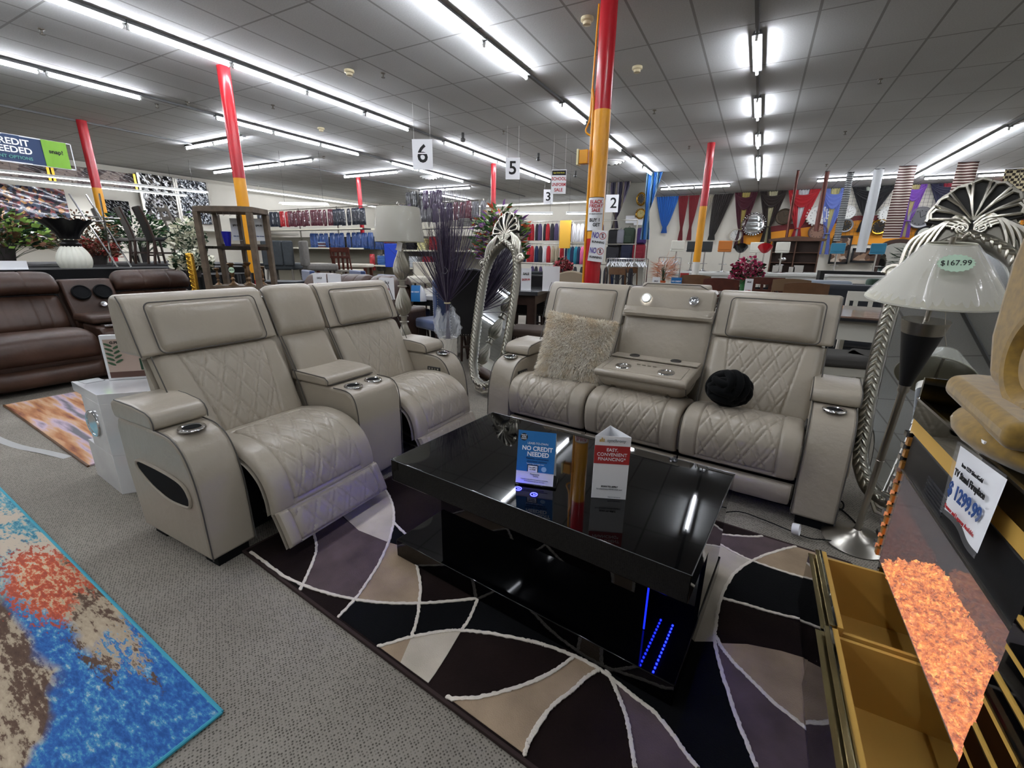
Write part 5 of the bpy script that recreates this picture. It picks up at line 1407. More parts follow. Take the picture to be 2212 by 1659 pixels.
# hanging reflector lights
def reflector(c, L, rz, label, group, w_=0.13):
    r = empty('hanging_light', c, rz, label, 'hanging light', group)
    s = MB().prism([(-w_ / 2, 0), (-w_ / 4, 0.06), (w_ / 4, 0.06), (w_ / 2, 0), (w_ / 4.3, 0.052), (-w_ / 4.3, 0.052)], -L / 2, L / 2, 'x')
    s.build('reflector', WHITE, r, smooth=False)
    n = max(1, round(L / 1.22))
    for i in range(n):
        a = -L / 2 + L * i / n
        MB().cyl((a + 0.03, 0, 0.018), (a + L / n - 0.03, 0, 0.018), 0.019, n=10).build('tube', TUBE2, r)
    for x in (-L * 0.42, L * 0.42): MB().cyl((x, 0, 0.06), (x, 0, CEIL - c[2]), 0.003, n=5).build('hanging_wire', DARKPL, r)
    return r
TUBE2 = mat('lit_tube_soft', '#ffffff', 0.4, emit='#f2f6ff', estr=14)
reflector((-15.4, 6.2, 3.02), 4.4, radians(82), 'long white reflector light hung low at the left, upper of the pair', 'reflector lights at the left wall', 0.22)
reflector((-16.9, 6.3, 3.02), 4.6, radians(84), 'long white reflector light hung low at the left, lower of the pair', 'reflector lights at the left wall', 0.22)
reflector((-11.1, 8.65, 2.58), 1.25, radians(28), 'hanging light over the bagged uniforms', None, 0.3)
reflector((-5.55, 11.55, 2.42), 1.0, radians(24), 'hanging light box over the shirts, left of the pair', 'light boxes over the shirt racks', 0.3)
reflector((-4.4, 12.2, 2.44), 0.9, radians(24), 'hanging light box half hidden by the thick post', 'light boxes over the shirt racks', 0.3)
for (a, b, lab) in (((-17.9, 11.2, 3.62), (-17.9, 18.2, 3.62), 'long thin light line along the left wall'), ((-17.6, 20.6, 3.70), (-7.0, 20.6, 3.70), 'long thin light line along the far back wall')):
    r = empty('light_line', a, 0, lab, 'wall light'); v = Vector(b) - Vector(a)
    for q in (0.1, 0.5, 0.9): MB().cyl((v.x * q + .03, v.y * q + .03, 0.07), (v.x * q + .03, v.y * q + .03, CEIL - a[2]), 0.006, n=5).build('hanger_rod', STEEL, r)
    MB().box((0, 0, 0), (max(0.08, v.x), max(0.08, v.y), 0.03)).build('diffuser', mat('soft_light', '#ffffff', 0.5, emit='#eef2fa', estr=3.0), r, smooth=False)
    MB().box((0.0, 0.0, 0.03), (max(0.08, v.x), max(0.08, v.y), 0.07)).build('channel', WHITE, r, smooth=False)

# ------------------------------------------------------------------ generic furniture makers
def dining_chair(loc, rz, label, wood, seatm, group=None, w_=0.45, top=1.0, seat_z=0.47, style='cross'):
    r = empty('dining_chair', (loc[0], loc[1], 0), rz, label, 'chair', group)
    h2 = w_ / 2
    MB().box((-h2, -h2, seat_z - 0.045), (h2, h2, seat_z)).build('seat', seatm, r, bevel=0.012)
    for sx in (-1, 1):
        MB().prism([(sx * h2 - sx * 0.035, 0), (sx * h2, 0), (sx * h2, seat_z - 0.04), (sx * h2 - sx * 0.035, seat_z - 0.04)], -h2, -h2 + 0.035, 'y').build('leg', wood, r, smooth=False)
        MB().tube([(sx * (h2 - 0.018), h2 + 0.03, 0), (sx * (h2 - 0.018), h2 - 0.015, seat_z), (sx * (h2 - 0.018), h2 + 0.06, top - 0.03)], 0.019, 6).build('leg', wood, r)
    if style == 'cross':
        m = MB(); m.grid(lambda u, v: ((u - 0.5) * w_, h2 + 0.055 + 0.035 * (1 - (2 * u - 1) ** 2), top - 0.17 + 0.17 * v - 0.02 * (2 * u - 1) ** 2 * v), 12, 2)
        m.grid(lambda u, v: ((u - 0.5) * w_, h2 + 0.080 + 0.035 * (1 - (2 * u - 1) ** 2), top - 0.17 + 0.17 * v - 0.02 * (2 * u - 1) ** 2 * v), 12, 2)
        m.grid(lambda u, v: ((u - 0.5) * w_, h2 + 0.055 + 0.025 * v + 0.035 * (1 - (2 * u - 1) ** 2), top - 0.02 * (2 * u - 1) ** 2), 12, 1)
        m.build('top_rail', wood, r, fix=False)
        for sd in (-1, 1):
            MB().tube(smooth_path([(sd * (h2 - 0.03), h2 + 0.01, seat_z + 0.04), (sd * 0.05, h2 + 0.04, seat_z + 0.2), (-sd * (h2 - 0.06), h2 + 0.06, top - 0.17)], 6), 0.010, 6).build('cross_brace', DARKPL, r)
    elif style == 'slat':
        for z0, z1 in ((top - 0.10, top), (top - 0.22, top - 0.17)): MB().box((-h2, h2 + 0.03, z0), (h2, h2 + 0.055, z1)).build('rail', wood, r, smooth=False, bevel=0.004)
        for k in range(4): x = -h2 + w_ * (k + 0.7) / 4.4; MB().box((x - 0.02, h2 + 0.02, seat_z), (x + 0.02, h2 + 0.04, top - 0.1)).build('slat', wood, r, smooth=False)
    elif style == 'panel':
        MB().box((-h2, h2 + 0.0, seat_z), (h2, h2 + 0.07, top)).build('backrest', seatm, r, bevel=0.025, bseg=3)
    return r
def bar_stool(loc, z0, rz, label, m, group=None, style='back'):
    r = empty('bar_stool', (loc[0], loc[1], z0), rz, label, 'bar stool', group)
    MB().lathe([(0.0, 0.0), (0.20, 0.0), (0.20, 0.008), (0.06, 0.025), (0.03, 0.05), (0.03, 0.10)], 24, cap=False).build('base', CHROME, r)
    MB().cyl((0, 0, 0.09), (0, 0, 0.60), 0.022, n=12).build('column', CHROME, r)
    MB().torus((0, -0.10, 0.24), 0.11, 0.009, 20, 6).build('foot_ring', CHROME, r)
    if style == 'bucket':
        b = MB()
        def fn(u, v):
            a = 2 * pi * u; rr = 0.03 + 0.17 * v ** 0.6; return (rr * cos(a), rr * sin(a), 0.58 + 0.17 * v + 0.12 * v * v * max(0, sin(a)))
        b.grid(fn, 24, 8); b.build('seat', m, r, fix=False)
    else:
        MB().box((-0.19, -0.18, 0.60), (0.19, 0.20, 0.67)).build('seat', m, r, bevel=0.025, bseg=3)
        MB().box((-0.19, 0.15, 0.66), (0.19, 0.21, 0.92)).build('backrest', m, r, bevel=0.02, bseg=3)
    return r
def nail_row(parent, pts, n=14, rad=0.008):
    m = MB()
    for i in range(n):
        t = i / (n - 1) * (len(pts) - 1); k = min(int(t), len(pts) - 2); p = Vector(pts[k]).lerp(Vector(pts[k + 1]), t - k)
        m.sphere(p, rad, 6, 4)
    return m.build('nailheads', STEEL, parent)
def nail_chair(loc, rz, label, m, top=1.1, seat_z=0.52, w_=0.52, group=None, wing=False, curve=0.0):
    """upholstered chair with nailhead trim; +y is its back"""
    r = empty('upholstered_chair', (loc[0], loc[1], 0), rz, label, 'chair', group)
    h2 = w_ / 2
    MB().box((-h2, -h2 - 0.02, seat_z - 0.13), (h2, h2, seat_z)).build('seat', m, r, bevel=0.035, bseg=3)
    bk = MB()
    prof = [(-h2, seat_z - 0.12), (h2, seat_z - 0.12), (h2 * 1.02, top - (0.10 if wing else 0.02))]
    for i in range(9):
        u = 1 - 2 * (i + 0.5) / 9; prof.append((h2 * u, top - 0.02 + (0.05 * cos(u * pi / 2) ** 2 if wing else curve * (u * u - 0.5))))
    prof.append((-h2 * 1.02, top - (0.10 if wing else 0.02)))
    bk.prism(prof, h2 - 0.03, h2 + 0.06, 'y'); b = bk.build('backrest', m, r, bevel=0.018)
    nail_row(b, [(-h2 + 0.01, h2 + 0.065, top - 0.12), (-h2 + 0.01, h2 + 0.065, seat_z - 0.10), (h2 - 0.01, h2 + 0.065, seat_z - 0.10), (h2 - 0.01, h2 + 0.065, top - 0.12)], 54, 0.006)
    nail_row(b, [(-h2 + 0.01, h2 - 0.035, seat_z + 0.02), (-h2 + 0.01, h2 - 0.035, top - 0.05), (h2 - 0.01, h2 - 0.035, top - 0.05), (h2 - 0.01, h2 - 0.035, seat_z + 0.02)], 54, 0.006)
    for sx in (-1, 1):
        for sy in (-1, 1): MB().cyl((sx * (h2 - 0.05), sy * (h2 - 0.05), seat_z - 0.12), (sx * (h2 - 0.03), sy * (h2 - 0.02) + (0.06 if sy > 0 else 0), 0), 0.022, 0.016, n=8).build('leg', WOODDK, r)
    MB().box((-h2 + 0.04, -h2 + 0.03, 0.18), (h2 - 0.04, -h2 + 0.05, 0.21)).build('stretcher', WOODDK, r, smooth=False)
    return r
def simple_table(name, c, sx, sy, z, rz, label, topm, legm, th=0.045, apron=0.09, legr=0.03, cat='table'):
    r = empty(name, (c[0], c[1], 0), rz, label, cat)
    MB().box((-sx / 2, -sy / 2, z - th), (sx / 2, sy / 2, z)).build('tabletop', topm, r, bevel=0.005)
    if apron: MB().box((-sx / 2 + 0.05, -sy / 2 + 0.05, z - th - apron), (sx / 2 - 0.05, sy / 2 - 0.05, z - th)).build('apron', legm, r, smooth=False)
    for a in (-1, 1):
        for b in (-1, 1): MB().box((a * (sx / 2 - 0.09) - legr, b * (sy / 2 - 0.09) - legr, 0), (a * (sx / 2 - 0.09) + legr, b * (sy / 2 - 0.09) + legr, z - th)).build('leg', legm, r, smooth=False)
    return r
def card(c, w_, h_, rz, label, lines=(), m=PAPER, name='price_card'):
    r = empty(name, c, rz, label, 'price sign')
    b = MB().box((-w_ / 2, -0.004, 0), (w_ / 2, 0.004, h_)).build('card', m, r, smooth=False)
    MB().box((-w_ / 2, -0.02, 0.0), (w_ / 2, 0.03, 0.004)).build('foot', m, r, smooth=False)
    for s, z, sz, mm in lines: text_mesh('lettering', s, sz, mm, b, (0, -0.006, z), (pi / 2, 0, 0), bold=1, sx=0.9)
    return r
BLUEV = mat('blue_velvet', '#1d3766', 0.7, sheen=0.6, noise=(8, 0.15)); GREYF = mat('grey_fabric', '#6e6b66', 0.85, noise=(30, 0.1)); CHARF = mat('charcoal_fabric', '#3c4144', 0.85, noise=(30, 0.1))
BLKL = mat('black_leather', '#0d0c0e', 0.4); LINEN = mat('linen_fabric', '#c9c3b4', 0.85); TAUPE = mat('taupe_fabric', '#9b8d78', 0.85)
WOODM = mat('brown_wood', '#5d4028', 0.35, noise=(10, 0.2)); GREYW = mat('grey_wood', '#6b655c', 0.6, noise=(10, 0.15)); CREAMW = mat('cream_painted_wood', '#c9c6ba', 0.45)

# ---- behind the loveseat
MARB = mat('grey_marble', '#a9a9aa', 0.15, noise=(3, 0.3, 8))
simple_table('marble_dining_table', (-4.55, 5.95), 1.0, 1.7, 0.76, radians(10), 'grey marble topped table with dark base behind the silver column lamp', MARB, INK, th=0.06, legr=0.12)
for (x, y, rz, lab) in ((-3.66, 4.78, -1.9, 'blue chair turned toward the marble table, right of the silver lamp'), (-7.6, 5.0, 2.7, 'blue chair behind the brown sofa, leftmost of the row'), (-6.85, 5.6, 2.75, 'blue chair behind the brown sofa, second from the left'),
                        (-4.75, 5.35, 2.9, 'blue chair directly behind the silver lamp column'), (-6.3, 6.2, 2.8, 'blue chair behind the brown sofa, third from the left')):
    nail_chair((x, y), rz, lab, BLUEV, top=1.06, group='blue nailhead chairs')
nail_chair((-2.95, 4.55), radians(205), 'black wing back chair seen from behind beside the purple twigs', BLKL, top=1.17, seat_z=0.55, w_=0.50, wing=True)
nail_chair((-3.75, 6.6), radians(200), 'beige chair with arched nailhead back behind the black chair', TAUPE, top=1.08, wing=True)
cw = empty('blue_promo_stand', (-3.774, 4.520, 1.111), radians(20), 'blue and white rolled promotional sign on the marble table', 'sign')
cw.location.z = 0.762
MB().grid(lambda u, v: (0.09 * cos(radians(-100 + 200 * u)) * (1 - 0.75 * v ** 3), 0.06 * sin(radians(-100 + 200 * u)) * (1 - 0.75 * v ** 3) - 0.02, 0.20 * v), 12, 8).build('white_back', PAPER, cw, fix=False)
MB().grid(lambda u, v: (-0.09 + 0.12 * u, -0.085 + 0.035 * v * v, 0.20 * v), 3, 8).build('blue_front', BLUEC, cw, fix=False)
text_mesh('lettering', 'NO CREDIT', 0.025, WHT, cw, (-0.03, -0.084, 0.12), (pi / 2, 0, 0), bold=1, sx=0.8)
simple_table('dark_counter_table', (-2.95, 5.55), 1.0, 1.4, 0.92, radians(12), 'dark wood counter height table behind the leaning silver mirror', mat('dark_tabletop', '#3a3b3d', 0.15), WOODDK, th=0.05, apron=0.12, legr=0.05)
def bench():
    r = empty('counter_stool', (-1.898, 4.099, 0.383), 0.25, 'backless brown nailhead stool beside the silver mirror', 'stool'); r.location.z = 0
    s = MB().box((-0.28, -0.20, 0.55), (0.28, 0.20, 0.64)).build('seat', mat('brown_seat', '#4b3d33', 0.7), r, bevel=0.03, bseg=3)
    nail_row(s, [(-0.28, -0.205, 0.56), (0.28, -0.205, 0.56)], 22, 0.006)
    for a in (-1, 1):
        for b in (-1, 1): MB().at((a * 0.22, b * 0.15, 0)).lathe([(0.015, 0), (0.02, 0.05), (0.014, 0.12), (0.026, 0.22), (0.016, 0.3), (0.028, 0.42), (0.03, 0.55)], 12).build('leg', WOODDK, r)
bench()
nail_chair((-2.975, 6.099, 1.024)[:2], radians(200), 'black counter chair with nailheads behind the dark table, left one', BLKL, top=1.10, seat_z=0.62)
nail_chair((-3.156, 6.945, 1.018)[:2], radians(200), 'grey nailhead chair behind the dark counter table', CHARF, top=1.12, seat_z=0.62)
nail_chair((-2.343, 6.224, 1.094)[:2], radians(195), 'taupe arched chair left of the thick post', TAUPE, top=1.12, seat_z=0.55, wing=True)
c = card((-2.239, 5.186, 1.005), 0.21, 0.30, radians(22), 'blank white board standing on the dark counter table'); c.location.z = 0.921
c = card((-2.562, 5.136, 1.017), 0.13, 0.27, radians(22), 'white price card with red price on the dark table', (('SALE', 0.2, 0.04, INK), ('$639.99', 0.13, 0.035, RED))); c.location.z = 0.921
for (px_, lab, m, tp, sz, d) in ((0, 'charcoal tufted counter stool behind the wooden display case', CHARF, 1.48, 0.98, 7.2), (1, 'grey channel back counter stool behind the brown sofa', GREYF, 1.50, 1.0, 6.6)):
    x, y, z = ((-8.732, 6.154, 1.197), (-7.911, 6.361, 1.210))[px_]
    r = empty('upholstered_stool', (x, y, 0.55), radians(215 if px_ == 0 else 150), lab, 'stool'); r.scale = (1.25, 1.25, 1.15)
    MB().box((-0.24, -0.26, 0.38), (0.24, 0.22, 0.50)).build('seat', m, r, bevel=0.04, bseg=3)
    bk = MB()
    for k in range(3): bk.box((-0.24 + 0.16 * k, 0.16, 0.45), (-0.24 + 0.16 * k + 0.158, 0.25, 0.88))
    bk.build('backrest', m, r, bevel=0.03, bseg=3)
    for a in (-1, 1):
        for b in (-1, 1): MB().cyl((a * 0.19, b * 0.19, 0.40), (a * 0.21, b * 0.24, 0.0), 0.02, n=6).build('leg', GREYW if px_ == 0 else WOODDK, r)
    MB().box((-0.2, -0.22, 0.12), (0.2, -0.2, 0.15)).build('foot_bar', GREYW if px_ == 0 else WOODDK, r, smooth=False)
simple_table('display_platform', (-8.438, 6.189, 0.830)[:2], 2.6, 1.2, 0.55, radians(30), 'low dark display platform under the tall stools', mat('charcoal_top', '#34373a', 0.5), INK, legr=0.04, cat='platform')
simple_table('dark_side_table', (-7.341, 5.017, 0.872)[:2], 0.9, 0.5, 0.86, radians(25), 'dark grey table right of the wooden display case', mat('charcoal_top', '#34373a', 0.5), INK, legr=0.05)
dining_chair((-7.856, 7.067, 1.113), radians(195), 'brown wood chair with cream seat behind the blue chairs', WOODRD, LINEN, top=1.45, seat_z=1.0, style='slat', w_=0.46)
b = empty('upholstered_bench', (-8.690, 7.594, 1.195), radians(20), 'cream cushioned bench on dark legs under the bagged jeans', 'bench'); b.location.z = 0.0
MB().box((-0.75, -0.2, 1.02), (0.75, 0.2, 1.10)).build('seat', LINEN, b, bevel=0.03, bseg=3)
for a in (-1, 1):
    for q in (-1, 1): MB().box((a * 0.68 - 0.03, q * 0.15 - 0.03, 0), (a * 0.68 + 0.03, q * 0.15 + 0.03, 1.02)).build('leg', WOODRD, b, smooth=False)
nail_chair((-6.107, 7.333, 1.238)[:2], radians(15), 'dark framed chair with pale seat right of the silver lamp', LINEN, top=1.2, seat_z=0.9)
for i, (px_, lab) in enumerate(((0, 'white price card standing behind the brown sofa'), (1, 'white price card on the marble table'), (2, 'picture card leaning behind the blue chairs'))):
    p = ((-5.402, 4.329, 1.016), (-3.971, 4.141, 0.995), (-5.133, 4.353, 1.012))[i]
    c = card((p[0], p[1], 0.80), 0.18, 0.26, radians(30), lab, (('SALE', 0.20, 0.035, INK), ('$ 899', 0.12, 0.035, RED)) if i < 2 else ()); MB().box((-0.03, -0.03, -0.80), (0.03, 0.03, 0.0)).build('post', INK, c, smooth=False)
# ------------------------------------------------------------------ wooden display case with candlesticks
def make_case():
    WD = mat('weathered_wood', '#5c4f41', 0.6, noise=(14, 0.3))
    r = empty('display_case', (-5.38, 3.22, 0), radians(29), 'open weathered wood display case holding bronze candlesticks', 'shelf')
    W2, D2 = 0.29, 0.17
    MB().prism([(-W2 - .04, -D2), (-W2 + .08, -D2 - .06), (W2 - .08, -D2 - .06), (W2 + .04, -D2), (W2 + .04, D2), (-W2 - .04, D2)], 1.76, 1.82).build('top', WD, r, bevel=0.005)
    for x, y in ((-W2, -D2), (W2, -D2), (-W2, D2), (W2, D2)): MB().box((x - .028, y - .028, 0), (x + .028, y + .028, 1.76)).build('post', WD, r, smooth=False, bevel=0.004)
    for x in (-0.02,): MB().box((x - .022, D2 - .02, 0.95), (x + .022, D2 + .02, 1.76)).build('post', WD, r, smooth=False)
    for z in (0.93, 1.37): MB().box((-W2, -D2, z), (W2, D2, z + 0.03)).build('shelf', WD if z < 1 else GLASS, r, smooth=False)
    MB().box((-W2, D2 - 0.01, 1.36), (W2, D2 + 0.01, 1.43)).build('rail', WD, r, smooth=False)
    MB().box((-W2, -D2, 0.05), (W2, D2, 0.90)).build('lower_cabinet', WD, r, smooth=False)
    h = MB()
    for k in range(6): h.tube([(-0.2 + k * 0.07, -D2 - 0.02, 1.76), (-0.2 + k * 0.07 + 0.01, -D2 - 0.03, 1.72), (-0.2 + k * 0.07 + 0.02, -D2 - 0.02, 1.73)], 0.003, 5)
    h.build('wire_hooks', STEEL, r)
    BRZ = mat('aged_bronze', '#6b543c', 0.35, 0.7)
    M = Matrix.Translation((-5.38, 3.22, 0)) @ Matrix.Rotation(radians(29), 4, 'Z')
    for i, (x, y, s) in enumerate(((-0.25, -0.05, .8), (-0.15, 0.08, .9), (-0.06, -0.08, 1.05), (0.03, 0.06, .95), (0.12, -0.06, 1.1), (0.22, 0.05, .9), (0.27, -0.10, .8))):
        p = M @ Vector((x, y, 0.96))
        t = empty('candlestick', p, 0, 'bronze candlestick in the wooden display case', 'candlestick', 'candlesticks in the display case')
        MB().at(scale=s).lathe([(0, 0), (.05, 0), (.05, .008), (.02, .03), (.014, .05), (.022, .07), (.012, .09), (.026, .13), (.016, .17), (.012, .2), (.04, .235), (.028, .245), (.022, .245), (.0, .24)], 18, cap=False).build('stem', BRZ, t)
    for i, (x, lab) in enumerate(((-0.07, 'white price sheet taped behind the display case, left'), (0.2, 'white price sheet taped behind the display case, right'))):
        p = M @ Vector((x, 0.17, 1.47)); c = card(p, 0.13, 0.25, radians(29), lab, (('$99.99', 0.17, 0.03, INK), ('New Arrival', 0.05, 0.02, BLUEI)))
    p = M @ Vector((-0.1, 0.0, 1.403))
    v = empty('blue_vase', p, 0, 'small cobalt blue vase on the glass shelf of the display case', 'vase')
    MB().at((0, 0, -0.0)).lathe([(0.0, 0.0), (0.03, 0.0), (0.045, 0.1), (0.05, 0.16)], 20, cap=False).build('body', mat('cobalt_glass', '#1c1f9a', 0.1), v)
    st = MB(); pts = []
    for i in range(28):
        a = 2 * pi * i / 28; q = 1.0 if i % 2 else 0.85; pts.append((0.035 * q * cos(a), 0.035 * q * sin(a)))
    st.prism(pts, -0.001, 0.001, 'y'); s = st.build('price_star', mat('mint_card', '#b9d6bd', 0.6), r, smooth=False); s.location = (0.02, -0.21, 1.14)
    text_mesh('lettering', '$99.99', 0.018, INK, s, (0, -0.002, 0), (pi / 2, 0, 0), bold=1)
    g = empty('gold_frame', M @ Vector((-0.50, -0.10, 0.0)), radians(29), 'gold carved picture frame edge leaning beside the display case', 'picture frame')
    MB().box((-0.035, -0.03, 0), (0.035, 0.03, 1.32)).build('frame_side', GOLD, g, bevel=0.02, bseg=3)
    l = MB()
    for k in range(26): l.T = Matrix.Translation((0, -0.03, 0.04 + k * 0.05)) @ Matrix.Rotation(0.7, 4, 'Y'); l.sphere((0, 0, 0), (0.035, 0.012, 0.012), 8, 5)
    l.build('carving', GOLD, g)
make_case()

# ------------------------------------------------------------------ draped display at the left with stools, urn and plants
BLKCL = mat('black_drape', '#08080a', 0.85, spec=0.2, sheen=0.1)
def drape(c, sx, sy, z, rz, label):
    r = empty('draped_table', (c[0], c[1], 0), rz, label, 'table')
    m = MB(); N = 160
    def edge(u):
        p = u * 2 * (sx + sy)
        if p < sx: return (-sx / 2 + p, -sy / 2, 0, -1)
        if p < sx + sy: return (sx / 2, -sy / 2 + p - sx, 1, 0)
        if p < 2 * sx + sy: return (sx / 2 - (p - sx - sy), sy / 2, 0, 1)
        return (-sx / 2, sy / 2 - (p - 2 * sx - sy), -1, 0)
    def fn(u, v):
        x, y, nx, ny = edge(min(u, 0.99999)); w_ = 0.025 * (1 - v) * sin(u * N * 1.3) + 0.01 * sin(u * 60)
        return (x + nx * w_, y + ny * w_, z * v)
    m.grid(fn, N * 3, 5); m.box((-sx / 2, -sy / 2, z - 0.01), (sx / 2, sy / 2, z)); m.build('cloth', BLKCL, r, fix=False)
drape((-8.0, 3.1), 0.9, 3.6, 1.10, radians(-4), 'long black draped table behind the brown recliner')
drape((-7.15, 3.95), 0.6, 0.75, 1.02, radians(25), 'small black draped table left of the display case')
def urn():
    r = empty('pedestal_bowl_urn', (-8.05, 2.62, 1.10), 0, 'white round urn with tall black fluted bowl above it on the black drape', 'vase')
    s = MB()
    def fn(u, v):
        a = 2 * pi * u; t = v; rr = 0.17 * sin(pi * (0.18 + 0.67 * t)) ** 0.9 + 0.012 * abs(sin(8 * a)); return (rr * cos(a), rr * sin(a), 0.0 + 0.36 * t)
    s.grid(fn, 64, 14); s.build('urn_body', mat('cream_glaze', '#d9d9cb', 0.3), r, fix=False, loc=(0, 0, -0.07))
    MB().lathe([(0.10, 0.27), (0.11, 0.31), (0.08, 0.33), (0.085, 0.36)], 30).build('neck', BLKL, r)
    b = MB()
    def fb(u, v):
        a = 2 * pi * u; rr = 0.10 + 0.19 * v ** 1.6 + 0.018 * v * sin(12 * a); return (rr * cos(a), rr * sin(a), 0.37 + 0.24 * v + 0.012 * v * sin(12 * a))
    b.grid(fb, 96, 8); b.build('fluted_bowl', BLKL, r, fix=False)
urn()
def tripod():
    r = empty('chrome_tripod', (-8.3, 3.0, 1.10), 0.3, 'chrome tripod stand with crossbars beside the white urn', 'stand')
    for k, (a, b) in enumerate((((-0.30, 0, 0.98), (0.25, 0, 0.0)), ((-0.14, 0.1, 0.98), (0.30, 0.15, 0.0)), ((0.22, 0, 0.98), (0.10, 0.05, 0.0)))): MB().cyl(a, b, 0.011, n=8).build('leg', CHROME, r)
    MB().cyl((-0.32, 0, 0.70), (0.42, 0.05, 0.66), 0.009, n=8).cyl((-0.05, 0, 0.62), (0.30, 0.05, 0.63), 0.009, n=8).build('crossbar', CHROME, r)
tripod()
# stools standing on the rear platform
simple_table('stool_platform', (-10.75, 4.2), 2.8, 4.0, 1.10, radians(4), 'dark platform carrying the stools at the left', INK, INK, cat='platform')
def tall_stool(p, rz, label, wood, panel, style):
    r = empty('counter_chair', (p[0], p[1], 1.10), rz, label, 'stool', 'stools on the left platform')
    for sx in (-1, 1):
        MB().tube([(sx * .20, .24, 0), (sx * .20, .18, .42), (sx * .20, .22, .65), (sx * .20, .30, .96)], 0.022, 6).build('leg', wood, r)
        MB().cyl((sx * .20, -.20, 0), (sx * .19, -.18, .42), 0.02, n=6).build('leg', wood, r)
    MB().box((-.22, -.21, .40), (.22, .20, .46)).build('seat', panel if style != 'open' else wood, r, bevel=0.015)
    MB().box((-.2, -.2, .14), (.2, -.18, .17)).box((-.2, .2, .14), (.2, .22, .17)).box((-.21, -.2, .18), (-.19, .2, .21)).box((.19, -.2, .18), (.21, .2, .21)).build('foot_rails', wood, r, smooth=False)
    if style == 'panel':
        b = MB(); b.prism([(.17, .44), (.20, .44), (.31, .97), (.27, .97)], -.19, .19, 'x'); bb = b.build('backrest', panel, r, bevel=0.006)
        if panel is BLKL: nail_row(bb, [(-.2, .30, .96), (-.2, .19, .46)], 24, 0.006); nail_row(bb, [(.2, .30, .96), (.2, .19, .46)], 24, 0.006)
    else:
        for z in (.88, .74, .6): MB().box((-.2, .22 + (z - .6) * .2, z), (.2, .245 + (z - .6) * .2, z + .06)).build('rail', wood, r, smooth=False)
tall_stool((-10.867, 4.291, 1.509), radians(168), 'pale painted stool with grey back panel, leftmost on the platform', CREAMW, GREYF, 'panel')
tall_stool((-10.111, 4.354, 1.550), radians(168), 'dark wood stool with grey back, second on the platform', WOODDK, GREYF, 'panel')
tall_stool((-9.569, 4.407, 1.550), radians(170), 'black leather stool with nailhead back on the platform', WOODDK, BLKL, 'panel')
tall_stool((-9.069, 4.571, 1.593), radians(170), 'grey ladder back stool, rightmost on the platform', GREYW, GREYW, 'open')

# plants and flowers
def foliage(name, c, R_, H, n, cols, label, cat, seed=1, leaf=(0.05, 0.012), stems=True, pot=None, spread=1.0, droop=0.3, group=None, base_z=0.0):
    r = empty(name, c, 0, label, cat, group); rn = random.Random(seed)
    if pot: MB().lathe([(0, 0), (pot[0] * .75, 0), (pot[0], pot[1]), (pot[0] * .9, pot[1]), (0, pot[1] * .9)], 20, cap=False).build('pot', pot[2], r)
    m = MB(); s = MB()
    for i in range(n):
        a = rn.uniform(0, 2 * pi); q = rn.random() ** 0.5
        p = Vector((R_ * q * cos(a) * spread, R_ * q * sin(a) * spread, base_z + H * (0.35 + 0.65 * rn.random()) * (1 - 0.3 * q)))
        d = Vector((cos(a) * (0.5 + q), sin(a) * (0.5 + q), rn.uniform(-droop, 0.9))).normalized()
        w_ = d.cross(Vector((rn.gauss(0, 1), rn.gauss(0, 1), 1))).normalized() * leaf[1] * rn.uniform(.7, 1.3); L = leaf[0] * rn.uniform(.7, 1.3)
        m.use(rn.randrange(len(cols))); m.add([p, p + d * L * .5 + w_, p + d * L, p + d * L * .5 - w_], [(0, 1, 2, 3)])
        if stems and i % 12 == 0: s.tube([(0, 0, base_z * 0.8), (p.x * .5, p.y * .5, p.z * .6), p], 0.003, 4, cap=False)
    m.build('leaves' if cat != 'flowers' else 'blossoms', cols, r, smooth=False, fix=False)['kind'] = 'stuff'
    if stems and s.v: s.build('stems', mat('stem_green', '#34452c', 0.7), r, fix=False)['kind'] = 'stuff'
    return r
G1 = mat('leaf_green', '#3f6b35', 0.5); G2 = mat('leaf_dark', '#1f3a22', 0.5); G3 = mat('leaf_lime', '#8fb255', 0.5); BR = mat('leaf_brown', '#6b4a35', 0.7); WF = mat('white_petal', '#e6e4cf', 0.6)
PK = mat('pink_petal', '#c23a6a', 0.6); PK2 = mat('coral_petal', '#c85a64', 0.6); PU = mat('purple_petal', '#8a5a9c', 0.6); OR = mat('orange_petal', '#d0673a', 0.6); YE = mat('yellow_petal', '#d6c85a', 0.6); RD = mat('red_leaf', '#8a2f2c', 0.6)
POT = mat('dark_pot', '#2a2422', 0.6)
foliage('artificial_plant', (-10.6, 2.6, 1.10), 0.55, 0.9, 900, [G3, G2, BR], 'leafy plant with lime and brown leaves before the left wall', 'plant', 2, (0.11, 0.035), pot=(0.16, 0.3, POT))
foliage('artificial_plant', (-10.9, 3.7, 1.10), 0.55, 0.95, 1000, [BR, G2, BR], 'large brown berried artificial plant at the left post', 'plant', 3, (0.07, 0.02), pot=(0.16, 0.3, POT))
foliage('artificial_plant', (-11.5, 4.8, 1.10), 0.5, 1.15, 1100, [G1, G2, G2], 'tall green artificial plant right of the left post', 'plant', 4, (0.09, 0.02), pot=(0.16, 0.3, POT))
foliage('artificial_plant', (-9.75, 3.45, 1.10), 0.3, 0.45, 700, [RD, BR], 'low red leaved plant by the foot of the left post', 'plant', 5, (0.07, 0.02), pot=(0.16, 0.2, POT))
foliage('white_orchid', (-11.3, 5.75, 1.10), 0.25, 1.15, 260, [WF, G1], 'white orchid spray behind the pale stool', 'flowers', 6, (0.06, 0.03), pot=(0.1, 0.2, POT))
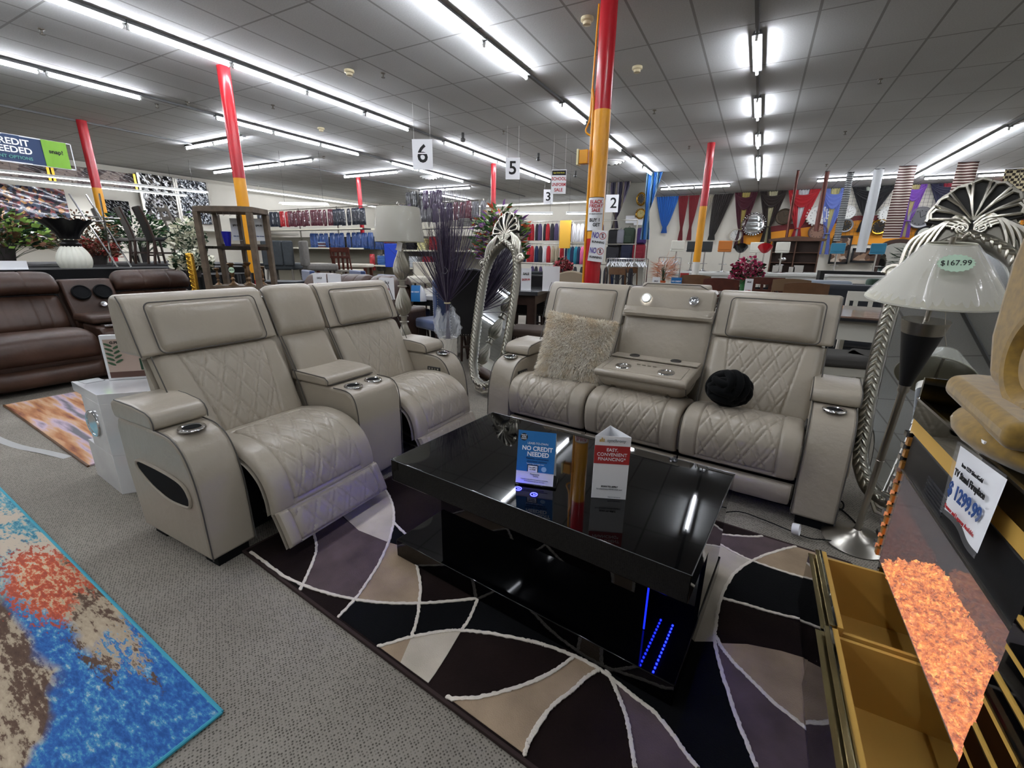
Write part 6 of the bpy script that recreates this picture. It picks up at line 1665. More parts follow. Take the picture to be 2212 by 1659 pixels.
foliage('white_flowers', ((-7.108, 3.571, 1.478)[0], (-7.108, 3.571, 1.478)[1], 1.02), 0.20, 0.66, 420, [WF, WF, G2], 'upper bunch of white flowers left of the display case', 'flowers', 7, (0.06, 0.035), pot=(0.1, 0.3, POT), base_z=0.15)
foliage('white_flowers', ((-6.354, 3.196, 1.269)[0], (-6.354, 3.196, 1.269)[1], 1.02), 0.20, 0.36, 420, [WF, WF, G2], 'lower bunch of white flowers left of the display case', 'flowers', 8, (0.06, 0.035), pot=(0.1, 0.16, POT))
foliage('flower_bouquet', ((-3.302, 5.784, 1.668)[0], (-3.302, 5.784, 1.668)[1], 0.92), 0.34, 1.05, 1000, [PU, G1, WF, G1, G3, G1, G1, OR, PU], 'tall mixed purple and orange bouquet behind the leaning mirror', 'flowers', 9, (0.13, 0.024), pot=(0.12, 0.4, GLASS), base_z=0.1)
foliage('pink_flowers', ((-3.108, 7.736, 1.189)[0], (-3.108, 7.736, 1.189)[1], 0.92), 0.15, 0.42, 420, [PK2, PK2, G2], 'coral pink flowers in a dark vase left of the thick post', 'flowers', 10, (0.05, 0.03), pot=(0.08, 0.15, GLASS))
foliage('pink_flowers', ((-0.148, 8.790, 1.026)[0], (-0.148, 8.790, 1.026)[1], 0.80), 0.24, 0.62, 800, [PK, PK, G2], 'large pink hydrangea flowers in a green vase behind the sofa', 'flowers', 11, (0.05, 0.03), pot=(0.10, 0.25, mat('green_glass_vase', '#2d6a3a', 0.1)))
foliage('palm_leaves', ((3.245, 9.552, 1.780)[0], (3.245, 9.552, 1.780)[1], 0.6), 0.55, 1.5, 150, [G2, G2], 'dark green palm leaves at the right edge', 'plant', 12, (0.55, 0.03), pot=(0.2, 0.4, POT))
foliage('dried_reeds', ((-1.368, 7.899, 1.015)[0], (-1.368, 7.899, 1.015)[1], 0.85), 0.05, 0.5, 300, [mat('peach_reed', '#c98c6c', 0.7)], 'peach dried reeds in a small orange vase behind the sofa', 'flowers', 13, (0.22, 0.004), pot=(0.045, 0.12, OR))

# left wall dressing
def wall_panel(name, y0, y1, z0, z1, m, label, cat='picture', x=-18.45, frame=None):
    r = empty(name, (x, (y0 + y1) / 2, (z0 + z1) / 2), pi / 2, label, cat)
    w_, h_ = (y1 - y0) / 2, (z1 - z0) / 2
    mb = MB(); mb.grid(lambda u, v: (-w_ + 2 * w_ * u, -0.03 - 0.012 * sin(u * 23 + v * 9) * sin(v * 17), -h_ + 2 * h_ * v), 40, 26)
    mb.build('canvas', m, r, fix=False)
    MB().box((-w_, -0.02, -h_), (w_, 0.12, h_)).build('backing', INK, r, smooth=False)
    if frame:
        for a in (-1, 1): MB().box((a * w_ - 0.03, -0.06, -h_), (a * w_ + 0.03, 0.02, h_)).build('frame_side', frame, r, smooth=False)
    return r
def art_mat(name, stops, scale=3.0, dist=2.0):
    m = mat(name, '#222226', 0.12, coat=0.5); nt, b = nodes_of(m); tc = nt.nodes.new('ShaderNodeTexCoord'); n = nt.nodes.new('ShaderNodeTexVoronoi'); n.inputs['Scale'].default_value = scale
    nt.links.new(tc.outputs['Object'], n.inputs['Vector']); sp = nt.nodes.new('ShaderNodeSeparateColor'); nt.links.new(n.outputs['Color'], sp.inputs[0])
    r = nt.nodes.new('ShaderNodeValToRGB'); e = r.color_ramp.elements
    while len(e) < len(stops): e.new(0.5)
    for q, (p, c) in zip(e, stops): q.position = p; q.color = lin(c)
    nt.links.new(sp.outputs[0], r.inputs['Fac']); nt.links.new(r.outputs['Color'], b.inputs['Base Color']); return m
A1 = art_mat('floral_print', [(0.0, '#15161d'), (0.3, '#2d2a3a'), (0.5, '#4a5566'), (0.65, '#8a4a48'), (0.8, '#2a2330'), (0.95, '#b98a5a')], 13)
A2 = art_mat('bull_print', [(0.0, '#0d0d10'), (0.5, '#1a1a1e'), (0.75, '#6a655e'), (0.9, '#d8d8d8')], 15)
A3 = art_mat('frost_print', [(0.0, '#0b0c10'), (0.4, '#20242a'), (0.7, '#7a828c'), (0.9, '#dfe4ea')], 26)
A4 = art_mat('portrait_print', [(0.0, '#3a3234'), (0.5, '#6a5c5a'), (0.9, '#a8988c')], 2)
wall_panel('wall_picture', 2.6, 6.15, 1.80, 3.02, A1, 'huge dark floral picture on the left wall')
wall_panel('wall_picture', 8.10, 9.15, 2.36, 3.78, A2, 'dark picture with pale swirls on the left wall, left of the pair', frame=STEEL)
wall_panel('wall_picture', 9.22, 10.25, 2.30, 3.76, A3, 'black and frost white picture on the left wall, right of the pair', frame=STEEL)
wall_panel('wall_picture', 7.0, 7.7, 2.2, 2.85, mat('plain_black_art', '#0e0f11', 0.1), 'small glossy black picture behind the green plant')
for i, (a, b) in enumerate(((2.4, 4.4), (4.5, 5.9), (6.0, 6.9), (6.95, 8.0))):
    wall_panel('wall_picture', a, b, 3.22, 3.72, A4, 'brownish portrait picture in the strip under the ceiling, %s from the left' % ORD[i].replace('nearest', 'first'), frame=GOLD)
r = empty('wall_shelf', (-18.0, 5.0, 1.58), 0, 'white shelf along the left wall carrying lamp shades', 'shelf')
MB().box((-0.5, -4.5, 0), (0.5, 2.0, 0.07)).build('board', CREAMW, r, smooth=False)
r = empty('wall_shelf', (-18.0, 9.2, 2.02), 0, 'white shelf under the pair of dark pictures', 'shelf')
MB().box((-0.5, -1.3, 0), (0.5, 4.0, 0.08)).build('board', CREAMW, r, smooth=False)
for i, (y, lab, r0, r1, h_, m) in enumerate(((5.0, 'white cone lamp shade in plastic on the left wall shelf', .34, .18, .36, 'w'), (5.75, 'white drum lamp shade on the left wall shelf', .27, .25, .34, 'w'), (4.15, 'small dark pleated lamp on the left wall shelf', .16, .10, .42, 'd'))):
    t = empty('table_lamp', (-17.7, y, 1.65), 0, lab, 'lamp')
    MB().lathe([(r0, 0), (r1, h_)], 24, cap=False).build('lamp_shade', PAPER if m == 'w' else mat('pewter', '#7b7680', 0.3, 0.6), t)
    MB().lathe([(0.0, 0), (0.1, 0), (0.03, 0.05), (0.03, h_)], 12, cap=False).build('base', STEEL, t)
c = card((-7.85, 1.95, 1.10), 0.30, 0.10, radians(80), 'narrow white price strip on the black drape')
for (a, b, z, lab) in ((1.0, 2.6, 1.35, 'pale folded blanket stack at the left edge'),):
    pass

# ------------------------------------------------------------------ racks of clothing
def bag_mesh(name, m, w_=0.23, h_=0.55, seed=1, shirt=False, d=0.05):
    mb = MB(); rn = random.Random(seed); ph = rn.uniform(0, 6)
    def fn(sgn):
        def f(u, v):
            wv = w_ * (1.0 - 0.15 * v ** 6 - (0.35 * max(0, v - 0.8) / 0.2 if shirt else 0))
            x = (u - 0.5) * wv; t = d * (1 - (2 * u - 1) ** 4) * (1 - abs(2 * v - 1) ** 8)
            return (x, sgn * (t + 0.012 * sin(u * 19 + ph + 2 * sin(v * 4)) * (1 - v * .5)), -h_ + h_ * v)
        return f
    mb.grid(fn(-1), 14, 8); mb.grid(fn(1), 14, 8)
    mb.tube([(0, 0, 0), (0, 0, 0.03), (0.02, 0, 0.05), (0.0, 0, 0.07)], 0.003, 4)
    me = mb.build(name, m, fix=False); return me
def put(proto, p, rz, label, cat, group):
    if proto.get('used'):
        o = proto.copy(); COL.objects.link(o)
    else: o = proto; proto['used'] = 1
    o.location = p; o.rotation_euler = (0, 0, rz)
    tag(o, label, cat, group); return o
def gm_(n, c): return mat('bagged_' + n, c, 0.35, coat=0.9, noise=(6, 0.4), bump=(14, 0.9, 0.03))
bags = {n: bag_mesh('hanging_garment', gm_(n, c), seed=i) for i, (n, c) in enumerate((('navy', '#1c2438'), ('maroon', '#5a2230'), ('red', '#c0242c'), ('dark navy', '#141a2a'), ('denim blue', '#2a4a86'), ('grey', '#5d5c60'), ('black', '#131316'), ('plum', '#3c2a48')))}
GY = 11.75
def row(x0, x1, n, z, cols, gname, y=GY, rz=0.0):
    for i in range(n):
        c = cols[min(len(cols) - 1, int(i * len(cols) / n))]
        put(bags[c], (x0 + (x1 - x0) * (i + 0.5) / n, y + RND.uniform(-.04, .04), z + RND.uniform(-.015, .015)), rz + RND.uniform(-0.35, 0.35), '%s garment in a clear plastic bag on the %s' % (c, gname), 'garment', '%s garments on the %s' % (c, gname))
row(-17.9, -12.0, 25, 2.82, ['navy'] * 6 + ['red'] * 2 + ['maroon'] * 10 + ['dark navy'] * 7, 'upper rail of the long rack')
row(-15.0, -10.6, 16, 2.02, ['denim blue'], 'second shelf of the long rack')
row(-12.0, -11.2, 3, 1.30, ['red', 'black', 'black'], 'bottom row of the long rack')
row(-10.6, -7.2, 14, 2.85, ['plum', 'grey', 'plum', 'maroon', 'grey'], 'upper rail beyond the purple twigs')
row(-10.2, -8.8, 6, 3.22, ['black', 'plum'], 'highest rail beyond the purple twigs')
def gondola():
    r = empty('clothing_rack', (-12.5, GY + 0.25, 0), 0, 'long store rack with cream shelf edges behind the bagged garments', 'rack')
    SH = mat('shelf_cream', '#cfcbb8', 0.5); DK = mat('shelf_dark', '#2b302e', 0.6)
    for i, (x0, x1, z) in enumerate(((-5.5, 0.6, 2.15), (-5.5, 0.6, 1.50), (-5.5, 2.0, 0.95), (1.0, 5.6, 2.12), (1.8, 5.6, 1.45), (1.8, 5.6, 0.9))):
        MB().box((x0, -0.55, z - 0.02), (x1, 0.1, z)).build('shelf', DK, r, smooth=False)
        MB().box((x0, -0.57, z - 0.035), (x1, -0.55, z + 0.01)).build('shelf_edge', SH, r, smooth=False)
    MB().cyl((-5.5, -0.2, 2.88), (5.0, -0.2, 2.88), 0.015, n=8).build('rail', STEEL, r)
    for x in (-5.5, -3.4, -1.3, 0.8, 2.9, 5.0): MB().box((x - 0.02, 0.08, 0), (x + 0.02, 0.12, 2.95)).build('upright', STEEL, r, smooth=False)
    MB().box((-5.5, 0.12, 0), (5.6, 0.16, 1.9)).build('rear_panel', mat('rack_back', '#8f8a7c', 0.7), r, smooth=False)
gondola()
# folded stacks
def stack(x, z, n, cols, label, y=GY, w_=0.34, group=None):
    for k in range(n):
        c = cols[k % len(cols)]
        o = MB().box((-w_ / 2, -0.16, 0), (w_ / 2, 0.16, 0.05)).build('folded_garment', mat('folded_' + c.strip('#'), c, 0.8), bevel=0.015, loc=(x + RND.uniform(-.015, .015), y, z + k * 0.0505))
        tag(o, label, 'folded clothes', group)
for (x, z, n, cols, lab) in ((-9.55, 1.455, 7, ['#d8d09a'], 'folded pale yellow shirt in the stack by the mirror top'), (-10.0, 1.455, 8, ['#151517'], 'folded black shirt on the shelf behind the twigs'), (-9.05, 1.455, 8, ['#8a1f24'], 'folded dark red shirt right of the yellow stack'), (-9.9, 0.905, 7, ['#cfd2d4'], 'folded white shirt on the lower shelf behind the twigs'), (-9.35, 0.905, 7, ['#a01c24'], 'folded red trousers on the lower shelf'),
                          (-16.6, 1.505, 5, ['#6a6468'], 'folded grey bag on the rack above the charcoal stool'), (-14.2, 1.505, 4, ['#5a3038', '#8c98a8'], 'folded bedding bag on the rack between the stools'), (-11.3, 0.955, 6, ['#3f67a0'], 'folded blue jeans behind the silver lamp'), (-8.3, 2.125, 4, ['#9a968c'], 'folded grey bag on the upper shelf left of the bouquet'), (-7.9, 2.125, 5, ['#6c6a66'], 'folded charcoal bag on the upper shelf left of the bouquet')):
    stack(x, z, n, cols, lab, group=lab.replace('folded ', 'folded pieces: '))
o = MB().box((-0.28, -0.12, 0), (0.28, 0.12, 0.75)).build('boxed_sheets', mat('royal_blue_pack', '#1f3fb0', 0.2), loc=(-10.55, GY - 0.35, 0.9), bevel=0.02); tag(o, 'royal blue hanging pack behind the purple twigs', 'packaged goods')
o = MB().box((-0.28, -0.12, 0), (0.28, 0.12, 0.24)).build('boxed_sheets', mat('dull_red_pack', '#8c3038', 0.3), loc=(-10.55, GY - 0.35, 1.66), bevel=0.02); tag(o, 'dull red pack on top of the royal blue one', 'packaged goods')

shirts = {n: bag_mesh('hanging_shirt', mat('shirt_' + n.replace(' ', '_'), c, 0.85), w_=0.13, h_=0.48, seed=i + 20, shirt=True, d=0.03) for i, (n, c) in enumerate((('white', '#d0d0d4'), ('navy', '#22304f'), ('red', '#a82830'), ('charcoal', '#35353a'), ('maroon', '#5a1f2c'), ('blue', '#2f5a9a'), ('beige', '#a59883'), ('pink', '#d86a96'), ('teal', '#2f8296'), ('violet', '#544a6c')))}
rn2 = random.Random(4)
def shirts_row(x0, x1, n, z, y, gname, pal):
    for i in range(n):
        c = pal[rn2.randrange(len(pal))]
        put(shirts[c], (x0 + (x1 - x0) * (i + 0.5) / n, y + rn2.uniform(-.05, .05), z), rn2.uniform(0.2, 1.0), '%s shirt hanging on the %s' % (c, gname), 'shirt', '%s shirts on the %s' % (c, gname))
shirts_row(-6.95, -5.0, 15, 2.26, 12.9, 'top rail left of the thick post', ['charcoal', 'violet', 'red', 'white', 'beige', 'charcoal'])
shirts_row(-6.8, -5.0, 13, 1.62, 12.8, 'middle rail left of the thick post', ['navy', 'beige', 'red', 'charcoal', 'white'])
shirts_row(-6.2, -4.9, 9, 1.02, 12.7, 'low rail left of the thick post', ['maroon', 'charcoal', 'violet'])
shirts_row(-4.95, -3.9, 9, 2.22, 12.6, 'white sale rack top rail', ['white', 'white', 'maroon', 'violet'])
shirts_row(-4.9, -3.9, 10, 1.60, 12.5, 'white sale rack middle rail', ['blue', 'teal', 'navy', 'red', 'pink'])
shirts_row(-5.0, -2.9, 12, 1.05, 12.3, 'low rail behind the thick post', ['charcoal', 'navy', 'charcoal'])
for (x0, x1, y, zs, lab) in ((-7.0, -4.95, 12.95, (2.33, 1.69, 1.09), 'tall wire garment rack left of the thick post'), (-4.95, -3.0, 12.6, (2.29, 1.67, 1.12), 'wire garment rack half behind the thick post')):
    r = empty('garment_rack', (0, y, 0), 0, lab, 'rack')
    for z in zs: MB().cyl((x0, 0, z), (x1, 0, z), 0.012, n=6).build('rail', STEEL, r)
    for x in (x0, x1): MB().cyl((x, 0, 0), (x, 0, zs[0]), 0.018, n=6).build('upright', STEEL, r)
    for x in (x0, x1): MB().box((x - 0.03, -0.3, 0), (x + 0.03, 0.3, 0.04)).build('foot', STEEL, r, smooth=False)
o = MB().box((-0.16, -0.03, 0), (0.16, 0.03, 0.75)).build('yellow_black_sign', mat('yellow_board', '#c99a2c', 0.5), loc=(-4.95, 12.35, 1.55)); tag(o, 'tall dark and yellow board between the shirt racks', 'sign')

# backpacks and dark bags beside the post
def pack(p, w_, h_, m, label):
    r = empty('backpack', p, 0, label, 'backpack', None)
    MB().box((-w_ / 2, -0.10, -h_), (w_ / 2, 0.10, 0)).build('body', m, r, bevel=0.07, bseg=4)
    MB().box((-w_ * .36, -0.15, -h_ + 0.03), (w_ * .36, -0.08, -h_ * 0.45)).build('pocket', m, r, bevel=0.03, bseg=3)
    MB().tube([(-0.04, 0, -0.01), (0, 0, 0.06), (0.04, 0, -0.01)], 0.01, 6).build('handle', m, r)
for (px_, lab, c, w_, h_) in ((0, 'olive green backpack on the grey partition', '#2f3d30', .42, .56), (1, 'purple backpack on the grey partition', '#38235c', .34, .56), (2, 'navy backpack in the lower row', '#151b33', .46, .60), (3, 'dark red backpack with white label in the lower row', '#7a1426', .46, .56), (4, 'black bundle of bags left of the olive backpack', '#141417', .5, .62), (5, 'black and grey bag in the lower row by the post', '#26262c', .5, .6), (6, 'grey and white patterned bag by the partition', '#7d7d85', .25, .5)):
    p = ((-4.289, 16.900, 2.347), (-3.826, 16.900, 2.341), (-4.306, 16.900, 1.772), (-3.887, 16.900, 1.773), (-4.794, 16.900, 2.290), (-4.834, 16.900, 1.706), (-4.561, 16.800, 2.282))[px_]
    pk = pack(p, w_, h_, mat('pack_' + c.strip('#'), c, 0.7), lab)
r = empty('wire_grid', (-4.35, 17.2, 0), 0, 'grey wire grid on the partition holding the backpacks', 'display grid')
m = MB()
for k in range(18): m.box((-0.75 + k * 0.085, -0.006, 0.6), (-0.744 + k * 0.085, 0.006, 2.35))
for k in range(20): m.box((-0.75, -0.006, 0.62 + k * 0.09), (0.70, 0.006, 0.626 + k * 0.09))
m.box((-0.75, -0.02, 0), (-0.72, 0.02, 2.35)); m.box((0.68, -0.02, 0), (0.71, 0.02, 2.35)); m.build('wire_lattice', STEEL, r, smooth=False)
for z in (1.86, 1.22): MB().cyl((-0.75, -0.30, z), (0.7, -0.30, z), 0.012, n=6).box((-0.7, -0.3, z - .01), (-0.68, 0, z + .01)).box((0.66, -0.3, z - .01), (0.68, 0, z + .01)).build('hook_bar', STEEL, r)
# white hangers on a round rack
def hangers():
    HW = mat('white_hanger', '#e2e4e8', 0.4)
    m = MB().tube([(-0.21, 0, -0.12), (-0.2, 0, -0.10), (0, 0, 0), (0.2, 0, -0.10), (0.21, 0, -0.12)], 0.014, 6).tube([(0, 0, 0), (0, 0, 0.05), (0.025, 0, 0.075), (0.0, 0, 0.10)], 0.006, 5)
    h = m.build('clothes_hanger', HW)
    n = 0
    for (cx, cy, cz, nn, lab, sp) in ((*(-3.013, 11.928, 1.211), 22, 'white empty hanger on the rack behind the crossback chairs', 0.95), (*(-2.219, 13.548, 1.253), 6, 'white hanger on the rack right of the backpacks', 0.5)):
        rr = empty('hanger_rack', (cx, cy, 0), radians(20), 'chrome rack of empty white hangers, %s' % ('left' if nn > 10 else 'right'), 'rack')
        MB().cyl((-sp / 2 - .05, 0, cz + 0.08), (sp / 2 + .05, 0, cz + 0.08), 0.012, n=6).build('rail', CHROME, rr)
        for sx in (-1, 1): MB().cyl((sx * (sp / 2 + .05), 0, 0), (sx * (sp / 2 + .05), 0, cz + 0.08), 0.015, n=6).build('upright', CHROME, rr)
        for i in range(nn):
            t = (i + .5) / nn - .5
            o = h if n == 0 else h.copy()
            if n: COL.objects.link(o)
            n += 1
            o.location = (cx + cos(radians(20)) * sp * t, cy + sin(radians(20)) * sp * t, cz); o.rotation_euler = (0, 0, radians(110) + RND.uniform(-.7, .7)); tag(o, lab, 'hanger', lab.replace('white ', 'white hangers: '))
hangers()
# ------------------------------------------------------------------ curtains along the back wall
def curtain_mesh(w_top, h_, tie, w_tie, w_bot, m, folds=9, y=-0.06, amp=0.035, x_shift=0.0):
    mb = MB()
    def fn(u, v):
        # v 0 bottom, 1 top; tie is the height fraction of the tie
        if v > tie: t = (v - tie) / (1 - tie); w_ = w_tie + (w_top - w_tie) * t ** 0.75
        else: t = (tie - v) / tie; w_ = w_tie + (w_bot - w_tie) * t ** 0.6
        x = (u - 0.5) * w_ + x_shift * (1 - min(1, max(0, (v - tie) / max(0.01, 1 - tie)))) 
        return (x, y + amp * sin(u * folds * 2 * pi + v) * (0.4 + 0.6 * min(1, w_ / w_top)), -h_ + h_ * v)
    mb.grid(fn, folds * 8, 18); return mb
CF = lambda n, c: mat('curtain_' + n, c, 0.7, sheen=0.2)
def gather(name, x, wt, h_, m, label, tie=0.35, wtie=0.10, wbot=0.28, parts=(), y=21.35, z=3.86, shift=0.0):
    r = empty(name, (x, y, z), 0, label, 'curtain')
    curtain_mesh(wt, h_, tie, wtie, wbot, m, x_shift=shift).build('drape', m, r, fix=False)
    MB().cyl((-wt / 2, -0.03, 0.0), (wt / 2, -0.03, 0.0), 0.012, n=6).build('rod', DARKPL, r)
    return r
gather('curtain', -3.87, 0.95, 1.50, CF('blue', '#2a70c4'), 'bright blue knotted curtain on the back wall', tie=0.15, wtie=0.14, wbot=0.26)
gather('curtain', -3.22, 0.42, 1.9, CF('red', '#a01c2c'), 'left half of the plain red curtain pair', tie=0.3, wtie=0.08, wbot=0.22, shift=0.06)
gather('curtain', -2.78, 0.42, 1.8, CF('red', '#a01c2c'), 'right half of the plain red curtain pair', tie=0.3, wtie=0.08, wbot=0.2, shift=-0.02)
gather('curtain', -2.25, 0.48, 1.5, CF('cream', '#b6b0a0'), 'cream curtain beside the far red and yellow post', tie=0.1, wtie=0.12, wbot=0.2, shift=-0.15)
gather('curtain', -1.66, 0.74, 1.8, CF('dark', '#2e2724'), 'dark brown curtain right of the cream one', tie=0.1, wtie=0.2, wbot=0.3, shift=-0.25)
def swag(x, wt, h_, mo, mi, label, tie=0.32):
    """outer drape caught low in the middle, paler panel behind and a scooped valance above"""
    r = empty('swag_curtain', (x, 21.35, 3.88), 0, label, 'curtain')
    MB().cyl((-wt / 2, -0.03, 0.0), (wt / 2, -0.03, 0.0), 0.012, n=6).build('rod', DARKPL, r)
    curtain_mesh(wt * 0.55, h_ * 0.98, tie, 0.07, wt * 0.22, mi, folds=6, y=-0.04, amp=0.02).build('inner_panel', mi, r, fix=False)
    for sd in (-1, 1):
        mb = MB()
        def fn(u, v, sd=sd):
            if v > tie: t = (v - tie) / (1 - tie); xo = 0.08 + (wt / 2 - 0.08) * t ** 0.8; xi = 0.03 + (wt / 2 * 0.30) * t ** 1.3
            else: t = (tie - v) / tie; xo = 0.08 + wt * 0.13 * t ** .6; xi = 0.03 + 0.02 * t
            x = xi + (xo - xi) * u; return (sd * x, -0.09 + 0.02 * sin(u * 18 + v * 2), -h_ + h_ * v)
        mb.grid(fn, 22, 18); mb.build('side_drape', mo, r, fix=False)
    sw = MB()
    def fs(u, v):
        X = (u - 0.5) * wt * 0.94; dip = (1 - (2 * u - 1) ** 2)
        return (X * (1 - 0.12 * dip * v), -0.12 - 0.03 * sin(v * 22) * dip - 0.03 * dip, -0.02 - dip * (0.16 + 0.42 * v) * (h_ / 1.9) - 0.10 * v * (1 - dip))
    sw.grid(fs, 24, 20); sw.build('scooped_valance', mo, r, fix=False)
    t_ = MB().torus((0, -0.09, -h_ * (1 - tie)), 0.085, 0.02, 16, 6).build('tie_back', mo, r)
    MB().torus((0, -0.05, -0.12), 0.10, 0.012, 16, 5, axis='y').build('rosette', mi, r)
    return r
swag(-0.83, 0.84, 2.15, CF('maroon', '#4c1626'), CF('mustard', '#b8a860'), 'maroon swag curtain with mustard panel, right of the far post')
swag(0.12, 0.93, 1.95, CF('brownblack', '#2c211d'), CF('ivory', '#c2bc9a'), 'dark brown swag curtain with ivory panel')
swag(1.14, 1.05, 2.05, CF('scarlet', '#b0202a'), CF('white', '#cfd0d2'), 'scarlet swag curtain with white panel over the wooden hutch')
swag(2.13, 0.80, 2.35, CF('periwinkle', '#6a7cc0'), CF('butter', '#c4bc84'), 'periwinkle blue swag curtain with butter yellow panel')
swag(3.25, 1.25, 1.55, CF('black', '#0c0c10'), CF('palegreen', '#b2b8ac'), 'black swag curtain behind the white hanging strip')
swag(4.43, 0.62, 1.75, CF('violet', '#7a4aa8'), CF('straw', '#c2b684'), 'violet swag curtain with straw coloured panel')
swag(5.33, 1.05, 1.35, CF('navy', '#1a1a36'), CF('crimson', '#8a1c30'), 'navy and crimson swag curtain near the right')
swag(6.38, 1.0, 1.5, CF('orange', '#c4502c'), CF('sand', '#c8a888'), 'orange swag curtain with sand panel above the mirror crest')
def striped(name, cs):
    m = mat(name, cs[0], 0.6); nt, b = nodes_of(m); tc = nt.nodes.new('ShaderNodeTexCoord'); sp = nt.nodes.new('ShaderNodeSeparateXYZ'); nt.links.new(tc.outputs['Object'], sp.inputs[0])
    mu = nt.nodes.new('ShaderNodeMath'); mu.operation = 'MULTIPLY'; mu.inputs[1].default_value = cs[3]; nt.links.new(sp.outputs[2 if cs[4] == 'z' else 0], mu.inputs[0])
    fr = nt.nodes.new('ShaderNodeMath'); fr.operation = 'FRACT'; nt.links.new(mu.outputs[0], fr.inputs[0])
    r = nt.nodes.new('ShaderNodeValToRGB'); r.color_ramp.interpolation = 'CONSTANT'; e = r.color_ramp.elements; e.new(0.66)
    for q, (p, c) in zip(e, ((0, cs[0]), (0.45, cs[1]), (0.75, cs[2]))): q.position = p; q.color = lin(c)
    nt.links.new(fr.outputs[0], r.inputs['Fac']); nt.links.new(r.outputs['Color'], b.inputs['Base Color']); return m
gather('curtain', -4.75, 0.80, 1.55, striped('curtain_stripe_grey', ('#3c3a4c', '#8c8478', '#6c6478', 4.0, 'x')), 'grey and purple striped curtain hung beside the number 2 sign', tie=0.22, wtie=0.06, wbot=0.26, y=16.85, z=3.88, shift=-0.05)
gather('curtain', -3.28, 0.50, 2.0, striped('curtain_stripe_blue', ('#3f7cc0', '#8fb0c8', '#2c4a5c', 6.0, 'x')), 'blue and silver striped curtain on the end of the partition', tie=0.42, wtie=0.10, wbot=0.30, y=15.5, z=3.89, shift=-0.12)

# ------------------------------------------------------------------ back wall: yellow band, clocks, mirrors, hutch
YB = mat('amber_wall_paint', '#e8971c', 0.5); MR_ = mat('maroon_wall_paint', '#6c1f22', 0.6)
b = MB().prism([(-0.9, 1.9), (8.0, 1.9), (8.0, 2.65), (3.0, 2.75), (0.5, 2.40), (-0.9, 2.22)], 21.44, 21.49, 'y').build('trim_1', YB, smooth=False); b['kind'] = 'structure'
b = MB().prism([(-0.9, 2.22), (0.5, 2.40), (3.0, 2.75), (8.0, 2.65), (8.0, 2.85), (3.0, 2.92), (0.5, 2.62), (-0.9, 2.45)], 21.43, 21.48, 'y').build('trim_2', MR_, smooth=False); b['kind'] = 'structure'
def grid_wall():
    r = empty('wire_grid', (5.2, 21.36, 0), 0, 'black wire grid panel behind the right hand curtains', 'display grid')
    m = MB()
    for k in range(46): m.box((-2.6 + k * 0.12, -0.004, 2.2), (-2.594 + k * 0.12, 0.004, 3.86))
    for k in range(14): m.box((-2.6, -0.004, 2.22 + k * 0.12), (2.8, 0.004, 2.226 + k * 0.12))
    m.build('wire_lattice', DARKPL, r, smooth=False)
grid_wall()
def clock(p, R_, rim, face, label, kind='wall_clock', style='plain', sz=1.0):
    r = empty(kind, (p[0], 21.30, p[2]), 0, label, 'clock' if 'clock' in kind else 'wall mirror')
    c = MB(); c.T = Matrix.Rotation(pi / 2, 4, 'X')
    c.lathe([(0, 0.02), (R_ * .78, 0.02), (R_ * .8, 0.04), (R_ * .92, 0.05), (R_, 0.03), (R_, -0.05), (0, -0.05)], 36, cap=False); c.build('rim', rim, r)
    f = MB(); f.T = Matrix.Translation((0, -0.022, 0)) @ Matrix.Rotation(pi / 2, 4, 'X'); f.lathe([(0, 0), (R_ * .76, 0)], 32, cap=False); fo = f.build('dial' if 'clock' in kind else 'mirror_pane', face, r)
    if style in ('scallop', 'jewel'):
        n = 20 if style == 'scallop' else 30; g = MB()
        for k in range(n):
            a = 2 * pi * k / n; g.sphere((R_ * 1.06 * cos(a), -0.03, R_ * 1.06 * sin(a)), R_ * (0.11 if style == 'scallop' else 0.09), 8, 5)
        g.build('scalloped_edge', rim, r)
    if 'clock' in kind:
        h = MB()
        for k in range(12):
            a = 2 * pi * k / 12; h.box((R_ * .62 * cos(a) - R_ * .03, -0.026, R_ * .62 * sin(a) - R_ * .05), (R_ * .62 * cos(a) + R_ * .03, -0.023, R_ * .62 * sin(a) + R_ * .05))
        h.build('hour_marks', INK if face is not DKF else GOLD, fo, smooth=False)
        MB().tube([(0, -0.028, 0), (R_ * .4, -0.028, R_ * .25)], R_ * .02, 4).build('hand', INK if face is not DKF else GOLD, fo)
        MB().tube([(0, -0.028, 0), (-R_ * .15, -0.028, R_ * .55)], R_ * .02, 4).build('hand', INK if face is not DKF else GOLD, fo)
DKF = mat('dark_dial', '#15120f', 0.3); WHF = mat('white_dial', '#d9d9d4', 0.4); BRZ2 = mat('dull_bronze', '#4a4034', 0.4, 0.7); PEW = mat('pewter_rim', '#8b8b8e', 0.4, 0.6)
clock((-0.398, 21.300, 2.676), 0.40, CHROME, MIRROR, 'round wall mirror with jewelled silver rim', 'wall_mirror', 'jewel')
clock((-0.997, 21.300, 2.255), 0.26, mat('ivory_rim', '#c6bfae', 0.4), WHF, 'ivory oval clock left of the jewelled mirror')
clock((0.627, 21.300, 2.932), 0.30, BRZ2, BRZ2, 'dull bronze round clock between brown and scarlet curtains')
clock((1.706, 21.300, 2.938), 0.33, WHF, WHF, 'white scalloped clock right of the scarlet curtain', style='scallop')
clock((1.823, 21.300, 2.352), 0.31, mat('brown_rim', '#5a3a30', 0.4), mat('brown_dial', '#8a6a5a', 0.3), 'brown round clock with pale numerals under the scalloped one')
clock((2.655, 21.300, 2.573), 0.25, PEW, DKF, 'silver rimmed dark clock right of the periwinkle curtain')
clock((2.655, 21.300, 3.026), 0.24, WHF, WHF, 'plain white clock above the silver rimmed dark clock')
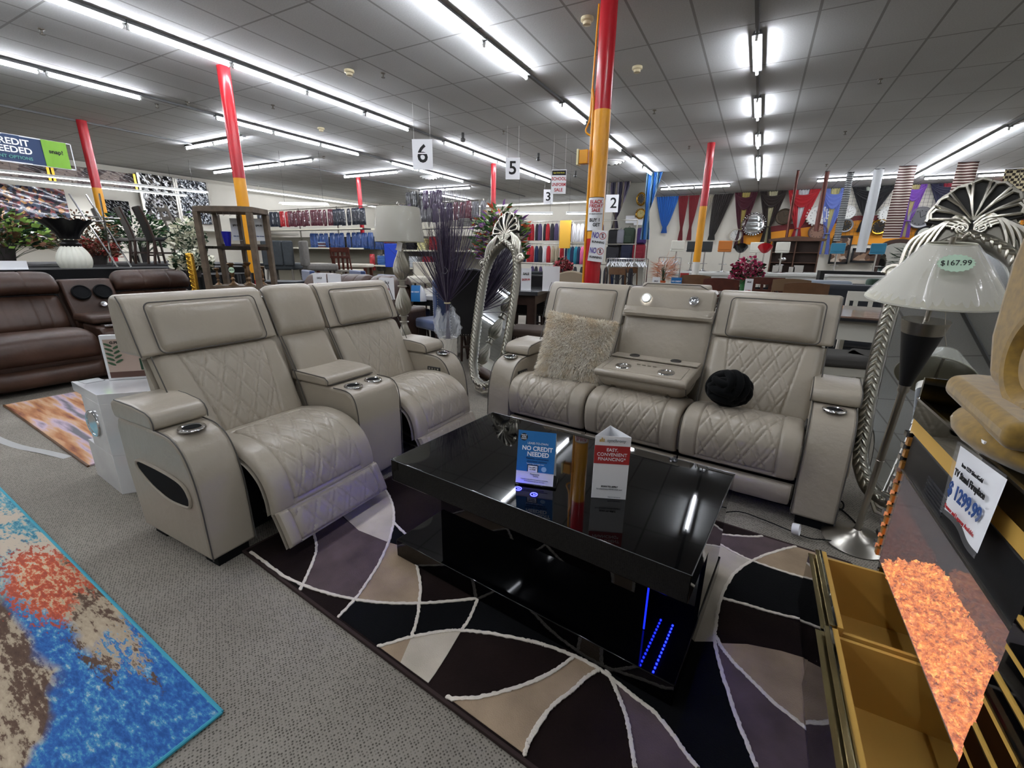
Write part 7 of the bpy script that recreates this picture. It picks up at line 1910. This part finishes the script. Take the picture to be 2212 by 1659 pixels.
clock((3.673, 21.300, 2.508), 0.27, GOLD, DKF, 'gold rimmed black clock under the black curtain')
clock((3.842, 21.300, 2.929), 0.26, WHF, WHF, 'white scalloped clock left of the violet curtain', style='scallop')
clock((4.766, 21.300, 2.798), 0.36, PEW, mat('pewter_dial', '#5a5a5c', 0.4), 'large pewter clock between violet and navy curtains')
clock((5.009, 21.300, 2.242), 0.28, mat('black_rim', '#1c1c1e', 0.3), MIRROR, 'black rimmed wall mirror under the pewter clock', 'wall_mirror')
clock((5.800, 21.300, 2.891), 0.32, WHF, WHF, 'white clock behind the shell of the carved mirror')
clock((6.735, 21.300, 2.461), 0.36, WHF, WHF, 'white pierced clock under the orange curtain', style='scallop')
clock((-4.047, 17.250, 3.338), 0.20, GOLD, DKF, 'oval gold and black plaque on the partition', 'wall_clock'); D.objects['wall_clock.011' if 'wall_clock.011' in D.objects else 'wall_clock'].name
for o in [q for q in D.objects if q.get('label') == 'oval gold and black plaque on the partition']: o.location = (-4.040, 17.220, 3.335); o.scale = (0.85, 1, 1.15); o['category'] = 'plaque'
clock((-4.017, 17.250, 2.838), 0.17, GOLD, mat('pale_gold', '#b8a86a', 0.4), 'small round gold plaque below the oval one', 'wall_clock', 'scallop')
for o in [q for q in D.objects if q.get('label') == 'small round gold plaque below the oval one']: o.location = (-4.010, 17.220, 2.836); o['category'] = 'plaque'
for i, lab in ((0, 'left paper notice pinned on the partition'), (1, 'right paper notice pinned on the partition')):
    p = ((-4.386, 17.250, 2.657), (-4.076, 17.250, 2.587))[i]
    o = MB().box((-0.16, -0.01, -0.13), (0.16, 0.01, 0.13)).build('paper_notice', PAPER, loc=p, smooth=False); tag(o, lab, 'notice')
def hutch():
    r = empty('wooden_hutch', (1.08, 19.3, 0), 0, 'brown wooden hutch under the scarlet curtain', 'cabinet')
    HW = mat('hutch_wood', '#5a3f30', 0.45, noise=(6, 0.2))
    MB().box((-0.78, -0.20, 0), (0.78, 0.25, 0.85)).build('base_cabinet', HW, r, smooth=False)
    MB().box((-0.74, 0.15, 0.85), (0.74, 0.25, 1.95)).build('rear_panel', mat('hutch_inside', '#3a2a22', 0.6), r, smooth=False)
    for x in (-0.74, -0.02, 0.70): MB().box((x, -0.1, 0.85), (x + 0.04, 0.2, 1.95)).build('upright', HW, r, smooth=False)
    for z in (1.2, 1.55): MB().box((-0.74, -0.08, z), (0.74, 0.2, z + 0.025)).build('shelf', HW, r, smooth=False)
    MB().prism([(-0.85, 1.95), (0.85, 1.95), (0.88, 2.02), (0, 2.12), (-0.88, 2.02)], -0.2, 0.25, 'y').build('cornice', HW, r, smooth=False)
    for i, (x, z, w_, h_) in enumerate(((-0.45, 0.87, 0.3, 0.24), (0.0, 0.87, 0.18, 0.2), (0.2, 0.87, 0.3, 0.26))):
        o = MB().box((-w_ / 2, -0.01, 0), (w_ / 2, 0.01, h_)).build('small_picture', mat('pale_print', '#b4b0a8', 0.5), loc=(1.08 + x, 19.12, z), smooth=False); tag(o, 'pale picture card standing in the hutch, %s from the left' % ('first', 'second', 'third')[i], 'picture')
    for i, z in enumerate((1.227,)):
        v = empty('silver_bowl', (0.75, 19.25, z), 0, 'crumpled silver ornament on the hutch shelf', 'ornament'); MB().sphere((0, 0, 0.1), (0.14, 0.1, 0.1), 9, 6).build('body', CHROME, v)
hutch()
def wall_frame(p, w_, h_, label, inner, y=21.3):
    r = empty('wall_frame', (p[0], y, p[2]), 0, label, 'picture')
    for a in (-1, 1):
        MB().box((a * w_ / 2 - .03, -.03, -h_ / 2), (a * w_ / 2 + .03, .03, h_ / 2)).build('frame_side', INK, r, smooth=False); MB().box((-w_ / 2 - .03, -.03, a * h_ / 2 - .04), (w_ / 2 + .03, .03, a * h_ / 2 + .04)).build('frame_rail', INK, r, smooth=False)
    MB().box((-w_ / 2, -.01, -h_ / 2), (w_ / 2, .01, h_ / 2)).build('picture_panel', inner, r, smooth=False)
AM = art_mat('cafe_print', [(0, '#2b201c'), (.4, '#5a4a42'), (.7, '#8c6a50'), (.9, '#c8b8a8')], 6)
wall_frame((2.659, 21.300, 1.695), 0.55, 0.95, 'black framed brown picture right of the hutch', AM)
wall_frame((3.445, 21.300, 1.503), 0.75, 0.45, 'black framed picture behind the teal stool', AM)
def arch_mirror():
    r = empty('arched_cabinet', (4.179, 20.342, 0.757), radians(-10), 'dark arched cabinet with mirror left of the carved mirror', 'cabinet'); r.location.z = 0
    pts = [(-0.55, 0), (0.55, 0), (0.55, 1.75)] + [(0.55 * cos(a), 1.75 + 0.30 * sin(a)) for a in [radians(q) for q in range(15, 180, 15)]] + [(-0.55, 1.75)]
    MB().prism(pts, -0.15, 0.2, 'y').build('body', WOODDK, r, smooth=False)
    MB().prism([(x * .78, 0.95 + (z - 0.95) * .88) for x, z in pts if z > 0] + [(-.43, .95), (.43, .95)][::1], -0.17, -0.151, 'y').build('mirror_pane', MIRROR, r, smooth=False)
arch_mirror()
# hanging sample strips
def strip_panel(p0, p1, w_, m, label, rz=0.0):
    r = empty('hanging_strip', (0, 0, 0), 0, label, 'hanging fabric'); a, b = Vector(p0), Vector(p1)
    x, y = a.x, a.y
    mb = MB(); mb.grid(lambda u, v: ((u - .5) * w_, 0.02 * sin(u * 9 + v * 5), b.z + (CEIL - 0.02 - b.z) * v), 8, 24)
    o = mb.build('fabric_strip', m, r, fix=False); r.location = (x, y, 0); r.rotation_euler = (0, 0, rz)
    MB().cyl((-w_ / 2, 0, CEIL - 0.02), (w_ / 2, 0, CEIL - 0.02), 0.01, n=6).build('top_rod', DARKPL, r)
S1 = striped('strip_brown', ('#4a2c26', '#d8d0c4', '#4a2c26', 14.0, 'z')); S2 = striped('strip_black', ('#1c1c1e', '#e0e0de', '#1c1c1e', 20.0, 'z')); S3 = mat('strip_white', '#c6c9cb', 0.5)
S4 = mat('strip_check', '#d8cda8', 0.6); nt, bb = nodes_of(S4); tc = nt.nodes.new('ShaderNodeTexCoord'); ck = nt.nodes.new('ShaderNodeTexChecker'); ck.inputs['Scale'].default_value = 14; ck.inputs['Color1'].default_value = lin('#d8cda8'); ck.inputs['Color2'].default_value = lin('#2e241e'); nt.links.new(tc.outputs['Object'], ck.inputs['Vector']); nt.links.new(ck.outputs['Color'], bb.inputs['Base Color'])
S5 = mat('strip_rust', '#6e4038', 0.6)
strip_panel((0.65, 16.71, 3.88), (0, 0, 1.99), 0.08, S5, 'thin rust coloured strip over the scarlet curtain, left', 0.2)
strip_panel((1.43, 17.22, 3.88), (0, 0, 2.18), 0.13, S5, 'rust coloured strip between scarlet and periwinkle curtains', 0.2)
strip_panel((2.06, 17.66, 3.88), (0, 0, 1.91), 0.19, S2, 'narrow black and white striped hanging strip', 0.2)
strip_panel((2.69, 17.37, 3.88), (0, 0, 1.57), 0.26, S3, 'plain white hanging strip over the black curtain', 0.2)
strip_panel((3.28, 17.10, 3.88), (0, 0, 1.96), 0.41, S1, 'brown and cream striped strip left of the violet curtain', 0.1)
strip_panel((4.53, 17.10, 3.88), (0, 0, 2.50), 0.45, S1, 'brown and cream striped strip over the navy curtain', 0.1)
strip_panel((6.16, 18.89, 3.88), (0, 0, 1.62), 0.65, S4, 'brown and cream checked strip at the right edge', 0.0)

# ------------------------------------------------------------------ white counter with bar stools
WC = mat('white_counter', '#cfd0cc', 0.35)
simple_table('white_counter', (-0.55, 15.9), 4.6, 1.6, 0.92, radians(26), 'long white display counter carrying the bar stools', WC, WC, th=0.07, legr=0.05, cat='counter')
simple_table('white_counter', (2.75, 17.75), 2.4, 1.5, 0.92, radians(20), 'white display counter carrying the teal stools at the right', WC, WC, th=0.07, legr=0.05, cat='counter')
CRM = mat('cream_leather', '#d2d0c4', 0.4); TEAL = mat('teal_velvet', '#1f6f8c', 0.6, sheen=0.5); ORL = mat('orange_leather', '#c27432', 0.4); REDG = mat('red_gloss', '#a8121e', 0.12); BLKG = mat('black_gloss', '#0c0c0e', 0.1); GRL = mat('charcoal_leather', '#2c3032', 0.4)
for p, rz, lab, m, st in (((-2.311, 15.140, 0.862), 3.4, 'white square backed bar stool, leftmost on the counter', CRM, 'b'), ((-1.952, 16.036, 0.848), 3.3, 'white seat bar stool with low charcoal back beside the far post', GRL, 'b'), ((-1.566, 16.010, 0.861), 3.3, 'charcoal bar stool right of the far post', GRL, 'b'),
                          ((-0.964, 15.398, 0.896), 3.2, 'orange backed bar stool in the middle of the counter', ORL, 'b'), ((-0.544, 15.914, 1.063), 3.2, 'glossy black bucket bar stool', BLKG, 'bucket'), ((-0.111, 16.842, 1.029), 3.1, 'cream quilted bar stool behind the black bucket stool', CRM, 'b'),
                          ((0.111, 15.779, 1.027), 3.1, 'glossy red bucket bar stool', REDG, 'bucket'), ((0.598, 16.638, 1.051), 3.1, 'cream quilted bar stool right of the red bucket stool', CRM, 'b'), ((2.15, 17.75, 0), 3.0, 'teal velvet bar stool under the periwinkle curtain', TEAL, 'b'), ((3.20, 18.0, 0), 3.0, 'teal velvet winged bar stool right of the white strip', TEAL, 'b')):
    bar_stool(p, 0.92, rz, lab, m, 'bar stools on the white counters', 'bucket' if st == 'bucket' else 'back')
# ------------------------------------------------------------------ dining groups behind the sofa
CB = 'crossback wooden chairs behind the sofa'
for p, rz, lab, wd, st in (((-2.927, 11.260, 0.839), 2.9, 'oak crossback chair near the white hangers, front one', WOODM, 'cross'), ((-2.989, 12.744, 0.783), 2.9, 'oak crossback chair near the white hangers, rear one', WOODM, 'cross'),
                           ((-0.794, 7.951, 0.960), 3.0, 'wide brown chair back above the folded middle seat', WOODM, 'cross'), ((-0.365, 6.997, 0.956), 3.0, 'dark red brown chair nearest the tray seat', WOODRD, 'cross'),
                           ((0.154, 7.741, 0.939), 3.1, 'reddish chair with square cut out back', WOODRD, 'slat'), ((0.420, 7.537, 0.962), 3.2, 'pale brown chair right of the square cut out chair', mat('pale_brown_wood', '#6e553c', 0.4), 'cross'), ((0.514, 6.534, 0.993), 3.2, 'dark brown crossback chair above the right headrest', WOODM, 'cross')):
    dining_chair(p, rz, lab, wd, wd, CB, style=st, top=1.09)
simple_table('dining_table', (-0.373, 8.669, 1.022)[:2], 1.5, 0.9, 0.76, radians(10), 'dark red wood dining table behind the sofa', WOODRD, WOODRD)
simple_table('dining_table', (-2.458, 9.646, 0.914)[:2], 1.2, 0.9, 0.74, radians(12), 'dark round cornered dining table right of the thick post', WOODDK, WOODDK)
simple_table('dining_table', (-3.074, 7.680, 0.964)[:2], 1.0, 0.7, 0.92, radians(12), 'black counter table carrying the coral pink flowers', INK, INK)
simple_table('dining_table', (0.473, 10.759, 0.976)[:2], 1.8, 1.0, 0.80, radians(8), 'black dining table with white cloth strip before the counter', BLKG, INK)
simple_table('glass_table', (2.052, 11.610, 1.000)[:2], 1.7, 1.0, 0.78, radians(5), 'white topped table with boxes right of the grey armchair', WC, INK)
def armchair(p, rz, m, label, top=1.03, w_=0.75):
    r = empty('armchair', (p[0], p[1], 0), rz, label, 'armchair')
    MB().box((-w_ / 2, -0.35, 0.12), (w_ / 2, 0.35, 0.46)).build('seat', m, r, bevel=0.05, bseg=3)
    MB().box((-w_ / 2, 0.25, 0.2), (w_ / 2, 0.42, top)).build('backrest', m, r, bevel=0.06, bseg=4)
    for a in (-1, 1): MB().box((a * w_ / 2 - 0.07, -0.33, 0.2), (a * w_ / 2 + 0.07, 0.35, 0.64)).build('armrest', m, r, bevel=0.05, bseg=3)
    for a in (-1, 1):
        for b in (-1, 1): MB().cyl((a * w_ * .4, b * .28, 0.13), (a * w_ * .4, b * .28, 0), 0.02, n=8).build('leg', INK, r)
armchair((0.950, 9.086, 0.864), 3.2, mat('pale_blue_velvet', '#8d98a4', 0.7, sheen=0.6), 'pale blue grey velvet armchair right of the crossback chairs')
armchair((1.163, 7.810, 0.949), 3.1, mat('midnight_velvet', '#10161f', 0.6, sheen=0.4), 'midnight blue roll back armchair behind the white slatted chair', w_=0.72)
armchair((1.970, 10.831, 0.923), 3.6, mat('forest_velvet', '#24402f', 0.7, sheen=0.6), 'forest green armchair at the right', w_=0.7)
armchair((2.668, 13.109, 0.967), 3.6, mat('forest_velvet', '#24402f', 0.7, sheen=0.6), 'forest green armchair behind the first green one', w_=0.7)
bs = empty('black_bench_table', (2.304, 14.663, 0.898), radians(5), 'black console table with open sides below the framed pictures', 'table'); bs.location.z = 0
MB().box((-0.85, -0.2, 0.98), (0.85, 0.2, 1.06)).build('top', INK, bs, smooth=False); 
for a in (-0.8, 0.8): MB().box((a - 0.05, -0.2, 0), (a + 0.05, 0.2, 0.98)).build('leg', INK, bs, smooth=False)
MB().box((-0.8, -0.18, 0.70), (0.8, 0.18, 0.74)).build('shelf', INK, bs, smooth=False)
# white counter table with slatted chair and grey stools at the right of the sofa
t = simple_table('counter_table', (1.20, 4.80), 1.40, 1.06, 0.92, radians(-7), 'counter height table with wood top and white base right of the sofa', mat('walnut_top', '#6a5347', 0.12, noise=(5, 0.25), coat=0.4), CREAMW, th=0.035, apron=0.16, legr=0.05)
MB().box((-0.72, -0.55, 0.885), (0.72, 0.55, 0.905)).build('dark_edge', INK, t, smooth=False)
dining_chair((1.15, 5.72), radians(-6), 'white slatted counter chair behind the wood topped table', CREAMW, GREYF, None, w_=0.56, top=1.02, seat_z=0.62, style='slat')
def grey_stool(p, label, rz=0.1):
    r = empty('backless_stool', (p[0], p[1], 0), rz, label, 'stool', 'grey cushioned counter stools')
    MB().box((-0.22, -0.17, 0.58), (0.22, 0.17, 0.67)).build('seat', mat('dark_grey_seat', '#4a4845', 0.8), r, bevel=0.03, bseg=3)
    MB().box((-0.20, -0.15, 0.52), (0.20, 0.15, 0.58)).build('apron', CREAMW, r, smooth=False)
    for a in (-1, 1):
        for b in (-1, 1): MB().tube([(a * .17, b * .12, 0.55), (a * .22, b * .17, 0)], 0.022, 4).build('leg', CREAMW, r)
    for b in (-1, 1): MB().cyl((-.20, b * .15, 0.2), (.20, b * .15, 0.2), 0.014, n=5).build('stretcher', CREAMW, r)
grey_stool((0.593, 4.093, 0.650), 'grey cushioned stool close behind the sofa arm', 0.15)
grey_stool((0.916, 4.169, 0.620), 'grey cushioned stool between the sofa and the carved mirror', -0.3)
c = card((-1.311, 6.996, 1.050), 0.11, 0.26, radians(8), 'tall white price card left of the peach reeds', (('SALE', 0.2, 0.03, INK), ('$ 599', 0.1, 0.03, RED))); c.location.z = 0.80
c2 = card((-0.068, 6.477, 1.044), 0.09, 0.22, radians(8), 'tall white price card in front of the hydrangeas', (('SALE', 0.18, 0.025, INK), ('$ 799', 0.07, 0.028, RED))); c2.location.z = 0.88
for q, z in ((c, 0.80), (c2, 0.88)): MB().cyl((0, 0, 0), (0, 0, -z), 0.012, n=6).build('post', STEEL, q)
c = card((-1.106, 7.573, 1.036), 0.16, 0.20, radians(10), 'blue and white promotional card behind the sofa', (('NO CREDIT', 0.14, 0.03, WHT),), m=BLUEC); c.location.z = 0.84; MB().cyl((0, 0, 0), (0, 0, -0.84), 0.012, n=6).build('post', STEEL, c)
c = card((-1.089, 8.283, 1.011), 0.14, 0.28, radians(10), 'red and white promotional card behind the sofa', (('EASY', 0.22, 0.03, RED),), m=PAPER); c.location.z = 0.84; MB().cyl((0, 0, 0), (0, 0, -0.84), 0.012, n=6).build('post', STEEL, c)
MB().box((-0.07, -0.006, 0.17), (0.07, -0.0045, 0.25)).build('red_band', REDC, c, smooth=False)
# far floor rug and tape at the left
rr = empty('striped_rug', (-3.62, 0.99, 0), radians(176), 'multicolour rug with orange and lilac diagonal streaks at the left', 'rug')
RM = mat('diagonal_rug', '#a07a60', 0.9); nt, bb = nodes_of(RM); tc = nt.nodes.new('ShaderNodeTexCoord'); mp = nt.nodes.new('ShaderNodeMapping'); mp.inputs['Rotation'].default_value = (0, 0, 0.9); mp.inputs['Scale'].default_value = (0.8, 7, 1); nt.links.new(tc.outputs['Object'], mp.inputs['Vector'])
n_ = nt.nodes.new('ShaderNodeTexNoise'); n_.inputs['Scale'].default_value = 1.3; n_.inputs['Detail'].default_value = 5; nt.links.new(mp.outputs['Vector'], n_.inputs['Vector']); r_ = nt.nodes.new('ShaderNodeValToRGB'); e = r_.color_ramp.elements
for _ in range(3): e.new(0.5)
for q, (p, c) in zip(e, ((0.34, '#6a3c3a'), (0.42, '#a8714a'), (0.50, '#c09a78'), (0.56, '#b9a4b4'), (0.66, '#6c6a70'))): q.position = p; q.color = lin(c)
nt.links.new(n_.outputs['Fac'], r_.inputs['Fac']); nt.links.new(r_.outputs['Color'], bb.inputs['Base Color'])
MB().box((0, -1.5, 0), (2.1, 0, 0.010)).build('rug_body', RM, rr, smooth=False)
MB().box((-0.01, 0, 0), (2.1, 0.012, 0.012)).build('rug_binding', WOODM, rr, smooth=False)
tp = MB().grid(lambda u, v: (-6.2 + 2.3 * u, 0.80 + 0.05 * sin(u * 7) + 0.05 * v + 0.12 * u, 0.003 + 0.002 * sin(u * 30)), 30, 1).build('floor_tape', mat('worn_tape', '#a5a4a2', 0.5), fix=False)
tag(tp, 'worn silvery tape line across the carpet at the left', 'tape')
